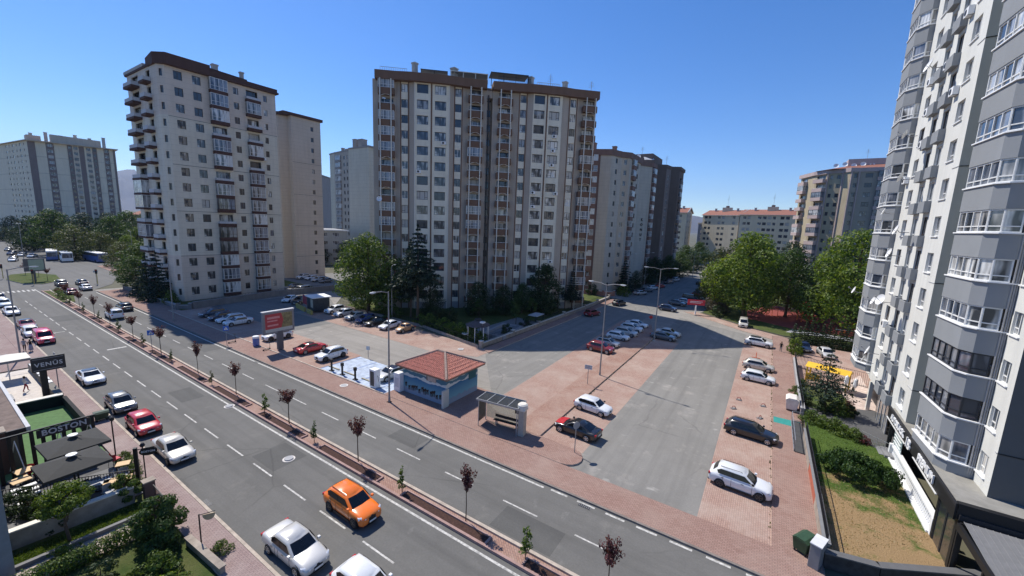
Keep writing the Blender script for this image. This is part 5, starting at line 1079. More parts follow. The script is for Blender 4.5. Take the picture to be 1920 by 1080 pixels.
def trunk_mb(h, r0, m, lean=.0, seed=1, branches=5, bh=.45, spread=.3, top=.9):
    t = MB(); r = random.Random(seed); P = [(0, 0, 0), (0, 0, h*.04), (lean*.3+r.uniform(-.05, .05), r.uniform(-.1, .1), h*.3), (lean*.6, r.uniform(-.15, .15), h*.6), (lean, 0, h*top)]
    t.tube(P, [r0*1.5, r0*1.05, r0*.85, r0*.6, r0*.15], m, 8)
    for k in range(branches):
        z = h*(bh+(top-.1-bh)*k/branches); a = k*2.4+r.uniform(-.5, .5); L = h*spread*r.uniform(.7, 1.1)*(1-.4*k/branches); c = (math.cos(a), math.sin(a))
        t.tube([(lean*z/h, 0, z), (lean*z/h+c[0]*L*.5, c[1]*L*.5, z+L*.35), (lean*z/h+c[0]*L, c[1]*L, z+L*.8)], [r0*.45, r0*.3, r0*.08], m, 6)
    return t
TREEP = {}
def tree_proto(key, mk):
    if key not in TREEP: tr, cr = mk(); TREEP[key] = (tr.mesh('trunk', True), cr.mesh('crown'))
    return TREEP[key]
def tree(name, label, x, y, key, mk, rz=0, s=1, sz=None, group=None, cat='tree', z=0):
    tm, cm = tree_proto(key, mk); t = thing(name, label, cat, (x, y, z), rz, group); t.scale = (s, s, sz or s)
    for n_, me in (('trunk', tm), ('crown', cm)): o = bpy.data.objects.new(n_, me); COL.objects.link(o); o.parent = t
    return t
def mk_broad(h, r, m, n, size, seed, clumps=26, base=.28, r0=.28, bark=BARK):
    def f():
        cr = MB(); bl = crownblobs(h*base, h*.93, r, clumps, seed); leaves(cr, bl, n, size, m, seed, .72)
        return trunk_mb(h, r0, bark, 0, seed, 7, .25, .32, .85), cr
    return f
def mk_conifer(h, r, m, n, size, seed, tiers=13, base=.1, droop=.25, r0=.16, flatk=1):
    def f():
        cr = MB(); rr = random.Random(seed); B = []
        for k in range(tiers):
            q = k/(tiers-1); z = h*(base+(.97-base)*q); R_ = r*(1-q)**.85*(.85+.3*rr.random())+.12
            nb = max(3, int(8*(1-q)+3))
            for j in range(nb):
                a = j*6.283/nb+k*.7+rr.uniform(-.25, .25); L = R_*rr.uniform(.75, 1.15)
                for e in (.35, .62, .88): B.append((L*e*math.cos(a), L*e*math.sin(a), z-droop*L*e*.5, R_*.2+.08, R_*.2+.08, .10*h/12*flatk+.05))
        leaves(cr, B, n, size, m, seed, .2, .35); return trunk_mb(h, r0, BARK, 0, seed, 0, top=.97), cr
    return f
# --- the big trees one can tell apart
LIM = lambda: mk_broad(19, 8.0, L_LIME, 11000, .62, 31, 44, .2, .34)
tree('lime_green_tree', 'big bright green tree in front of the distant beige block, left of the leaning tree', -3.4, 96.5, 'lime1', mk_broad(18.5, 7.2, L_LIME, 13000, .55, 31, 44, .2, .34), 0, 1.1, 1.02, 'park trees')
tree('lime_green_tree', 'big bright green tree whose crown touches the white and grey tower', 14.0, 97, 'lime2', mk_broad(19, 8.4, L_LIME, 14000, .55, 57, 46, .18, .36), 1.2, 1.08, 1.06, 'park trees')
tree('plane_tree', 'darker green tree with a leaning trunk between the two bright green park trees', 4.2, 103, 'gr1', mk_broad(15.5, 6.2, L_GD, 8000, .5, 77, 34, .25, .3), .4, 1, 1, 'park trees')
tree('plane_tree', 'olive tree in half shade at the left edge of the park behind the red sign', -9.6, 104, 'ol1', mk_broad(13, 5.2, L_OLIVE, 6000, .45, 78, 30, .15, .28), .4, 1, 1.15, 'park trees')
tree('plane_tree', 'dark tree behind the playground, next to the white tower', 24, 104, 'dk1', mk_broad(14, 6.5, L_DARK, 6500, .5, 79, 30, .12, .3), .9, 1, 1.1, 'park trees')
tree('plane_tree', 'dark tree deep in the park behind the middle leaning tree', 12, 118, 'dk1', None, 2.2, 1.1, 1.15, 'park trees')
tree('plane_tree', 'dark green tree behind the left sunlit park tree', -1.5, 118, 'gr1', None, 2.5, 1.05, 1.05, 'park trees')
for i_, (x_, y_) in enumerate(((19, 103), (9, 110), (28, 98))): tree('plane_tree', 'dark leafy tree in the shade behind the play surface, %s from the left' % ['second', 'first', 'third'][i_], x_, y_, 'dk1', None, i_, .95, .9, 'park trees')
tree('small_tree', 'low round purple-grey tree beside the red sign at the park corner', -8.4, 96.5, 'pg1', mk_broad(6, 3, leafmat('leaf_greyplum', (.05, .04, .035), (.09, .075, .06), (.13, .12, .09)), 2500, .34, 80, 16, .2, .12), 0, 1, 1, 'park trees')
tree('round_shrub', 'dark clipped round shrub on the grass beside the red sign', -7.9, 92.8, 'sh1', mk_broad(2.8, 1.5, L_DARK, 1500, .25, 81, 12, .1, .08), 0, 1, 1, 'park trees', 'shrub')
tree('lot_tree', 'big dark green tree shading the row of cars in the left car park', -61.8, 47.2, 'lot', mk_broad(15.5, 6.6, L_GREEN, 10000, .5, 33, 40, .24, .34), 0, 1, 1.0, 'trees by the left car park')
tree('lot_tree', 'smaller tree with a pale thin trunk just right of the big car park tree', -57.2, 49.2, 'lot2', mk_broad(11, 3.6, L_GD, 4200, .4, 34, 22, .35, .22, BARKG), .7, 1, 1.0, 'trees by the left car park')
tree('cedar', 'tall dark cedar with drooping shelves of needles in front of the central tower', -50.6, 48.8, 'cedar', mk_conifer(17.2, 4.3, L_CON, 9000, .42, 35, 15, .42, .35, .25), 0, 1, 1, 'trees by the left car park')
tree('cedar', 'thin-topped conifer beside the tall cedar, left of the cream pipes', -53.4, 49.8, 'con2', mk_conifer(14.5, 2.6, L_CON, 5000, .36, 36, 14, .3, .3, .18), 0, 1, 1, 'trees by the left car park')
# --- garden of the central tower
GT = [(-37.2, 70.5, 'dkc', 1.0, 1.0, 'wide dark conifer-like tree at the right foot of the central tower'), (-33.9, 76.5, 'con2', .75, .62, 'slim dark conifer beside the wide dark tree at the right foot of the central tower'),
      (-45.5, 59.5, 'dk1', .52, .50, 'bushy dark tree below the middle balconies of the central tower'), (-42.5, 63.5, 'dk1', .5, .44, 'low dark tree in the shaded garden, second right of the middle balconies'),
      (-40.2, 66.8, 'gr1', .42, .42, 'small dark tree in the shaded garden beside the wide dark conifer-like tree'), (-51.8, 53.8, 'dk1', .42, .40, 'round dark shrub-like tree at the foot of the white bays of the central tower')]
tree_proto('dkc', mk_broad(10.5, 4.2, L_DARK, 6000, .42, 41, 28, .08, .2))
for x, y, k, s, z, lb in GT: tree('garden_tree', lb, x, y, k, None, x, s, z, 'trees in the shaded garden')
for i, (x, y) in enumerate(((-38.5, 61), (-36.4, 64.5), (-43.6, 57.2), (-36.2, 58.3))): tree('young_tree', ['thin young tree in the shaded garden nearest the pond steps', 'thin young tree under the wide dark conifer-like tree', 'thin young tree left of the shaded garden path', 'thin young tree by the garden wall lamp'][i], x, y, 'yt', mk_broad(4.2, 1.3, L_GD, 700, .3, 42, 9, .4, .06), i, 1, 1, 'trees in the shaded garden')
SHB = mk_broad(2.2, 1.7, L_GREEN, 1600, .24, 43, 14, .05, .06); SHL = mk_broad(1.9, 1.5, L_LIME, 1500, .22, 44, 12, .05, .05)
tree_proto('shb', SHB); tree_proto('shl', SHL); tree_proto('shd', mk_broad(2.4, 1.6, L_DARK, 1500, .25, 45, 12, .02, .06))
BS = [(-38.5, 46.5, 'shl', 1.2), (-40.8, 46.9, 'shl', 1.0), (-43.5, 47.6, 'shl', 1.1), (-36.2, 45.8, 'shb', 1.0), (-34.6, 46.3, 'shb', .8), (-46.5, 47.8, 'shb', 1.1), (-49, 48.2, 'shl', .9), (-56, 47.9, 'shb', 1.1), (-59.6, 47.9, 'shl', .9), (-65, 48.0, 'shb', 1.0), (-34.0, 52, 'shd', .8), (-33.9, 58, 'shd', .8), (-46, 52, 'shd', 1.2), (-48, 50.5, 'shd', 1.2)]
WO = ['first', 'second', 'third', 'fourth', 'fifth', 'sixth', 'seventh', 'eighth', 'ninth', 'tenth', 'eleventh', 'twelfth', 'thirteenth', 'fourteenth', 'fifteenth', 'sixteenth', 'seventeenth', 'eighteenth', 'nineteenth', 'twentieth', 'twenty-first', 'twenty-second', 'twenty-third', 'twenty-fourth', 'twenty-fifth', 'twenty-sixth', 'twenty-seventh', 'twenty-eighth', 'twenty-ninth', 'thirtieth']
for i, (x, y, k, s) in enumerate(sorted(BS)): tree('shrub', '%s shrub, %s from the left along the garden edge below the central tower' % ({'shl': 'light green', 'shb': 'green', 'shd': 'dark'}[k], WO[i]), x, y, k, None, i, s, s, 'shrubs along the shaded garden', 'shrub')
# --- beside the left tower and the junction
AT = [(-106, 27.6, 'fir', .85, .98, 'blue-dark fir against the flank of the left tower, left one of two'), (-99.0, 27.4, 'fir', .9, 1.05, 'blue-dark fir against the flank of the left tower, right one of two'),
      (-119, 30, 'gr1', .8, .66, 'bushy green tree in the corner garden left of the firs'), (-112.5, 27.5, 'gr1', .62, .52, 'low green tree between the corner garden tree and the firs'), (-125, 36, 'lot2', 1, .8, 'dark tree behind the corner garden tree, close to the crossing'), (-128, 48, 'dk1', .8, .85, 'dark tree beyond the corner garden beside the lowest side balconies')]
tree_proto('fir', mk_conifer(9.2, 3.6, L_CON, 6500, .42, 51, 14, .03, .3, .16))
for x, y, k, s, z, lb in AT: tree('corner_garden_tree', lb, x, y, k, None, x, s, z, 'trees beside the left tower')
for i, x in enumerate((-107, -104, -101.5, -99, -96, -93.5)): tree('clipped_shrub', 'clipped dark shrub, %s from the left behind the low wall below the left tower' % WO[i], x, 27.6, 'shb' if i % 2 else 'shd', None, i, .85, 1.0+.15*(i % 3), 'shrubs behind the low wall', 'shrub')
FT = [(-291.9, 31.4, 'dk1', 0.58, 0.52), (-239.3, 30.0, 'dk1', 1.14, 1.02), (-216.1, 31.9, 'gr1', 1.24, 1.10), (-196.2, 33.5, 'olf', 1.13, 1.01), (-232.9, 43.3, 'dk1', 1.28, 1.14), (-192.7, 38.7, 'olf', 0.91, 0.82), (-208.4, 45.6, 'gr1', 1.10, 0.98), (-227.4, 54.9, 'gr1', 1.26, 1.12), (-195.7, 49.5, 'lot', 0.83, 0.74), (-283.7, 60.7, 'dk1', 1.29, 1.15), (-287.9, 45.7, 'dk1', 1.22, 1.09), (-211.4, 55.8, 'dk1', 1.16, 1.04), (-165.1, 37.6, 'olf', 0.77, 0.68), (-305.4, 29.7, 'dk1', 0.56, 0.50), (-252, 36, 'dk1', 1.24, 1.11), (-180, 50, 'gr1', 0.79, 0.71), (-260, 60, 'gr1', 1.08, 0.97), (-172, 58, 'dk1', 0.96, 0.86), (-248, 75, 'dk1', 1.36, 1.21), (-190, 66, 'dk1', 1.08, 0.96), (-300, 80, 'gr1', 1.16, 1.03), (-268, 32, 'dk1', 0.72, 0.64), (-330, 52, 'dk1', 1.20, 1.07), (-185, 44, 'lime1', 0.54, 0.49), (-156, 50, 'gr1', 0.65, 0.58), (-160, 62, 'dk1', 0.88, 0.79), (-148, 58, 'gr1', 0.69, 0.61), (-340, 36, 'dk1', 0.96, 0.86)]
tree_proto('olf', mk_broad(12, 6.8, L_OLIVE, 6000, .5, 52, 30, .1, .3))
FT.sort(key=lambda q: q[0]/q[1] if q[1] else 0)
for i, (x, y, k, s, z) in enumerate(FT): tree('junction_tree', '%s tree, %s from the left in the wood beyond the junction' % ({'dk1': 'dark', 'gr1': 'deep green', 'olf': 'olive', 'lot': 'green', 'lime1': 'bright green'}[k], WO[i]), x, y, k, None, i*1.3, s, z, 'trees beyond the junction')
# behind the left tower and by the pale tower
BT = [(-132, 92, 'dk1', .8, .7), (-124, 88, 'dk1', .6, .5), (-118, 84, 'gr1', .7, .6), (-110, 86, 'dk1', .6, .55), (-100, 84, 'gr1', .6, .6), (-90, 78, 'gr1', .6, .6), (-84, 66, 'dk1', .5, .5), (-138, 84, 'dk1', .7, .7)]
for i, (x, y, k, s, z) in enumerate(sorted(BT)): tree('backyard_tree', '%s tree, %s from the left between the left tower and the central tower' % ('dark' if k == 'dk1' else 'green', WO[i]), x, y, k, None, i, s, z, 'trees between the towers')
ST = [(-33.6, 111, 'fir', .9, 1.05, 'dark pyramid-shaped fir in front of the slab tower on the side street'), (-31.5, 104, 'shb', 1.3, 1.5, 'round bush at the corner of the side-street pavement'), (-32.4, 118, 'dk1', .4, .42, 'dark bush right of the pyramid-shaped fir'), (-33, 132, 'dk1', .62, .65, 'dark tree by the dark brown tower on the side street, nearest one'), (-31.8, 138, 'dk1', .7, .66, 'dark tree by the dark brown tower on the side street, second one'),
      (-30, 150, 'gr1', .7, .6, 'green tree along the side street beyond the brown tower'), (-29, 158, 'dk1', .7, .5, 'dark tree along the side street beyond the brown tower'), (-30, 172, 'gr1', .8, .6, 'mid-green tree at the far bend of the side street'), (-28, 186, 'dk1', .9, .62, 'dark tree at the far bend of the side street'), (-34, 205, 'gr1', 1, .75, 'tree below the blue glazed block'), (-30, 218, 'gr1', 1.1, .85, 'taller tree below the blue glazed block'),
      (-20, 226, 'dk1', 1, .6, 'dark tree at the foot of the left red-roofed block'), (-8, 200, 'dk1', 1.0, .62, 'dark tree left behind the sunlit park tree'), (-12, 172, 'ol1', 1.0, 1.0, 'olive tree behind the row of cars on the far street'), (16, 140, 'gr1', 1.0, 1.1, 'green tree between the red-roofed block and the grey and pink tower'), (6, 150, 'dk1', 1.1, 1.2, 'dark tree below the blue and white block'), (26, 135, 'dk1', 1.1, 1.1, 'dark tree at the foot of the grey and pink tower'), (-38, 98.5, 'shd', 1.2, 1.3, 'dark shrub at the end of the shaded garden wall')]
for x, y, k, s, z, lb in ST: tree('street_tree', lb, x, y, k, None, x*.7, s, z, 'trees along the side street')
# --- right-hand garden
tree('conifer', 'open-branched dark conifer on the small lawn in front of the yellow play hut', 6.3, 49.6, 'gcon', mk_conifer(6.4, 2.1, L_CON, 2600, .24, 61, 10, .28, .2, .1, .6), 0, 1, 1, 'right-hand garden', z=.2)
jm = MB(); rj = random.Random(62); JB = []
for k in range(46): a = rj.uniform(0, 6.28); q = rj.uniform(.1, 1)**.6; JB.append((1.75*q*math.cos(a), 1.45*q*math.sin(a), .75-.35*q+rj.uniform(-.1, .25), .42, .42, .22))
leaves(jm, JB, 9000, .15, leafmat('needle_green', (.015, .04, .008), (.03, .07, .012), (.07, .12, .025), .2), 62, .1, .8); TREEP['jun'] = (trunk_mb(.6, .06, BARK, 0, 1, 0).mesh('trunk'), jm.mesh('crown'))
tree('spreading_juniper', 'wide low feathery juniper on the drying lawn', 7.1, 36.2, 'jun', None, 0, 1.12, 1.75, None, 'shrub', z=.28)
RS = [(5.0, 45.2, 'shb', .62), (5.9, 44.8, 'shl', .6), (6.7, 44.4, 'shb', .62), (7.4, 43.9, 'shl', .58), (8.0, 43.4, 'shb', .55), (6.4, 49.0, 'shd', .7), (7.4, 49.2, 'shb', .7), (8.3, 49.6, 'shd', .5), (4.9, 50.2, 'shd', .5), (8.6, 43.2, 'shp', .42), (8.4, 51.0, 'shp', .55)]
tree_proto('shp', mk_broad(2.0, 1.5, leafmat('leaf_plum', (.06, .015, .02), (.14, .03, .04), (.2, .06, .06)), 1200, .22, 46, 12, .05, .05))
for i, (x, y, k, s) in enumerate(RS): tree('garden_shrub', '%s shrub, %s of the shrubs in the right-hand garden counted from the street wall' % ({'shl': 'light green', 'shb': 'green', 'shd': 'dark green', 'shp': 'plum red'}[k], WO[i]), x, y, k, None, i, s, s, 'shrubs in the right-hand garden', 'shrub', z=.2)
for i in range(12):
    x = 5.6+i*.75; y = 80.2-.07*i
    tree('columnar_cypress', 'dark column-shaped cypress, %s from the left in the hedge beyond the brick courtyard' % WO[i], x+(-.8 if i == 0 else 0), y-(1.5 if i == 0 else 0), 'cyp', mk_conifer(3.4, .62, L_DARK, 1500, .2, 63, 12, .02, .1, .05), i, 1, 1+.1*(i % 3), 'hedge of column cypresses')
tree('columnar_cypress', 'leafy light green bush at the courtyard corner by the walking person', 4.7, 71.5, 'shl', None, 0, .8, 1.4, None, 'shrub'); tree('columnar_cypress', 'dark cypress column at the courtyard corner behind the light green bush', 5.1, 73.2, 'cyp', None, 0, 1.2, 1.2, 'hedge of column cypresses')
for i, (x, y) in enumerate(((4.15, 53.5), (4.2, 51.0), (4.9, 56.4))): tree('potted_bush', ['round bush on the street side of the low wall, farther one', 'round bush on the street side of the low wall, nearer one', 'leafy bush inside the low wall corner'][i], x, y, 'shb', None, i, .42, .45, None, 'shrub')
# --- median trees: purple standards alternate with small green saplings
def mk_purple(seed):
    def f():
        cr = MB(); r = random.Random(seed); bl = []; tr = MB(); tr.tube([(0, 0, 0), (.02, 0, .9), (0, .02, 1.62)], [.035, .03, .026], BARK, 6)
        for k in range(11):
            a = k*2.4; sp = r.uniform(.08, .55); zt = 1.6+r.uniform(.55, 1.35)*(1-sp*.5); tip = (sp*math.cos(a), sp*math.sin(a), zt); tr.tube([(0, 0, 1.5), (tip[0]*.6, tip[1]*.6, 1.6+(zt-1.6)*.4), tip], [.018, .012, .005], BARK, 4)
            for e in (.35, .6, .85, 1.0): bl.append((tip[0]*e, tip[1]*e, 1.6+(zt-1.6)*e, .17, .17, .15))
        leaves(cr, bl, 800, .13, L_PURP, seed, .1, .9); return tr, cr
    return f
def mk_sap(seed, m):
    def f():
        cr = MB(); r = random.Random(seed); tr = MB(); tr.tube([(0, 0, 0), (.02, .01, .7), (0, 0, 1.5)], [.025, .018, .006], BARK, 5); bl = [(r.uniform(-.16, .16)*(1.3-k/8), r.uniform(-.16, .16)*(1.3-k/8), .45+k*.16, .17*(1.25-k/9), .17*(1.25-k/9), .13) for k in range(8)]
        leaves(cr, bl, 360, .12, m, seed, .1, .9); return tr, cr
    return f
for s_ in range(4): tree_proto('pur%d' % s_, mk_purple(70+s_))
for s_ in range(3): tree_proto('sap%d' % s_, mk_sap(80+s_, [L_GREEN, L_GD, L_OLIVE][s_]))
PX = [(-4.6, 1.05), (-13.2, 1), (-23.2, 1.0), (-32.4, 1.0), (-41.9, 1.0), (-50.7, .95), (-61.5, 1.05), (-71.8, .95), (-82.2, 1.0), (-90.5, 1.0), (-99.5, .9), (-109, .95)]
for i, (x, s) in enumerate(PX): tree('purple_tree', 'purple-leaved young tree on a thin stem, %s from the near end of the median' % WO[i], x, 16.62, 'pur%d' % (i % 4), None, i*1.7, s*(.95+.1*(i % 4)), s*(1.2+.05*(i % 3)), 'purple trees in the median', z=.08)
SX = [(-8.9, 1.1, 0), (-18.2, .95, 0), (-28.1, .95, 1), (-35.7, 1.05, 0), (-46.3, .8, 2), (-57, .8, 1), (-66.5, .9, 2), (-76.5, 1.0, 1), (-86, .9, 2), (-95, .9, 1), (-104, .9, 2), (-113, .9, 0)]
for i, (x, s, k) in enumerate(SX): tree('sapling', 'small green sapling in the mulch bed, %s from the near end of the median' % WO[i], x, 16.25, 'sap%d' % k, None, i*2.1, s*1.15, s*1.15, 'green saplings in the median', z=.1)
for i, (x, y, k, s) in enumerate(((-122, 17.6, 'shb', .5), (-119, 17.3, 'shl', .5), (-116, 17, 'shb', .45), (-113, 16.8, 'shl', .5), (-110.5, 16.6, 'shb', .4), (-120.5, 18.3, 'shp', .8))): tree('median_shrub', '%s planted shrub, %s in the wide tip of the median' % ({'shl': 'light green', 'shb': 'green', 'shp': 'plum'}[k], WO[i]), x, y, k, None, i, s, s*.8, 'shrubs at the median tip', 'shrub', z=.14)
for i, x in enumerate((-156, -151, -146, -141)): tree('island_tree', 'small purplish tree, %s from the left on the roundabout-like island' % WO[i], x, 17.5+(i % 2)*1.5, 'pur%d' % i, None, i, 1.2, 1.1, 'trees on the traffic island', z=.14)
# --- bottom-left garden
tree('globe_tree', 'yellow-green round-headed tree on a thin trunk beside the long retaining wall', -29.3, 3.4, 'glb', mk_broad(3.7, 1.15, L_LIME, 7500, .12, 91, 18, .62, .07), 0, 1, .95, 'bottom-left garden trees')
tree('globe_tree', 'clipped dome-shaped shrub against the brown gate pillar', -30.9, 6.0, 'dom', mk_broad(2.1, .8, L_GREEN, 3400, .13, 92, 14, .25, .06), 0, 1, .95, 'bottom-left garden trees')
tree('magnolia_bush', 'large glossy bush beside the hanging round sign at the bottom left', -25.2, 5.9, 'mag', mk_broad(3.1, 1.35, L_GD, 9000, .16, 93, 22, .1, .09), 0, 1, 1.0, 'bottom-left garden trees', 'shrub')
for i, (x, y, k, s) in enumerate(((-23.0, 5.4, 'shb', .6), (-21.4, 5.2, 'shl', .55), (-22.1, 7.5, 'shb', .36), (-24.6, 3.6, 'shd', .5), (-27.8, 3.0, 'shl', .5), (-33.6, 2.6, 'shd', .6), (-34.6, 2.4, 'shd', .62), (-32.7, 2.9, 'shd', .55), (-31.2, 2.9, 'shd', .6), (-32.3, 6.6, 'shb', .38), (-33.8, 7.0, 'shb', .38), (-35.1, 7.2, 'shb', .35), (-36.3, 7.3, 'shb', .35))):
    tree('terrace_shrub', '%s shrub, %s of the shrubs around the bottom-left terraces' % ({'shl': 'light green', 'shb': 'green', 'shd': 'dark'}[k], WO[i]), x, y, k, None, i, s, s, 'bottom-left shrubs', 'shrub')
def hedge(name, label, pts, w, h, m, seed, z0=0, n=None):
    o = MB(); r = random.Random(seed); bl = []
    for (x0, y0), (x1, y1) in zip(pts[:-1], pts[1:]):
        L = math.hypot(x1-x0, y1-y0); k = max(2, int(L/.35))
        for i in range(k): f = (i+.5)/k; bl.append((x0+(x1-x0)*f+r.uniform(-.06, .06), y0+(y1-y0)*f+r.uniform(-.06, .06), z0+h*.5+r.uniform(-.06, .08), .38, w*.55, h*.52))
    leaves(o, bl, n or int(len(bl)*380), .13, m, seed, .6, .7); return tag(o.build(name), label, 'hedge')
hedge('hedge', 'clipped green hedge running beside the cobbled path at the bottom left', [(-26.9, .5), (-26.7, 3.0), (-26.9, 6.8)], 1.0, 1.0, L_GREEN, 94)
hedge('hedge', 'loose hedge below the orange fence line at the bottom left edge', [(-25.2, .5), (-24.4, 3.4)], .6, .6, L_GREEN, 95)
hedge('hedge', 'line of shaded planting along the low wall by the left tower', [(-112, 26.9), (-92, 26.9)], .8, .9, L_GD, 96, .1, 3500)
# blades of grass on the lawns (nobody could count them)
def tufts(name, label, test, x0, x1, y0, y1, n, m, z, seed, h=.1):
    o = MB(); r = random.Random(seed)
    for _ in range(n):
        x, y = r.uniform(x0, x1), r.uniform(y0, y1)
        if not test(x, y): continue
        a = r.uniform(0, 6.28); w_ = .03; hh = h*r.uniform(.4, 1.3); lx, ly = r.uniform(-.05, .05), r.uniform(-.05, .05)
        o.poly([(x-w_*math.cos(a), y-w_*math.sin(a), z), (x+w_*math.cos(a), y+w_*math.sin(a), z), (x+lx, y+ly, z+hh)], m)
    return tag(o.build(name), label, 'grass', kind='stuff')
LG = leafmat('blade_green', (.05, .09, .018), (.09, .14, .03), (.15, .2, .05)); LD = leafmat('blade_dry', (.25, .18, .09), (.34, .26, .14), (.42, .34, .2))
tufts('lawn_grass', 'short green grass blades on the upper half of the right-hand lawn', lambda x, y: x < 10.1 and y < 46.5-(x-4.6)*.45 and (y > 36 or random.random() < .25), 4.65, 10.1, 32, 46.4, 7000, LG, .3, 5, .05)
tufts('dry_grass', 'short straw-coloured grass blades on the lower half of the right-hand lawn', lambda x, y: y > 25.9+(x-4.6)*.98, 4.65, 10.1, 26, 37, 4000, LD, .3, 6, .05)
tufts('lawn_grass', 'strip of grass between the retaining wall and the cobbled path', lambda x, y: True, -30.2, -28.9, 1.2, 6.4, 5000, LG, .02, 7)
tufts('lawn_grass', 'small lawn at the very bottom left below the hedge', lambda x, y: True, -24.3, -22.3, 1.5, 5.6, 4000, LG, .02, 8)
# ================================================================== street furniture
POLE = mat('pole_grey', (.27, .26, .25), .6, .15, 3); LENS = mat('lamp_lens', (.75, .75, .72), .2, 0)
def lamp(label, x, y, h, arms, r=.09, al=1.7):
    t = thing('street_lamp', label, 'street lamp', (x, y, 0), 0, 'street lamps'); p = MB(); p.tube([(0, 0, 0), (0, 0, .5), (0, 0, .52), (0, 0, h)], [r*1.35, r*1.25, r, r*.6], POLE, 8); p.box(-.2, .2, -.2, .2, 0, .1, CONC); p.build('pole', t)
    for a in arms:
        c, s = math.cos(rad(a)), math.sin(rad(a)); q = MB(); q.tube([(0, 0, h-.1), (c*al*.5, s*al*.5, h+.12), (c*al, s*al, h+.15)], .045, POLE, 6); ao = q.build('arm', t)
        hd = MB(); hd.rings([[(-.1, -.06, -.02), (-.1, .06, -.02), (-.1, .05, .06), (-.1, -.05, .06)], [(.2, -.17, -.05), (.2, .17, -.05), (.2, .12, .1), (.2, -.12, .1)], [(.62, -.15, -.04), (.62, .15, -.04), (.62, .1, .08), (.62, -.1, .08)], [(.8, -.05, -.01), (.8, .05, -.01), (.8, .04, .05), (.8, -.04, .05)]], mat('lamp_head', (.6, .6, .58), .4, .05))
        ho = hd.build('lamp_head', t, loc=(c*al, s*al, h+.15), rz=rad(a)); ho.scale = (.8, .75, .8); le = MB(); le.rings([[(.15, -.12, -.055), (.15, .12, -.055), (.6, .12, -.047), (.6, -.12, -.047)], [(.2, -.08, -.1), (.2, .08, -.1), (.55, .08, -.09), (.55, -.08, -.09)]], LENS); le.build('lens', ho)
lamp('tall street lamp on the pink pavement beside the mural hut, one arm over the road', -29.2, 24.5, 10.9, (-82,))
lamp('tall two-armed street lamp on the central brick island', -15.4, 44.3, 11.1, (-6, 174)); lamp('two-armed street lamp at the far shaded end of the central island', -14.0, 64.6, 11.6, (20, 200), al=1.9)
lamp('street lamp standing at the corner of the low wall below the left tower', -79.0, 23.3, 10.2, (-90,)); lamp('street lamp on the near pavement by the two walkers at the left edge', -71.2, 6.7, 10.3, (90,))
lamp('two-armed street lamp in the middle of the far left junction', -186, 21, 11.8, (0, 180), al=2.4); lamp('two-armed street lamp in front of the farthest trees at the left edge', -262, 38, 11.5, (0, 180), al=2.2)
lamp('street lamp before the wood, right of the long blue bus', -168, 41, 10.5, (180,)); lamp('street lamp in front of the wood, nearest to the left tower', -148, 42, 10.5, (180,)); lamp('street lamp by the dark pyramid-shaped fir', -31.4, 107, 10.8, (60,)); lamp('street lamp beside the slab tower on the side street', -30.6, 121, 10.8, (0, 180), al=1.5); lamp('thin lamp post on the far street beyond the red kiosk', -24, 165, 9.5, (0, 180)); lamp('slim lamp mast by the sunlit park tree', -17, 196, 10, (0,)); lamp('lamp post inside the left car park hedge with a bulb head', -55.0, 46.9, 9.5, (100,), al=.6)
def sign(name, label, x, y, h, board, rz=0, cat='road sign', group=None):
    t = thing(name, label, cat, (x, y, .1), rz, group); p = MB(); p.tube([(0, 0, 0), (0, 0, h)], .035, POLE, 6); p.build('post', t); board(t, h); return t
SB = mat('sign_blue', (.03, .14, .5), .4, .03)
def walkb(t, h):
    b = MB(); b.box(-.32, .32, -.045, -.02, h-.64, h, SB); o = b.build('panel', t); s = MB(); s.poly([(-.22, -.05, h-.52), (.22, -.05, h-.52), (0, -.05, h-.12)], WHITE); s.build('triangle', o)
    s = MB(); s.tube([(-.03, -.056, h-.26), (.0, -.056, h-.36), (-.06, -.056, h-.48)], .018, BLACK, 4).tube([(.0, -.056, h-.36), (.07, -.056, h-.48)], .018, BLACK, 4).lathe([(.001, h-.25), (.03, h-.23), (.001, h-.2)], BLACK, 6, (0, -.056)); s.build('walker_symbol', o)
def plainb(t, h): b = MB(); b.box(-.42, .42, -.045, -.02, h-.5, h, G_(.55)); o = b.build('panel', t); s = MB(); [s.box(-.34, .34-.15*(k % 2), -.05, -.046, h-.14-k*.11, h-.10-k*.11, G_(.2)) for k in range(3)]; s.build('writing_lines', o)
def disc_b(col, r=.3):
    def f(t, h):
        b = MB(); b.rings([[(r*math.cos(j*.314), y_, h-r+r*math.sin(j*.314)) for j in range(20)] for y_ in (-.05, -.03)], col); b.build('panel', t)
    return f
sign('pedestrian_sign', 'blue pedestrian crossing sign standing in the median among the purple trees', -63.6, 16.35, 2.6, walkb, rad(70), group='pedestrian signs'); sign('pedestrian_sign', 'blue pedestrian crossing sign on the pavement edge of the far carriageway', -59.4, 22.9, 2.6, walkb, rad(70), group='pedestrian signs')
sign('notice_board', 'small grey notice board on a post on the central brick island', -15.5, 40.7, 2.3, plainb, rad(10), 'notice'); sign('round_sign', 'round grey traffic sign seen from the side at the rounded tip of the island', -11.0, 27.2, 2.6, disc_b(G_(.3)), rad(60), group='round signs')
sign('parking_notice', 'small pale notice on a short post by the charging bays', -41.2, 31.3, 1.5, lambda t, h: MB().box(-.22, .22, -.04, -.02, h-.5, h, G_(.5)).build('panel', t), rad(30), 'notice'); sign('junction_sign', 'grey road sign at the crossing beside the signal post', -131.5, 25.2, 2.9, plainb, rad(60), group='round signs')
sign('round_sign', 'red round sign in the shade at the far end of the central car row', -16.5, 72, 2.4, disc_b(mat('sign_red', (.5, .04, .04))), rad(30), group='round signs')
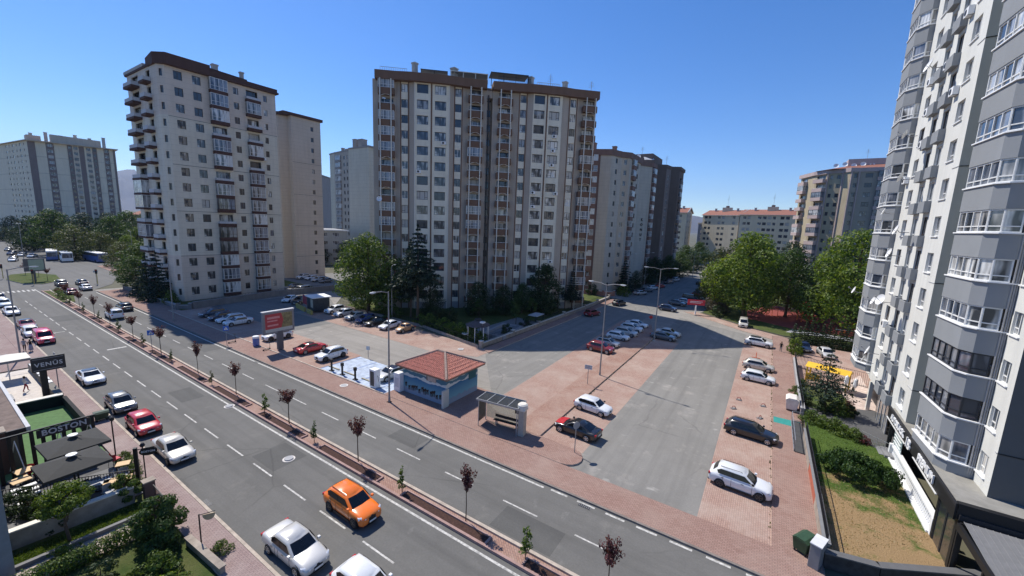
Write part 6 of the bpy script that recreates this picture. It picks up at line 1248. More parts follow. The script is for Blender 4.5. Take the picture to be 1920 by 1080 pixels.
def signal(label, x, y, rz):
    t = thing('traffic_signal', label, 'traffic light', (x, y, .1), rz, 'traffic lights'); MB().tube([(0, 0, 0), (0, 0, 3.4)], .07, mat('signal_post', (.5, .4, .12), .6), 6).build('post', t); MB().box(-.18, .18, -.25, -.05, 2.4, 3.4, BLACK).build('signal_head', t); l = MB(); [l.lathe([(.1, 0), (.09, .02)], G_(.1 if k else .3), 8, (0, 0)) for k in range(1)]; MB().box(-.1, .1, -.27, -.25, 3.1, 3.3, mat('lens_red', (.4, .02, .02))).build('lens', t)
signal('traffic light on the pavement corner at the crossing beside the left tower garden', -129.2, 24.9, rad(60)); signal('traffic light at the far left kerb of the junction', -151, 13.5, rad(60)); signal('traffic light on the median tip beside the small billboard', -136.0, 16.3, rad(60))
# advertising billboard in the left car park
t = thing('billboard', 'roadside billboard with a red and olive poster on one thick grey leg', 'billboard', (-52.5, 26.3, .1))
MB().box(-.22, .22, -.35, .35, 0, 2.5, G_(.12)).build('leg', t, bevel=.03); MB().box(-.2, .2, -2.05, 1.85, 2.3, 5.15, G_(.22)).box(-.24, .24, -2.1, 1.9, 5.151, 5.27, G_(.55)).build('casing', t)
p = MB(); X = .205; yz = lambda y0, y1, z0, z1, m, e=0: p.poly([(X+e, y0, z0), (X+e, y1, z0), (X+e, y1, z1), (X+e, y0, z1)], m)
yz(-1.8, 1.6, 2.95, 4.9, mat('poster_olive', (.2, .17, .08), .4, .5, 3)); yz(-1.8, 1.6, 2.55, 2.949, mat('poster_grey', (.42, .45, .42), .4, .1)); p.poly([(X+.004, -1.8, 2.95), (X+.004, .15, 2.95), (X+.004, .45, 4.0), (X+.004, .2, 4.9), (X+.004, -1.8, 4.9)], mat('poster_red', (.42, .04, .05), .4, .1))
for z0, y1, h_ in ((4.25, .0, .28), (3.9, -.3, .16), (3.3, -.2, .22)): yz(-1.55, y1, z0, z0+h_, mat('poster_rose', (.6, .25, .25), .4, .15, 6), .008)
p.build('poster', t)
t = thing('billboard', 'small pale green billboard on the median tip at the far junction', 'billboard', (-141, 17, .1)); MB().box(-.25, .25, -.3, .3, 0, 2.4, G_(.12)).build('leg', t); MB().box(-.25, .25, -1.3, 1.9, 2.4, 5.3, G_(.12)).build('casing', t); MB().box(.25, .27, -.6, 1.7, 2.65, 5.1, mat('poster_green', (.3, .38, .3), .4, .1)).build('poster', t)
# black lettered sign on the near pavement
t = thing('roadside_sign', 'black roadside sign reading VENÜS on a leaning dark post beside the near pavement', 'sign', (-54.8, 6.5, .1))
MB().box(-.16, .16, -.42, .02, 0, 2.4, BLACK).build('post', t, bevel=.02); MB().box(-.12, .12, -.85, 1.25, 2.35, 3.7, DARK).build('panel', t, bevel=.02)
s = MB(); [s.box(.125, .135, -.75, 1.15, z, z+.03, G_(.35)) for z in (2.5, 3.52)]; s.build('trim', t)
L = text_mb('VENÜS', .52, G_(.55), .01, .008, 1.15); s = MB(); s.merge(L, Matrix.Translation((.13, .2, 2.98)) @ Matrix.Rotation(rad(90), 4, 'Z') @ TXT_UP); s.build('lettering', t)
t = thing('sign_post', 'thin grey post with a blank plate right behind the black lettered sign', 'sign post', (-56.2, 7.3, .1)); MB().tube([(0, 0, 0), (0, 0, 3.6)], .04, POLE, 6).build('post', t); MB().box(-.25, .25, -.02, .02, 3.3, 3.6, G_(.4)).build('plate', t)
# wheeled bins and boxes
def bin_(label, x, y, rz, m, s=1): 
    t = thing('wheeled_container', label, 'bin', (x, y, .1), rz, None); b = MB(); b.rings([[(-.6*s, -.42*s, .15), (.6*s, -.42*s, .15), (.6*s, .42*s, .15), (-.6*s, .42*s, .15)], [(-.72*s, -.52*s, 1.1*s), (.72*s, -.52*s, 1.1*s), (.72*s, .52*s, 1.1*s), (-.72*s, .52*s, 1.1*s)]], m); b.build('body', t, bevel=.02)
    l = MB(); l.rings([[(-.74*s, -.54*s, 1.1*s), (.74*s, -.54*s, 1.1*s), (.74*s, .54*s, 1.1*s), (-.74*s, .54*s, 1.1*s)], [(-.74*s, -.3*s, 1.28*s), (.74*s, -.3*s, 1.28*s), (.74*s, .3*s, 1.28*s), (-.74*s, .3*s, 1.28*s)]], m); l.build('lid', t)
    for sx in (-.5, .5):
        for sy in (-.35, .35): w_ = MB(); w_.rings([[(.08*math.cos(j), yy, .08+.08*math.sin(j)) for j in [k*.628 for k in range(10)]] for yy in (-.03, .03)], BLACK); w_.build('wheel', t, loc=(sx*s, sy*s, 0))
bin_('dark green waste container on the near pavement by the rear of the worn grey hatchback', -44.9, 7.9, rad(85), mat('bin_green', (.02, .05, .025), .5, .2), .62); bin_('green container standing against the pale cabinet at the lower right wall', 3.5, 25.9, rad(60), mat('bin_green2', (.03, .07, .035), .5, .2), .75)
bin_('cream waste container on the street side of the right-hand low wall', 3.6, 47.9, rad(88), mat('bin_cream', (.72, .66, .6), .5, .15), 1.05)
t = thing('recycling_bin', 'small blue and white recycling bin on the pavement left of the billboard', 'bin', (-56.3, 25.1, .1)); MB().lathe([(.36, 0), (.4, .1), (.4, 1.05)], paint('binblue', (.03, .12, .42)), 14).build('body', t, smooth=False); MB().lathe([(.41, 1.05), (.41, 1.25), (.34, 1.32)], WHITE, 14).build('rim', t)
t = thing('utility_cabinet', 'pale metal utility cabinet at the lower right beside the green container', 'cabinet', (4.0, 25.15, .1), rad(-20)); MB().box(-.24, .24, -.5, .5, 0, 1.35, G_(.22)).build('body', t, bevel=.02); MB().box(-.27, .27, -.54, .54, 1.35, 1.41, G_(.62)).build('lid', t); MB().box(-.29, -.281, -.02, .02, .1, 1.45, DARK).build('door_seam', t)
for i, (x, y, lb) in enumerate(((-33.2, 26.0, 'white charging cabinet with a dark poster at the corner of the blue bays'), (-30.5, 26.9, 'white cabinet standing against the mural hut'))):
    t = thing('charging_cabinet', lb, 'cabinet', (x, y, .1), 0, 'white cabinets'); MB().box(-.45, .45, -.35, .35, 0, 1.95, WHITE).build('body', t, bevel=.03)
    if i == 0: MB().box(-.3, .3, -.358, -.352, .2, 1.75, mat('cab_poster', (.06, .07, .07), .5, .5, 5)).build('poster', t); c = MB(); c.tube([(.46, 0, 1.3), (.75, -.1, .7), (.7, 0, .1), (1.2, .6, .06), (1.4, 1.2, .5)], .022, BLACK, 5); c.build('cable', t)
    else: MB().box(-.3, .3, -.356, -.352, .5, 1.5, G_(.6)).build('door_panel', t)
for i, x in enumerate((-40.8, -38.8, -36.5)): t = thing('charging_post', ['black charging post at the left end of the blue bays', 'black charging post in the middle of the blue bays', 'black charging post nearest the white charging cabinet'][i], 'charging post', (x, 26.0, .05), 0, 'charging posts'); MB().box(-.08, .08, -.08, .08, 0, 1.1, BLACK).build('post', t); MB().box(-.16, .16, -.12, .14, 1.0, 1.38, BLACK).build('charger_box', t, bevel=.02); MB().box(-.25, .25, -.2, .2, 0, .06, DARK).build('foot', t)
for i, (x, y) in enumerate(((-59.9, 23.7), (-53.4, 25.0))): t = thing('kick_scooter', ['dark kick scooter by the pedestrian sign post', 'dark kick scooter leaning near the blue and white bin'][i], 'scooter', (x, y, .1), rad(100), 'kick scooters'); MB().box(-.45, .4, -.08, .08, .12, .17, BLACK).build('deck', t); MB().tube([(.42, 0, .1), (.5, 0, .6), (.38, 0, 1.12)], .025, DARK, 5).tube([(.38, -.22, 1.12), (.38, .22, 1.12)], .02, DARK, 5).build('handlebar', t); [MB().rings([[(.1*math.cos(k*.628), yy, .1+.1*math.sin(k*.628)) for k in range(10)] for yy in (-.025, .025)], RUBBER).build('wheel', t, loc=(xx, 0, 0)) for xx in (-.42, .46)]
for i, (x, y) in enumerate(((-1.0, 47.2), (1.2, 47.0), (-1.3, 44.4), (1.0, 43.6))): t = thing('parking_barrier', ['low red folded parking barrier, upper left of the four', 'low red folded parking barrier, upper right of the four', 'low red folded parking barrier, lower left of the four', 'low red folded parking barrier, lower right of the four'][i], 'parking barrier', (x, y, .02), rad(20*i), 'parking barriers'); m_ = mat('barrier_red', (.35, .1, .08), .7, .2); MB().box(-.25, .25, -.18, .18, 0, .06, G_(.2)).build('base', t); MB().tube([(-.2, 0, .05), (-.1, 0, .28), (.12, 0, .28), (.22, 0, .05)], .04, m_, 5).build('arm', t)
t = thing('parking_cone', 'thin orange post in the empty bay beside the champagne hatchback', 'bollard', (0, 65.5, .02)); MB().lathe([(.05, 0), (.04, .8)], mat('cone_orange', (.7, .12, .04)), 8).build('post', t); MB().box(-.5, .5, -.05, .05, 0, .06, mat('cone_orange', (.7, .12, .04))).build('foot', t)
# ---------------------------------------------------------------- mural hut with tiled hip roof
def mural():
    m, n, l, b = new_mat('mural_paint'); tc = n.new('ShaderNodeTexCoord').outputs['Object']; sp = n.new('ShaderNodeSeparateXYZ'); l.new(tc, sp.inputs[0]); z = sp.outputs['Z']; h = nmath(n, l, 'ADD', sp.outputs['X'], sp.outputs['Y'])
    cb = n.new('ShaderNodeCombineXYZ'); l.new(h, cb.inputs[0]); v = cb.outputs[0]
    def ridge(sc, base, amp, loc):
        q = n.new('ShaderNodeTexNoise'); q.inputs['Scale'].default_value = sc; q.inputs['Detail'].default_value = 5; mp = n.new('ShaderNodeMapping'); mp.inputs['Location'].default_value = (loc, 0, 0); l.new(v, mp.inputs[0]); l.new(mp.outputs[0], q.inputs['Vector'])
        return nmath(n, l, 'LESS_THAN', z, nmath(n, l, 'ADD', nmath(n, l, 'MULTIPLY', q.outputs['Fac'], amp), base))
    sky_ = (.42, .47, .44); g = n.new('ShaderNodeMapRange'); g.inputs[1].default_value = .3; g.inputs[2].default_value = 1.9; l.new(z, g.inputs[0])
    col = nmix(n, l, ridge(.55, 1.7, 1.4, 3), sky_, (.06, .17, .24)); col = nmix(n, l, ridge(.9, 1.45, 1.2, 9), col, (.55, .60, .58)); col = nmix(n, l, ridge(.5, 1.35, .9, 15), col, nmix(n, l, g.outputs[0], (.20, .42, .48), (.02, .13, .27)))
    col = nmix(n, l, ridge(2.4, .15, .9, 21), col, nmix(n, l, g.outputs[0], (.27, .33, .40), (.03, .17, .24)))
    l.new(col, b.inputs['Base Color']); b.inputs['Roughness'].default_value = .8; MATS['mural'] = m; return m
MU = mural(); W_HUT = wallmat('hut_pale', (.5, .53, .5))
t = thing('mural_hut', 'small hut with a red tiled hip roof and blue landscape murals', 'hut', (-26.6, 29.2, .1))
x0, x1, y0, y1 = -3.5, 2.35, -2.15, 2.7; H_ = 2.85
MB().box(x0, x1, y0, y1, 0, H_, MU).build('wall', t); MB().box(x1+.003, x1+.2, y0-.6, y0+.2, 0, 1.75, W_HUT).build('buttress', t)
w = MB(); w.box(-.2, 1.1, y0-.03, y0-.01, 2.0, 2.55, PANES[1]); w.build('window', t); w = MB(); w.box(x1+.01, x1+.03, 1.2, 2.4, 1.6, 2.45, mat('teal_shutter', (.02, .1, .12))); w.build('window', t)
f = MB(); rr = random.Random(8)   # silhouettes of horses along the mural
for k in range(13):
    xx = x0+.5+k*.38+rr.uniform(-.1, .1); zz = .55+rr.uniform(-.1, .2); s_ = rr.uniform(.8, 1.2); Y_ = y0-.004-.0012*k
    f = MB(); f.poly([(xx-.16*s_, Y_, zz+.18*s_), (xx+.12*s_, Y_, zz+.2*s_), (xx+.2*s_, Y_, zz+.42*s_), (xx+.1*s_, Y_, zz+.5*s_), (xx-.02*s_, Y_, zz+.4*s_), (xx-.18*s_, Y_, zz+.4*s_)], BLACK); [f.poly([(xx+d*s_-.02, Y_, zz-.1*s_), (xx+d*s_+.02, Y_, zz-.1*s_), (xx+d*s_+.03, Y_, zz+.2*s_), (xx+d*s_-.03, Y_, zz+.2*s_)], BLACK) for d in (-.13, -.05, .06, .12)]; f.build('painted_horse', t)
r = MB(); ex0, ex1, ey0, ey1 = x0-.65, x1+.45, y0-.45, y1+.7; e = .9; A = [(ex0, ey0), (ex1, ey0), (ex1, ey1), (ex0, ey1)]; R0, R1 = (ex0+3.1, (ey0+ey1)/2), (ex1-2.9, (ey0+ey1)/2); zt = H_+1.3; ze = H_-.02
TL = mat('hut_roof_tile', (.60, .27, .195), .8, .35, 5); RD = mat('ridge_mortar', (.30, .22, .18), .9, .3, 4)
def roofplane(pts, along):
    r.poly(pts, TL)
for pl in ([(ex0, ey0, ze), (ex1, ey0, ze), (*R1, zt), (*R0, zt)], [(ex1, ey0, ze), (ex1, ey1, ze), (*R1, zt)], [(ex1, ey1, ze), (ex0, ey1, ze), (*R0, zt), (*R1, zt)], [(ex0, ey1, ze), (ex0, ey0, ze), (*R0, zt)]):
    r.poly(pl, TL); a, b2 = Vector(pl[0]), Vector(pl[1]); top0 = Vector(pl[3] if len(pl) == 4 else pl[2]); top1 = Vector(pl[2]); n_t = int((b2-a).length/.2); nrm = (b2-a).cross(top0-a).normalized()
    L0 = (b2-a).length; u = (b2-a)/L0; vv = (top0-a)-u*((top0-a).dot(u)); hgt = vv.length; vv.normalize(); ua, ub = (top0-a).dot(u), (top1-a).dot(u)
    for k in range(n_t+1):
        s_ = L0*k/n_t; mx = hgt if ua <= s_ <= ub else (hgt*s_/ua if s_ < ua else hgt*(L0-s_)/(L0-ub))
        if mx < .15: continue
        rows = max(1, int(mx/.42))
        for q in range(rows): f0, f1 = mx*q/rows, mx*(q+1)/rows+.03; p0 = a+u*s_+vv*f0+nrm*.055; p1 = a+u*s_+vv*f1+nrm*.02; r.tube([p0, p1], [.075, .06], TL, 5)
r.prism([(ex0, ey0), (ex1, ey0), (ex1, ey1), (ex0, ey1)], ze-.12, ze-.01, mat('eave_board', (.2, .14, .1)))
for p_, q_ in (((ex0, ey0, ze), (*R0, zt)), ((ex1, ey0, ze), (*R1, zt)), ((ex1, ey1, ze), (*R1, zt)), ((ex0, ey1, ze), (*R0, zt)), ((*R0, zt), (*R1, zt))): r.tube([Vector(p_)+Vector((0, 0, .07)), Vector(q_)+Vector((0, 0, .07))], .13, RD, 6)
r.build('roof', t)
# ---------------------------------------------------------------- bus stop
t = thing('bus_shelter', 'bus shelter with a dark glass roof, bench and square stone end pillar', 'bus shelter', (-17.7, 26.9, .13), rad(7))
p = MB(); [p.tube([(x, y, 0), (x, y, 2.4)], .04, STEEL, 6) for x in (-1.95, 1.7) for y in (-.65, .65)]; [p.tube([(-1.95, y, 2.4), (1.7, y, 2.4)], .045, STEEL, 6) for y in (-.65, .65)]; p.build('frame', t)
r = MB(); r.box(-2.1, 1.85, -.85, .85, 2.44, 2.48, mat('shelter_glass', (.045, .05, .055), .2, .15, 2, coat=.5)); r.build('roof', t); q = MB(); [q.box(x-.03, x+.03, -.84, .84, 2.481, 2.52, STEEL) for x in (-2.07, -1.1, -.12, .86, 1.82)]; q.box(-2.1, 1.85, -.9, -.85, 2.4, 2.56, STEEL).box(-2.1, 1.85, .85, .9, 2.4, 2.56, STEEL).build('roof_bars', t)
g = MB(); g.box(-1.98, -1.93, -.55, .55, .35, 2.2, mat('stop_poster', (.07, .07, .07), .3, .6, 4)); g.build('advert_panel', t)
m, n, l, b = new_mat('clear_glass'); tr = n.new('ShaderNodeBsdfTransparent'); tr.inputs[0].default_value = (.85, .93, .9, 1); ms = n.new('ShaderNodeMixShader'); ms.inputs[0].default_value = .22; l.new(tr.outputs[0], ms.inputs[1]); b.inputs['Roughness'].default_value = .02; b.inputs['Base Color'].default_value = (.5, .6, .58, 1); l.new(b.outputs[0], ms.inputs[2]); l.new(ms.outputs[0], n['Material Output'].inputs[0]); CLEAR = m
MB().box(-1.85, 1.6, .64, .66, .3, 2.3, CLEAR).build('back_glass', t)
s = MB(); [s.box(-.9, 1.5, y, y+.1, .45, .49, DARK) for y in (.12, .25, .38)]; s.box(-.9, 1.5, .53, .57, .6, .85, DARK); sb = s.build('bench', t); s = MB(); [s.box(x, x+.06, .15, .55, 0, .45, STEEL) for x in (-.7, 1.25)]; s.build('bench_legs', sb)
p = MB(); p.box(1.75, 2.25, -.5, .1, 0, 2.25, mat('stop_stone', (.42, .37, .31), .8, .15, 3)).box(1.65, 2.35, -.6, .2, 2.25, 2.4, CREAM).lathe([(.42, 2.4), (.42, 2.7), (.3, 2.8)], CREAM, 16, (2.0, -.2)); p.build('pillar', t); MB().box(1.35, 1.75, -.3, -.2, 1.8, 2.1, BLACK).build('display', t)
# ---------------------------------------------------------------- walls and fences
STONE = mat('garden_stone', (.33, .28, .23), .9, .3, 1.5, bump=.4); MARB = wallmat('marble_base', (.2, .19, .185), .2, .3)
def wallrun(name, label, pts, w, h, m, cap=None, pier=None, z0=0, cat='wall', rail=None):
    o = thing(name, label, cat, (pts[0][0], pts[0][1], 0)); O = Vector((pts[0][0], pts[0][1], 0)); b = MB(); c = MB(); q = MB(); rl = MB()
    for a, e in zip(pts[:-1], pts[1:]):
        d = Vector((e[0]-a[0], e[1]-a[1])); L = d.length; M = wallM((a[0], a[1]), d); lbox(b, M, 0, L, -w/2, w/2, z0, z0+h, m)
        if cap: lbox(c, M, -.02, L+.02, -w/2-.05, w/2+.05, z0+h, z0+h+.07, cap)
        if pier:
            k = max(1, int(L/pier))
            for i in range(k+1): lbox(q, M, L*i/k-.22, L*i/k+.22, -w/2-.09, w/2+.09, z0, z0+h+.35, m); lbox(q, M, L*i/k-.27, L*i/k+.27, -w/2-.14, w/2+.14, z0+h+.35, z0+h+.42, cap or m)
        if rail:
            n_ = int(L/rail[1]); hh = z0+h
            for i in range(n_+1): u = L*i/max(1, n_); lbox(rl, M, u-.012, u+.012, -.012, .012, hh, hh+rail[0], rail[2])
            for zz in (hh+.08, hh+rail[0]-.02): lbox(rl, M, 0, L, -.02, .02, zz-.015, zz+.015, rail[2])
    for nm, x in (('wall', b), ('coping', c), ('pier', q), ('railing', rl)):
        if x.f: ob = x.build(nm, o); ob.location = -O
    return o
IRON = mat('iron_rail', (.02, .02, .022), .5, .1)
wallrun('garden_wall', 'low stone wall with small piers along the shaded garden beside the open asphalt', [(-32.9, 43.9), (-32.6, 60), (-32.4, 80), (-32.6, 96)], .3, .65, STONE, CREAM, 8, rail=(.9, .35, IRON))
wallrun('garden_wall', 'low broken kerb wall between the red parking strip and the shaded garden', [(-33.2, 43.7), (-47, 46.5), (-70.5, 47.3)], .25, .4, STONE, None, None, rail=(.8, .5, IRON))
wallrun('corner_wall', 'low dark wall with stepped piers in front of the firs at the left tower', [(-117.5, 26.75), (-100, 26.75), (-88, 26.75), (-86.8, 28.2)], .4, .75, MARB, G_(.3), 4.5); wallrun('forecourt_wall', 'grey stained wall along the shaded forecourt below the left tower', [(-86.9, 28.6), (-88.8, 44), (-87.6, 57)], .35, 1.25, wallmat('forecourt_grey', (.22, .21, .2), .2, .4), G_(.3), None, rail=(.35, .6, IRON))
wallrun('forecourt_wall', 'salmon-coloured low wall between the back car park and the kiosk', [(-87, 57.4), (-80, 60.5), (-72, 66)], .3, 1.0, wallmat('salmon_wall', (.42, .22, .17)), CREAM, 5, rail=(.7, .5, IRON)); wallrun('ramp_wall', 'pale ramp wall behind the big car park tree', [(-75, 52), (-68, 57.5), (-64, 62)], .3, 1.0, CREAM, WHITE, None, rail=(.8, .6, IRON))
wallrun('side_wall', 'salmon wall and ramp beside the foot of the brown and grey tower', [(-42, 99.8), (-35.5, 99.8), (-33.2, 101.5)], .3, 1.1, wallmat('salmon_wall', (.42, .22, .17)), CREAM, 4)
wallrun('street_wall', 'low beige wall with dark railing between the pavement and the drying lawn', [(4.45, 25.9), (4.45, 31.0)], .26, 1.0, STONE, G_(.2), None, rail=(.6, .16, IRON)); wallrun('street_wall', 'section of the low wall with a rust-red painted panel', [(4.45, 31.05), (4.42, 35.6)], .24, .95, mat('rust_panel', (.42, .12, .07), .8, .2, 2), G_(.2), None, rail=(.65, .16, IRON)); wallrun('street_wall', 'grey-topped low wall beside the dark entrance ramp', [(4.42, 35.65), (4.38, 41.5)], .26, .95, STONE, G_(.2), None, rail=(.65, .16, IRON))
wallrun('street_wall', 'low lilac-grey wall beyond the ramp, by the conifer lawn', [(4.42, 46.5), (4.42, 57.5), (4.5, 66)], .28, .9, wallmat('lilac_wall', (.3, .27, .27)), G_(.35), None, rail=(.8, .2, IRON)); wallrun('front_wall', 'black stone wall closing the lawn at the bottom right edge', [(4.3, 25.4), (6.6, 25.9), (11, 28.4)], .32, .85, mat('black_stone', (.04, .04, .042), .7, .5, 3), G_(.12))
b = MB(); b.prism([(3.55, 38.2), (4.3, 38.2), (4.3, 44.6), (3.55, 44.6)], .09, .16, G_(.06)); struct('entrance_ramp', b)
wallrun('ramp_rail', 'steel handrail around the dark entrance ramp', [(3.5, 38.3), (3.5, 44.7), (4.35, 44.9)], .03, .05, STEEL, None, None, .1, 'railing', rail=(.95, 1.0, STEEL)); wallrun('ramp_rail', 'steel handrail on the steps in front of the black shop', [(8.4, 43.6), (10.1, 41.9)], .03, .05, STEEL, None, None, .2, 'railing', rail=(.95, .5, STEEL)); wallrun('yard_fence', 'dark iron fence and gate across the courtyard beside the yellow play hut', [(4.7, 64.8), (8.0, 62.2), (11.5, 61.0)], .04, .05, IRON, None, None, .05, 'fence', rail=(1.7, .18, IRON))
# steps by the shop
s = MB(); [s.box(9.0+k*.28, 10.1, 42.0-k*.35, 43.4-k*.2, 0, .2+.14*k, G_(.22)) for k in range(4)]; struct('entrance_steps', s)
# gazebo, pond, small roof in the shaded garden
t = thing('gazebo', 'eight-sided garden gazebo with a dark roof at the corner of the shaded garden', 'gazebo', (-35.6, 46.6, .1)); oc = [(1.75*math.cos(rad(22.5+45*k)), 1.75*math.sin(rad(22.5+45*k))) for k in range(8)]; r = MB(); r.rings([[(x*1.12, y*1.12, 2.3) for x, y in oc], [(x*.3, y*.3, 2.95) for x, y in oc]], mat('gazebo_roof', (.12, .09, .085), .9, .2)); r.rings([[(x*.32, y*.32, 3.05) for x, y in oc], [(x*.28, y*.28, 3.25) for x, y in oc]], DARK); r.build('roof', t); [MB().tube([(x*.95, y*.95, 0), (x*.95, y*.95, 2.3)], .05, WHITE, 6).build('post', t) for x, y in oc]
t = thing('garden_pool', 'empty rectangular garden pool with a pale rim beside the gazebo', 'pool', (-34.9, 52.4, .1), rad(8)); r = MB(); [r.box(*q, G_(.3)) for q in ((-1.9, 1.9, -3.8, -3.4, 0, .55), (-1.9, 1.9, 3.4, 3.8, 0, .55), (-1.9, -1.5, -3.4, 3.4, 0, .55), (1.5, 1.9, -3.4, 3.4, 0, .55))]; r.build('rim', t); MB().box(-1.5, 1.5, -3.4, 3.4, .02, .12, G_(.2)).build('basin', t)
sheet('garden_paving', [(-39.5, 47.8), (-33.3, 47), (-33.2, 62), (-38.8, 63)], .135, G_(.2))
t = thing('dovecote', 'white bird house on a thin pole behind the gazebo roof', 'bird house', (-34.3, 46.0, .1)); MB().tube([(0, 0, 0), (0, 0, 2.9)], .035, POLE, 5).build('post', t); MB().box(-.3, .3, -.3, .3, 2.9, 3.1, WHITE).build('box', t)
t = thing('market_parasol', 'white garden table top below the gazebo', 'table', (-36.8, 45.1, .1)); MB().tube([(0, 0, 0), (0, 0, 1.0)], .04, POLE, 5).build('leg', t); MB().lathe([(.5, 1.0), (.5, 1.05)], WHITE, 14).build('tabletop', t)
t = thing('pump_house', 'small flat grey canopy on posts in the shaded garden right of the pool', 'canopy', (-34.0, 61.6, .1)); MB().box(-.9, .9, -1.4, 1.4, 1.5, 1.62, G_(.4)).build('roof', t); [MB().box(x-.05, x+.05, y-.05, y+.05, 0, 1.5, DARK).build('post', t) for x in (-.8, .8) for y in (-1.2, 1.2)]
# parking kiosk
t = thing('parking_kiosk', 'parking kiosk with a white roof beside the low yellow walls', 'kiosk', (-70.2, 42.6, .0), rad(-12)); MB().box(-1.5, 1.7, -1.6, 1.3, .3, 2.7, mat('kiosk_dark', (.04, .05, .06), .5, .3)).build('wall', t); MB().box(-1.8, 2.0, -1.9, 1.6, 2.7, 2.85, WHITE).build('roof', t); MB().box(.35, 1.5, -1.63, -1.6, .9, 2.4, mat('kiosk_pane', (.5, .45, .35), .3, .2)).build('window', t)
t = thing('kiosk_wall', 'low yellow wall in front of the parking kiosk', 'wall', (-71.5, 40.4, 0), rad(-12)); MB().box(-4.2, .6, -.15, .15, 0, .8, mat('yellow_wall', (.42, .33, .1), .8, .2)).build('wall', t); MB().box(1.6, 3.8, -.1, .25, 0, .75, mat('yellow_wall', (.42, .33, .1))).build('wall', t)
t = thing('banner', 'dark banner with red lettering blocks on the left side of the parking kiosk', 'banner', (-73.3, 41.7, 0), rad(-12)); MB().box(-1.1, 1.1, -.05, .05, .9, 2.6, mat('banner_red', (.35, .05, .07), .7, .5, 4)).build('cloth', t); [MB().box(x-.04, x+.04, -.04, .04, 0, 2.7, POLE).build('post', t) for x in (-1.15, 1.15)]
# red kiosk, red board, play equipment, yellow play hut
t = thing('street_kiosk', 'small white kiosk with a red roof at the park corner', 'kiosk', (-11.2, 113.5, 0), rad(-15)); MB().box(-2.2, 2.2, -2, 2, 0, 2.7, CREAM).build('wall', t); MB().prism([(-2.7, -2.5), (2.7, -2.5), (2.7, 2.5), (-2.7, 2.5)], 2.7, 3.1, mat('kiosk_red', (.4, .04, .04))).prism([(-1.8, -1.6), (1.8, -1.6), (1.8, 1.6), (-1.8, 1.6)], 3.1, 3.5, mat('kiosk_red', (.4, .04, .04))).build('roof', t); [MB().box(x-.45, x+.45, -2.04, -2.0, 1, 2.2, PANES[0]).build('window', t) for x in (-1.4, 0, 1.4)]
t = thing('red_board', 'red direction board on a white post at the grassy park corner', 'sign', (-12.0, 91.6, .1), rad(20)); MB().box(-.12, .12, -.12, .12, 0, 2.0, WHITE).build('post', t); MB().box(-1.7, 1.7, -.1, .1, 2.0, 3.1, mat('board_red', (.5, .03, .05), .5, .1)).build('panel', t); q = MB(); [q.box(-1.3, 1.2-.3*k, -.115, -.102, 2.72-k*.28, 2.82-k*.28, WHITE) for k in range(2)]; q.build('writing_lines', t)
t = thing('play_tower', 'orange and red climbing tower with a slide on the red play surface', 'play equipment', (7.5, 101, .12), rad(20)); OR = mat('play_orange', (.75, .2, .04), .5, .1); [MB().tube([(x, y, 0), (x, y, 3.2)], .08, OR, 6).build('post', t) for x in (-1, 1) for y in (-1, 1)]; MB().box(-1, 1, -1, 1, 1.4, 1.5, OR).build('deck', t); MB().lathe([(1.5, 3.1), (.1, 4.2)], mat('play_red', (.6, .04, .03)), 4).build('roof', t); MB().rings([[(-.35, -1, 1.5), (.35, -1, 1.5), (.4, -1, 1.75), (-.4, -1, 1.75)], [(-.35, -3.2, .2), (.35, -3.2, .2), (.4, -3.2, .45), (-.4, -3.2, .45)]], mat('play_red', (.6, .04, .03))).build('slide', t)
t = thing('climbing_frame', 'low orange climbing frame left of the climbing tower', 'play equipment', (1.8, 103, .12)); [MB().tube([(x, -.5, 0), (x, 0, 1.7), (x, .5, 0)], .05, OR, 5).build('bar', t) for x in (-1, 0, 1)]; MB().tube([(-1, 0, 1.7), (1, 0, 1.7)], .05, OR, 5).build('top_bar', t)
t = thing('play_seesaw', 'small cream and orange seesaw on the red surface in front of the dark trees', 'play equipment', (13, 93.5, .12)); MB().tube([(-1.3, 0, .5), (1.3, 0, .7)], .07, CREAM, 5).build('beam', t); MB().box(-.2, .2, -.2, .2, 0, .6, OR).build('base', t)
t = thing('play_hut', 'yellow-roofed play hut behind the open-branched conifer', 'play hut', (7.4, 58.6, .1), rad(-18)); YL = mat('play_yellow', (.78, .46, .03), .5, .1); r = MB(); r.rings([[(-2.1, -1.0, 1.95), (2.1, -1.0, 1.95), (2.1, .9, 1.95), (-2.1, .9, 1.95)], [(-2.1, -.1, 2.35), (2.1, -.1, 2.35), (2.1, .1, 2.35), (-2.1, .1, 2.35)]], YL); r.build('roof', t); [MB().box(x-.07, x+.07, y-.07, y+.07, 0, 1.95, YL).build('post', t) for x in (-1.9, 1.9) for y in (-.8, .7)]; MB().box(-1.9, -.6, -.9, -.8, .4, 1.2, YL).build('side_panel', t)
for i, (x, y) in enumerate(((8.9, 57.0), (9.6, 56.4))): t = thing('covered_parasol', ['closed white parasol at the near post of the yellow play hut', 'closed white parasol just right of the yellow play hut'][i], 'parasol', (x, y, .1), 0, 'closed parasols'); MB().tube([(0, 0, 0), (0, 0, 1.6)], .03, POLE, 5).build('pole', t); MB().lathe([(.1, 1.0), (.22, 1.3), (.18, 1.9), (.03, 2.1)], WHITE, 8).build('cover', t)
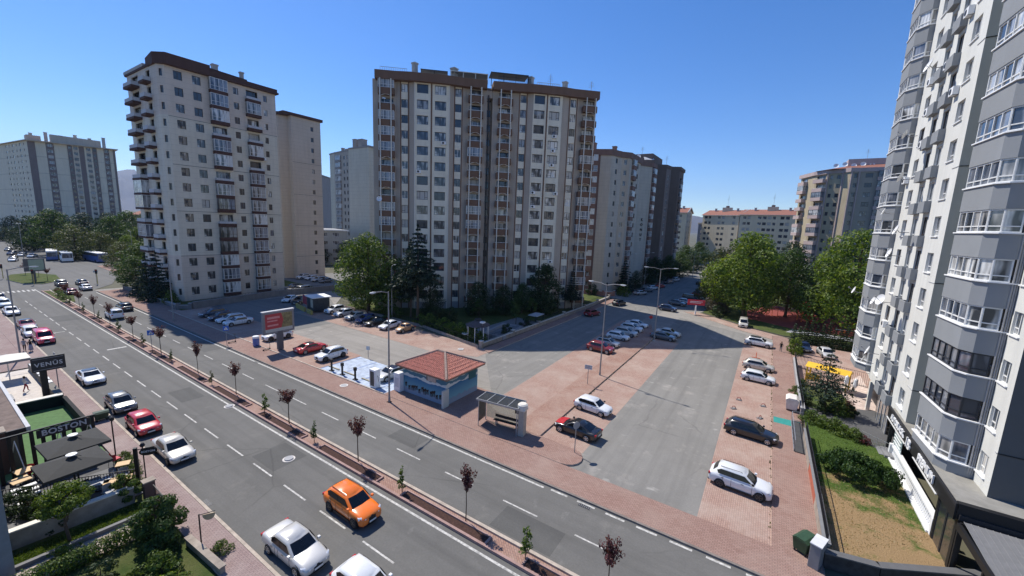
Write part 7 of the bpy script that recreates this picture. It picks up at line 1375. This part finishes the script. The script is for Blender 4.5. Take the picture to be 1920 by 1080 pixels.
# ================================================================== bottom-left terraces and near buildings
FLOORG = mat('green_turf', (.085, .17, .06), .9, .2, 3); DGW = wallmat('dark_green_wall', (.012, .022, .02)); WOOD = mat('table_wood', (.62, .42, .22), .6, .2, 3)
slab('terrace_floor', R4(-51.5, -38.9, -2, 6.8), -.04, .05, FLOORG); slab('terrace_floor', R4(-38.8, -35.9, -2, 6.85), -.04, .06, G_(.06)); slab('terrace_floor', R4(-35.85, -31.0, -2, 6.85), -.04, .1, G_(.14)); slab('terrace_floor', R4(-65.5, -51.9, -2, 6.7), -.04, .08, mat('white_terrace', (.55, .5, .45), .8, .15))
slab('garden_ground', R4(-31.0, -28.9, -2, 6.85), -.04, .02, GR); slab('cobbled_path', [(-28.7, -2), (-27.3, -2), (-26.6, 6.85), (-28.6, 6.85)], -.04, .05, pavers('cobbles', (.36, .30, .25), (.45, .38, .33), (.18, .15, .12), (.5, .44, .38), .4, rad(20), .3, .22)); slab('garden_ground', R4(-27.2, -20, -2, 6.85), -.045, .015, GR)
sheet('turf_edge', R4(-51.2, -39.2, .5, .9), .06, WHITE)
wallrun('terrace_wall', 'dark green wall with pale coping closing the far side of the green turf court', [(-51.6, .5), (-51.2, 6.8)], .3, 1.0, DGW, CREAM); wallrun('terrace_wall', 'low dark wall of the green turf court along the pavement', [(-51.0, 6.85), (-40.5, 6.85)], .25, .9, wallmat('court_wall', (.03, .03, .03)), None); wallrun('retaining_wall', 'long beige retaining wall with a pale top between the shrubs and the grass strip', [(-31.0, -1), (-30.5, 6.3)], .28, 1.0, STONE, CREAM)
wallrun('path_kerb', 'thick stone edging between the grass strip and the cobbled path', [(-28.8, -1), (-28.55, 6.6)], .22, .28, G_(.16)); wallrun('gate_pillar_wall', 'brown stone gate pillar beside the clipped dome-shaped shrub', [(-30.3, 6.9), (-29.8, 6.9)], .5, 1.25, wallmat('brown_stone', (.12, .08, .07)), STONE)
wallrun('gate', 'thin iron gate between the brown pillar and the large glossy bush', [(-29.6, 7.0), (-26.6, 6.95)], .04, .04, IRON, None, None, .1, 'gate', rail=(1.0, .18, IRON)); wallrun('front_wall', 'cream low wall with a pinkish end block on the pavement at the bottom left', [(-24.2, 6.85), (-20.6, 7.05)], .22, .4, STONE, STONE, None); wallrun('terrace_fence', 'black fence with a brown handrail running from the left edge to the oval hanging sign', [(-36.0, 1.2), (-32.2, 6.9)], .05, .06, IRON, None, None, .1, 'fence', rail=(1.05, .14, IRON))
wallrun('terrace_wall', 'planter wall with stepping white tops beside the pavement by the white terrace', [(-65, 6.75), (-52.2, 6.75)], .5, .8, wallmat('planter_grey', (.2, .19, .17)), None); b = MB(); [b.box(-64.5+k*1.25, -63.7+k*1.25, 6.52, 6.98, .8, .86, WHITE) for k in range(7)]; struct('planter_top', b)
wallrun('terrace_wall', 'pale wall between the white terrace and the green turf court', [(-52.3, .5), (-52.0, 6.6)], .2, .9, CREAM, None)
# big lettered fin screen
t = thing('fin_screen', 'black screen of upright fins with BOSTON along its top, across the green court', 'screen', (-38.6, 4.2, .05)); f = MB()
for k in range(13): y = -3.4+k*.46; f.box(-.09, .09, y-.09, y+.09, 0, 3.0, BLACK)
f.build('fins', t); f = MB(); f.box(.095, .12, -.45, 2.0, 2.45, 3.0, DARK).box(-.06, .06, -3.5, 2.3, 3.0, 3.08, BLACK); f.build('top_rail', t)
L = text_mb('BOSTON', .5, G_(.55), .015, .012, 1.05); s = MB(); s.merge(L, Matrix.Translation((.14, .8, 2.74)) @ Matrix.Rotation(rad(90), 4, 'Z') @ TXT_UP); s.build('lettering', t)
b = MB(); [b.tube([(-1.4, y, .2), (0, y+.25, 2.7), (.9, y+.5, .3)], .025, WHITE, 4) for y in (-1.6, .3, 1.7)]; b.build('stay_rod', t)
CANV = mat('charcoal_canvas', (.045, .045, .043), .85, .15, 2)
for i, (x, y, lb) in enumerate(((-35.6, 4.9, 'large charcoal square parasol with a round white cap, farther one of the pair'), (-32.7, 4.35, 'large charcoal square parasol with a round white cap, nearer one of the pair'))):
    t = thing('parasol', lb, 'parasol', (x, y, .1), rad(3), 'charcoal parasols'); hx, hy = (1.38, 1.38) if i == 0 else (1.3, 1.38); zt = 3.05; ze = 2.65; c = MB(); P = [(-hx, -hy, ze), (hx, -hy, ze), (hx, hy, ze), (-hx, hy, ze)]
    for k in range(4): c.poly([P[k], P[(k+1) % 4], (0, 0, zt)], CANV); a, e = P[k], P[(k+1) % 4]; c.poly([(a[0], a[1], ze-.16), (e[0], e[1], ze-.16), e, a], CANV)
    c.build('canopy', t); MB().tube([(0, 0, 0), (0, 0, zt)], .05, DARK, 8).build('pole', t); MB().lathe([(.24, zt+.1), (.24, zt+.14), (.1, zt+.18)], WHITE, 18).build('cap', t); c = MB(); [c.tube([(0, 0, zt-.03), (q[0]*.98, q[1]*.98, ze-.02)], .018, DARK, 4) for q in P]; c.tube([(-.4, -.3, zt+.03), (0, .1, zt+.07), (.4, .3, zt+.03)], .02, BLACK, 4); c.build('rib', t); MB().box(-.35, .35, -.35, .35, 0, .08, DARK).build('base', t)
t = thing('parasol', 'cream square parasol over the dark seats of the white terrace at the left edge', 'parasol', (-62.6, 5.0, .1), 0); c = MB(); P = [(-1.3, -1.4, 2.2), (1.3, -1.4, 2.2), (1.3, 1.4, 2.2), (-1.3, 1.4, 2.2)]; [c.poly([P[k], P[(k+1) % 4], (0, 0, 2.6)], CREAM) for k in range(4)]; c.build('canopy', t); c = MB(); [c.poly([(P[k][0], P[k][1], 1.95), (P[(k+1) % 4][0], P[(k+1) % 4][1], 1.95), P[(k+1) % 4], P[k]], G_(.25)) for k in range(4)]; c.build('valance', t); MB().tube([(0, 0, 0), (0, 0, 2.6)], .05, WHITE, 6).build('pole', t)
def table(label, x, y, rz, w, d, m, z=.1, h=.72): t = thing('terrace_table', label, 'table', (x, y, z), rad(rz), 'terrace tables'); MB().box(-w/2, w/2, -d/2, d/2, h, h+.05, m).build('tabletop', t, bevel=.01); [MB().box(sx*(w/2-.08)-.03, sx*(w/2-.08)+.03, sy*(d/2-.08)-.03, sy*(d/2-.08)+.03, 0, h, DARK).build('leg', t) for sx in (-1, 1) for sy in (-1, 1)]
def chair(label, x, y, rz, m, z=.1):
    t = thing('terrace_chair', label, 'chair', (x, y, z), rad(rz), 'terrace chairs'); MB().box(-.24, .24, -.24, .24, .42, .5, m).build('seat', t, bevel=.02); MB().rings([[(.26*math.cos(a), .26*math.sin(a), zz) for a in [rad(15+k*15) for k in range(11)]] for zz in (.48, .88)], m, closed=False, cap=False).build('backrest', t); [MB().tube([(sx*.2, sy*.2, .42), (sx*.24, sy*.24, 0)], .018, DARK, 4).build('leg', t) for sx in (-1, 1) for sy in (-1, 1)]
table('wooden table at the far side of the red chairs by the left edge', -38.1, 3.0, 10, .8, .8, WOOD); table('wooden table at the left edge nearest the stacked white loungers', -36.9, 2.7, 10, .8, .8, WOOD); table('pale wooden table beside the oval hanging sign fence, nearest the shrubs', -32.4, 6.05, 70, 1.3, .6, WOOD); table('small pale wooden table between the parasol edge and the pavement planting', -34.3, 6.75, 65, .7, .6, WOOD); table('white-grey table peeking out below the nearer charcoal parasol', -33.0, 5.2, 65, 1.3, .7, G_(.55)); table('small white table under the middle edge of the nearer charcoal parasol', -32.5, 4.2, 65, .6, .5, WHITE)
RCH = mat('chair_red', (.5, .03, .05), .5, .1)
for i, (x, y) in enumerate(((-39.2, 3.2), (-38.6, 3.6), (-38.0, 4.0))): chair(['red tub chair, left one of three beside the left parasol edge', 'red tub chair, middle one of three beside the left parasol edge', 'red tub chair, right one of three beside the left parasol edge'][i], x+.9, y, 40, RCH)
chair('red tub chair half hidden at the pavement end of the farther charcoal parasol', -36.0, 6.7, 200, RCH)
for i, (x, y) in enumerate(((-33.7, 5.9), (-33.3, 6.5), (-31.9, 5.5), (-33.9, 3.9))): chair(['grey wire chair left of the small pale table', 'grey wire chair between the two pale wooden tables', 'grey wire chair below the nearest pale wooden table', 'white chair under the left half of the nearer parasol'][i], x, y, 60*i, G_(.4))
for i in range(4): t = thing('step_bench', 'white slatted step, %s from the top of the flight at the left edge' % ['first', 'second', 'third', 'fourth'][i], 'step', (-36.2+i*.45, 2.75+i*.02, .1), rad(5), 'white steps'); MB().box(-.14, .14, -.5, .5, .5-i*.1, .56-i*.1, WHITE).build('tread', t); [MB().box(-.12, .12, s_*.42-.03, s_*.42+.03, 0, .5-i*.1, G_(.4)).build('support', t) for s_ in (-1, 1)]
for i, (x, y, s_) in enumerate(((-60, 3.6, 1), (-57.9, 3.9, 1), (-55.4, 4.1, 1))): t = thing('lounge_sofa', ['dark lounge sofa below the cream parasol', 'dark lounge seat in the middle of the white terrace', 'pale lounge bench at the near end of the white terrace'][i], 'sofa', (x, y, .08), 0, 'lounge seats'); m_ = G_(.08) if i < 2 else G_(.35); MB().box(-.9, .9, -.35, .35, .1, .42, m_).build('seat', t, bevel=.04); MB().box(-.9, .9, -.5, -.35, .1, .8, m_).build('backrest', t, bevel=.04)
# signs and lamps on the near pavement
t = thing('garden_lamp', 'black double-headed garden lamp on the pavement beside the fin screen', 'lamp', (-37.2, 7.0, .1)); MB().tube([(0, 0, 0), (0, 0, 2.9)], .04, BLACK, 6).build('post', t); [MB().lathe([(.03, 2.75), (.13, 2.85), (.13, 3.05), (.03, 3.12)], DARK, 8, (x, 0)).build('lamp_head', t) for x in (-.16, .16)]
t = thing('hanging_sign', 'black oval hanging sign with small pale letters on a black post by the terrace corner', 'sign', (-32.0, 6.9, .1), rad(60)); MB().box(-.09, .09, -.09, .09, 0, 2.6, BLACK).build('post', t); MB().tube([(0, 0, 2.45), (.95, 0, 2.5)], .03, BLACK, 5).build('bracket', t); MB().rings([[(.62+.45*math.cos(j*.26), yy, 2.25+.27*math.sin(j*.26)) for j in range(24)] for yy in (-.03, .03)], BLACK).build('panel', t); L = text_mb('BOSTON', .17, G_(.6), .004, .004); s = MB(); s.merge(L, Matrix.Translation((.62, -.036, 2.25)) @ TXT_UP); s.build('lettering', t)
t = thing('garden_lamp', 'thin black lamp post with a ball head directly behind the oval hanging sign', 'lamp', (-32.4, 7.35, .1)); MB().tube([(0, 0, 0), (0, 0, 2.3)], .035, BLACK, 6).build('post', t); MB().lathe([(.02, 2.28), (.12, 2.36), (.14, 2.46), (.08, 2.58), (.01, 2.62)], DARK, 10).build('lamp_head', t)
t = thing('hanging_sign', 'half-round brown hanging sign on a thin post beside the large glossy bush', 'sign', (-23.5, 7.2, .1), rad(60)); MB().tube([(0, 0, 0), (0, 0, 1.75)], .035, BLACK, 6).build('post', t); MB().tube([(0, 0, 1.7), (.7, 0, 1.74)], .02, BLACK, 5).build('bracket', t); MB().rings([[(.42+.28*math.cos(math.pi+j*math.pi/12), yy, 1.66+.36*math.sin(math.pi+j*math.pi/12)) for j in range(13)] for yy in (-.015, .015)], mat('sign_wood', (.42, .32, .2))).build('panel', t)
# buildings at the very left edge
o = thing('annex_roof', 'low brown gravel roof with a pale metal edge at the left border', 'building', (-48, 1.5, 0)); MB().box(-14, 7.3, -4.5, 1.75, 0, 2.6, wallmat('annex_wall', (.2, .17, .14))).build('wall', o); MB().box(-14.2, 7.5, -4.7, 2.05, 2.6, 2.72, mat('gravel_brown', (.17, .13, .11), 1, .3, 2)).build('roof', o); MB().box(-14.3, 7.6, 2.052, 2.25, 2.5, 2.8, G_(.5)).box(7.502, 7.62, -4.7, 2.05, 2.5, 2.8, DARK).build('gutter', o)
o = thing('near_building', 'edge of a grey rendered building running up the lower left border', 'building', (-30, -2, 0)); MB().box(-7, 1.7, -6, 3.5, 0, 8.4, G_(.24)).build('wall', o); MB().box(-7.1, 1.75, -6.2, 3.55, 8.4, 8.7, G_(.3)).build('roof', o)
t = thing('brick_column', 'dark red-brown brick column at the left edge by the court', 'column', (-40.6, 2.3, 0)); MB().box(-.5, .5, -.7, .35, 0, 2.9, wallmat('brick_dark', (.1, .06, .05))).build('shaft', t); MB().box(-.55, .55, -.75, .4, 2.9, 3.0, STONE).build('cap', t)
# ---------------------------------------------------------------- people
SKIN = mat('skin', (.45, .27, .19), .6, .05)
def person(label, x, y, rz, top, legs, skirt=False, hair=(.02, .015, .01), h=1.5, step=.16, z=.1, arm_f=.1):
    t = thing('person', label, 'person', (x, y, z), rad(rz)); s = h/1.7
    V = [((0, 0, .93), .13), ((0, 0, 1.1), .115), ((0, 0, 1.28), .135), ((0, 0, 1.42), .10), ((.01, 0, 1.5), .05), ((.02, 0, 1.58), .085), ((.02, 0, 1.66), .08),
         ((0, .09, .88), .09), ((step, .09, .5), .062), ((step*1.1, .09, .1), .042), ((step*1.1+.14, .1, .03), .035), ((0, -.09, .88), .09), ((-step*.6, -.09, .5), .062), ((-step*1.5, -.09, .1), .042), ((-step*1.5+.13, -.1, .03), .035),
         ((0, .17, 1.40), .055), ((-.06, .23, 1.14), .042), ((.05, .25, .92), .034), ((.09, .25, .84), .03), ((0, -.17, 1.40), .055), ((.05, -.23, 1.14), .042), ((.16+arm_f, -.23, .96), .034), ((.2+arm_f, -.22, .9), .03)]
    E_ = [(0, 1), (1, 2), (2, 3), (3, 4), (4, 5), (5, 6), (0, 7), (7, 8), (8, 9), (9, 10), (0, 11), (11, 12), (12, 13), (13, 14), (3, 15), (15, 16), (16, 17), (17, 18), (3, 19), (19, 20), (20, 21), (21, 22)]
    me = bpy.data.meshes.new('body'); bm = bmesh.new(); ly = bm.verts.layers.skin.verify(); vs = []
    for i, (v, r_) in enumerate(V): q = bm.verts.new([c*s for c in v]); q[ly].radius = (r_*s, r_*s*(1.25 if i < 3 else 1)); q[ly].use_root = i == 0; vs.append(q)
    for a_, b_ in E_: bm.edges.new((vs[a_], vs[b_]))
    bm.to_mesh(me); bm.free(); o = bpy.data.objects.new('body', me); COL.objects.link(o); sk = o.modifiers.new('skin', 'SKIN'); sk.use_smooth_shade = True; sb = o.modifiers.new('sub', 'SUBSURF'); sb.levels = 1; sb.render_levels = 1
    bpy.context.view_layer.update(); dg = bpy.context.evaluated_depsgraph_get(); m2 = bpy.data.meshes.new_from_object(o.evaluated_get(dg)); bpy.data.objects.remove(o); m2.materials.clear()
    for m_ in (SKIN, top, legs, BLACK): m2.materials.append(m_)
    for p in m2.polygons: c = p.center/s; p.material_index = 1 if .9 < c.z < 1.45 and (abs(c.y) < .2 or c.z > 1.05) else (2 if .1 < c.z <= .9 and abs(c.y) < .2 else (3 if c.z <= .1 else 0)); p.use_smooth = True
    b = bpy.data.objects.new('body', m2); COL.objects.link(b); b.parent = t
    hm = mat('hair%d' % int(hair[0]*1000), hair, .8, 0); hb = MB(); hb.lathe([(.03, 1.74), (.085, 1.70), (.105, 1.64), (.1, 1.58), (.075, 1.53)], hm, 10, (0, 0)); ho = hb.build('hair', t, smooth=True); ho.scale = (s, s, s); ho.location = (-.012, 0, 0)
    f = MB(); [f.box(.093, .103, y_-.012, y_+.012, 1.605, 1.62, BLACK) for y_ in (-.03, .03)]; f.box(.1, .125, -.01, .01, 1.57, 1.6, SKIN); fo = f.build('face_details', t); fo.scale = (s, s, s)
    if skirt: k = MB(); k.rings([[(r_*math.cos(j*.524)+dx, r_*math.sin(j*.524), zz) for j in range(12)] for r_, zz, dx in ((.15, 1.0, 0), (.2, .6, 0), (.24, .25, .02))], legs); ko = k.build('skirt', t, smooth=True); ko.scale = (s, s, s)
cl = lambda n, c: mat('cloth_'+n, c, .9, .1, 8)
person('person in a grey top and black trousers, left one of the two walkers', -73.9, 7.35, 170, cl('grey', (.3, .3, .32)), cl('black', (.012, .012, .014))); person('person in a black top and long grey skirt, right one of the two walkers', -73.1, 7.75, 170, cl('black', (.012, .012, .014)), cl('lilac', (.3, .28, .33)), True)
person('person in a white top and dark red trousers walking on the white terrace', -57.3, 5.4, 100, cl('white', (.6, .6, .6)), cl('wine', (.25, .02, .04))); person('person in dark clothes walking on the pavement at the far end of the right-hand row', 3.0, 71.5, -90, cl('black', (.012, .012, .014)), cl('slate', (.1, .11, .14)), hair=(.015, .01, .01))
person('person in dark clothes with a bag at the shop corner beneath the white tower', 9.7, 57.8, 200, cl('black', (.012, .012, .014)), cl('black', (.012, .012, .014)))
# small litter leaves and weeds on the car park (ground cover)
b = MB(); r = random.Random(99)
for _ in range(900):
    x = -14.42+r.uniform(-.12, .2); y = r.uniform(28, 66)
    if _ > 450: x = 2.02+r.uniform(-.15, .05); y = r.uniform(26, 75)
    if r.random() < .4: continue
    a = r.uniform(0, 6.28); b.poly([(x-.05*math.cos(a), y-.05*math.sin(a), .02), (x+.05*math.cos(a), y+.05*math.sin(a), .02), (x+r.uniform(-.08, .08), y+r.uniform(-.08, .08), .02+r.uniform(.04, .2))], L_OLIVE)
tag(b.build('kerb_weeds'), 'weeds and dry tufts growing along the kerbs of the right car park', 'weeds', kind='stuff')
# ================================================================== the air
def haze():
    m = bpy.data.materials.new('haze_air'); m.use_nodes = True; n = m.node_tree.nodes; n.remove(n['Principled BSDF'])
    v = n.new('ShaderNodeVolumePrincipled'); v.inputs['Color'].default_value = (.55, .7, 1, 1); v.inputs['Density'].default_value = 6.5e-5; v.inputs['Anisotropy'].default_value = .2
    m.node_tree.links.new(v.outputs[0], n['Material Output'].inputs['Volume'])
    b = MB(); b.box(-9600, 9600, -9600, 9600, -6, 900, m); tag(b.build('haze'), 'thin bluish summer haze over the whole town', 'haze', kind='stuff')
haze()
# keep every label inside sixteen words
for o in bpy.data.objects:
    if 'label' in o.keys() and len(o['label'].split()) > 16: print('LONG', len(o['label'].split()), o['label'])
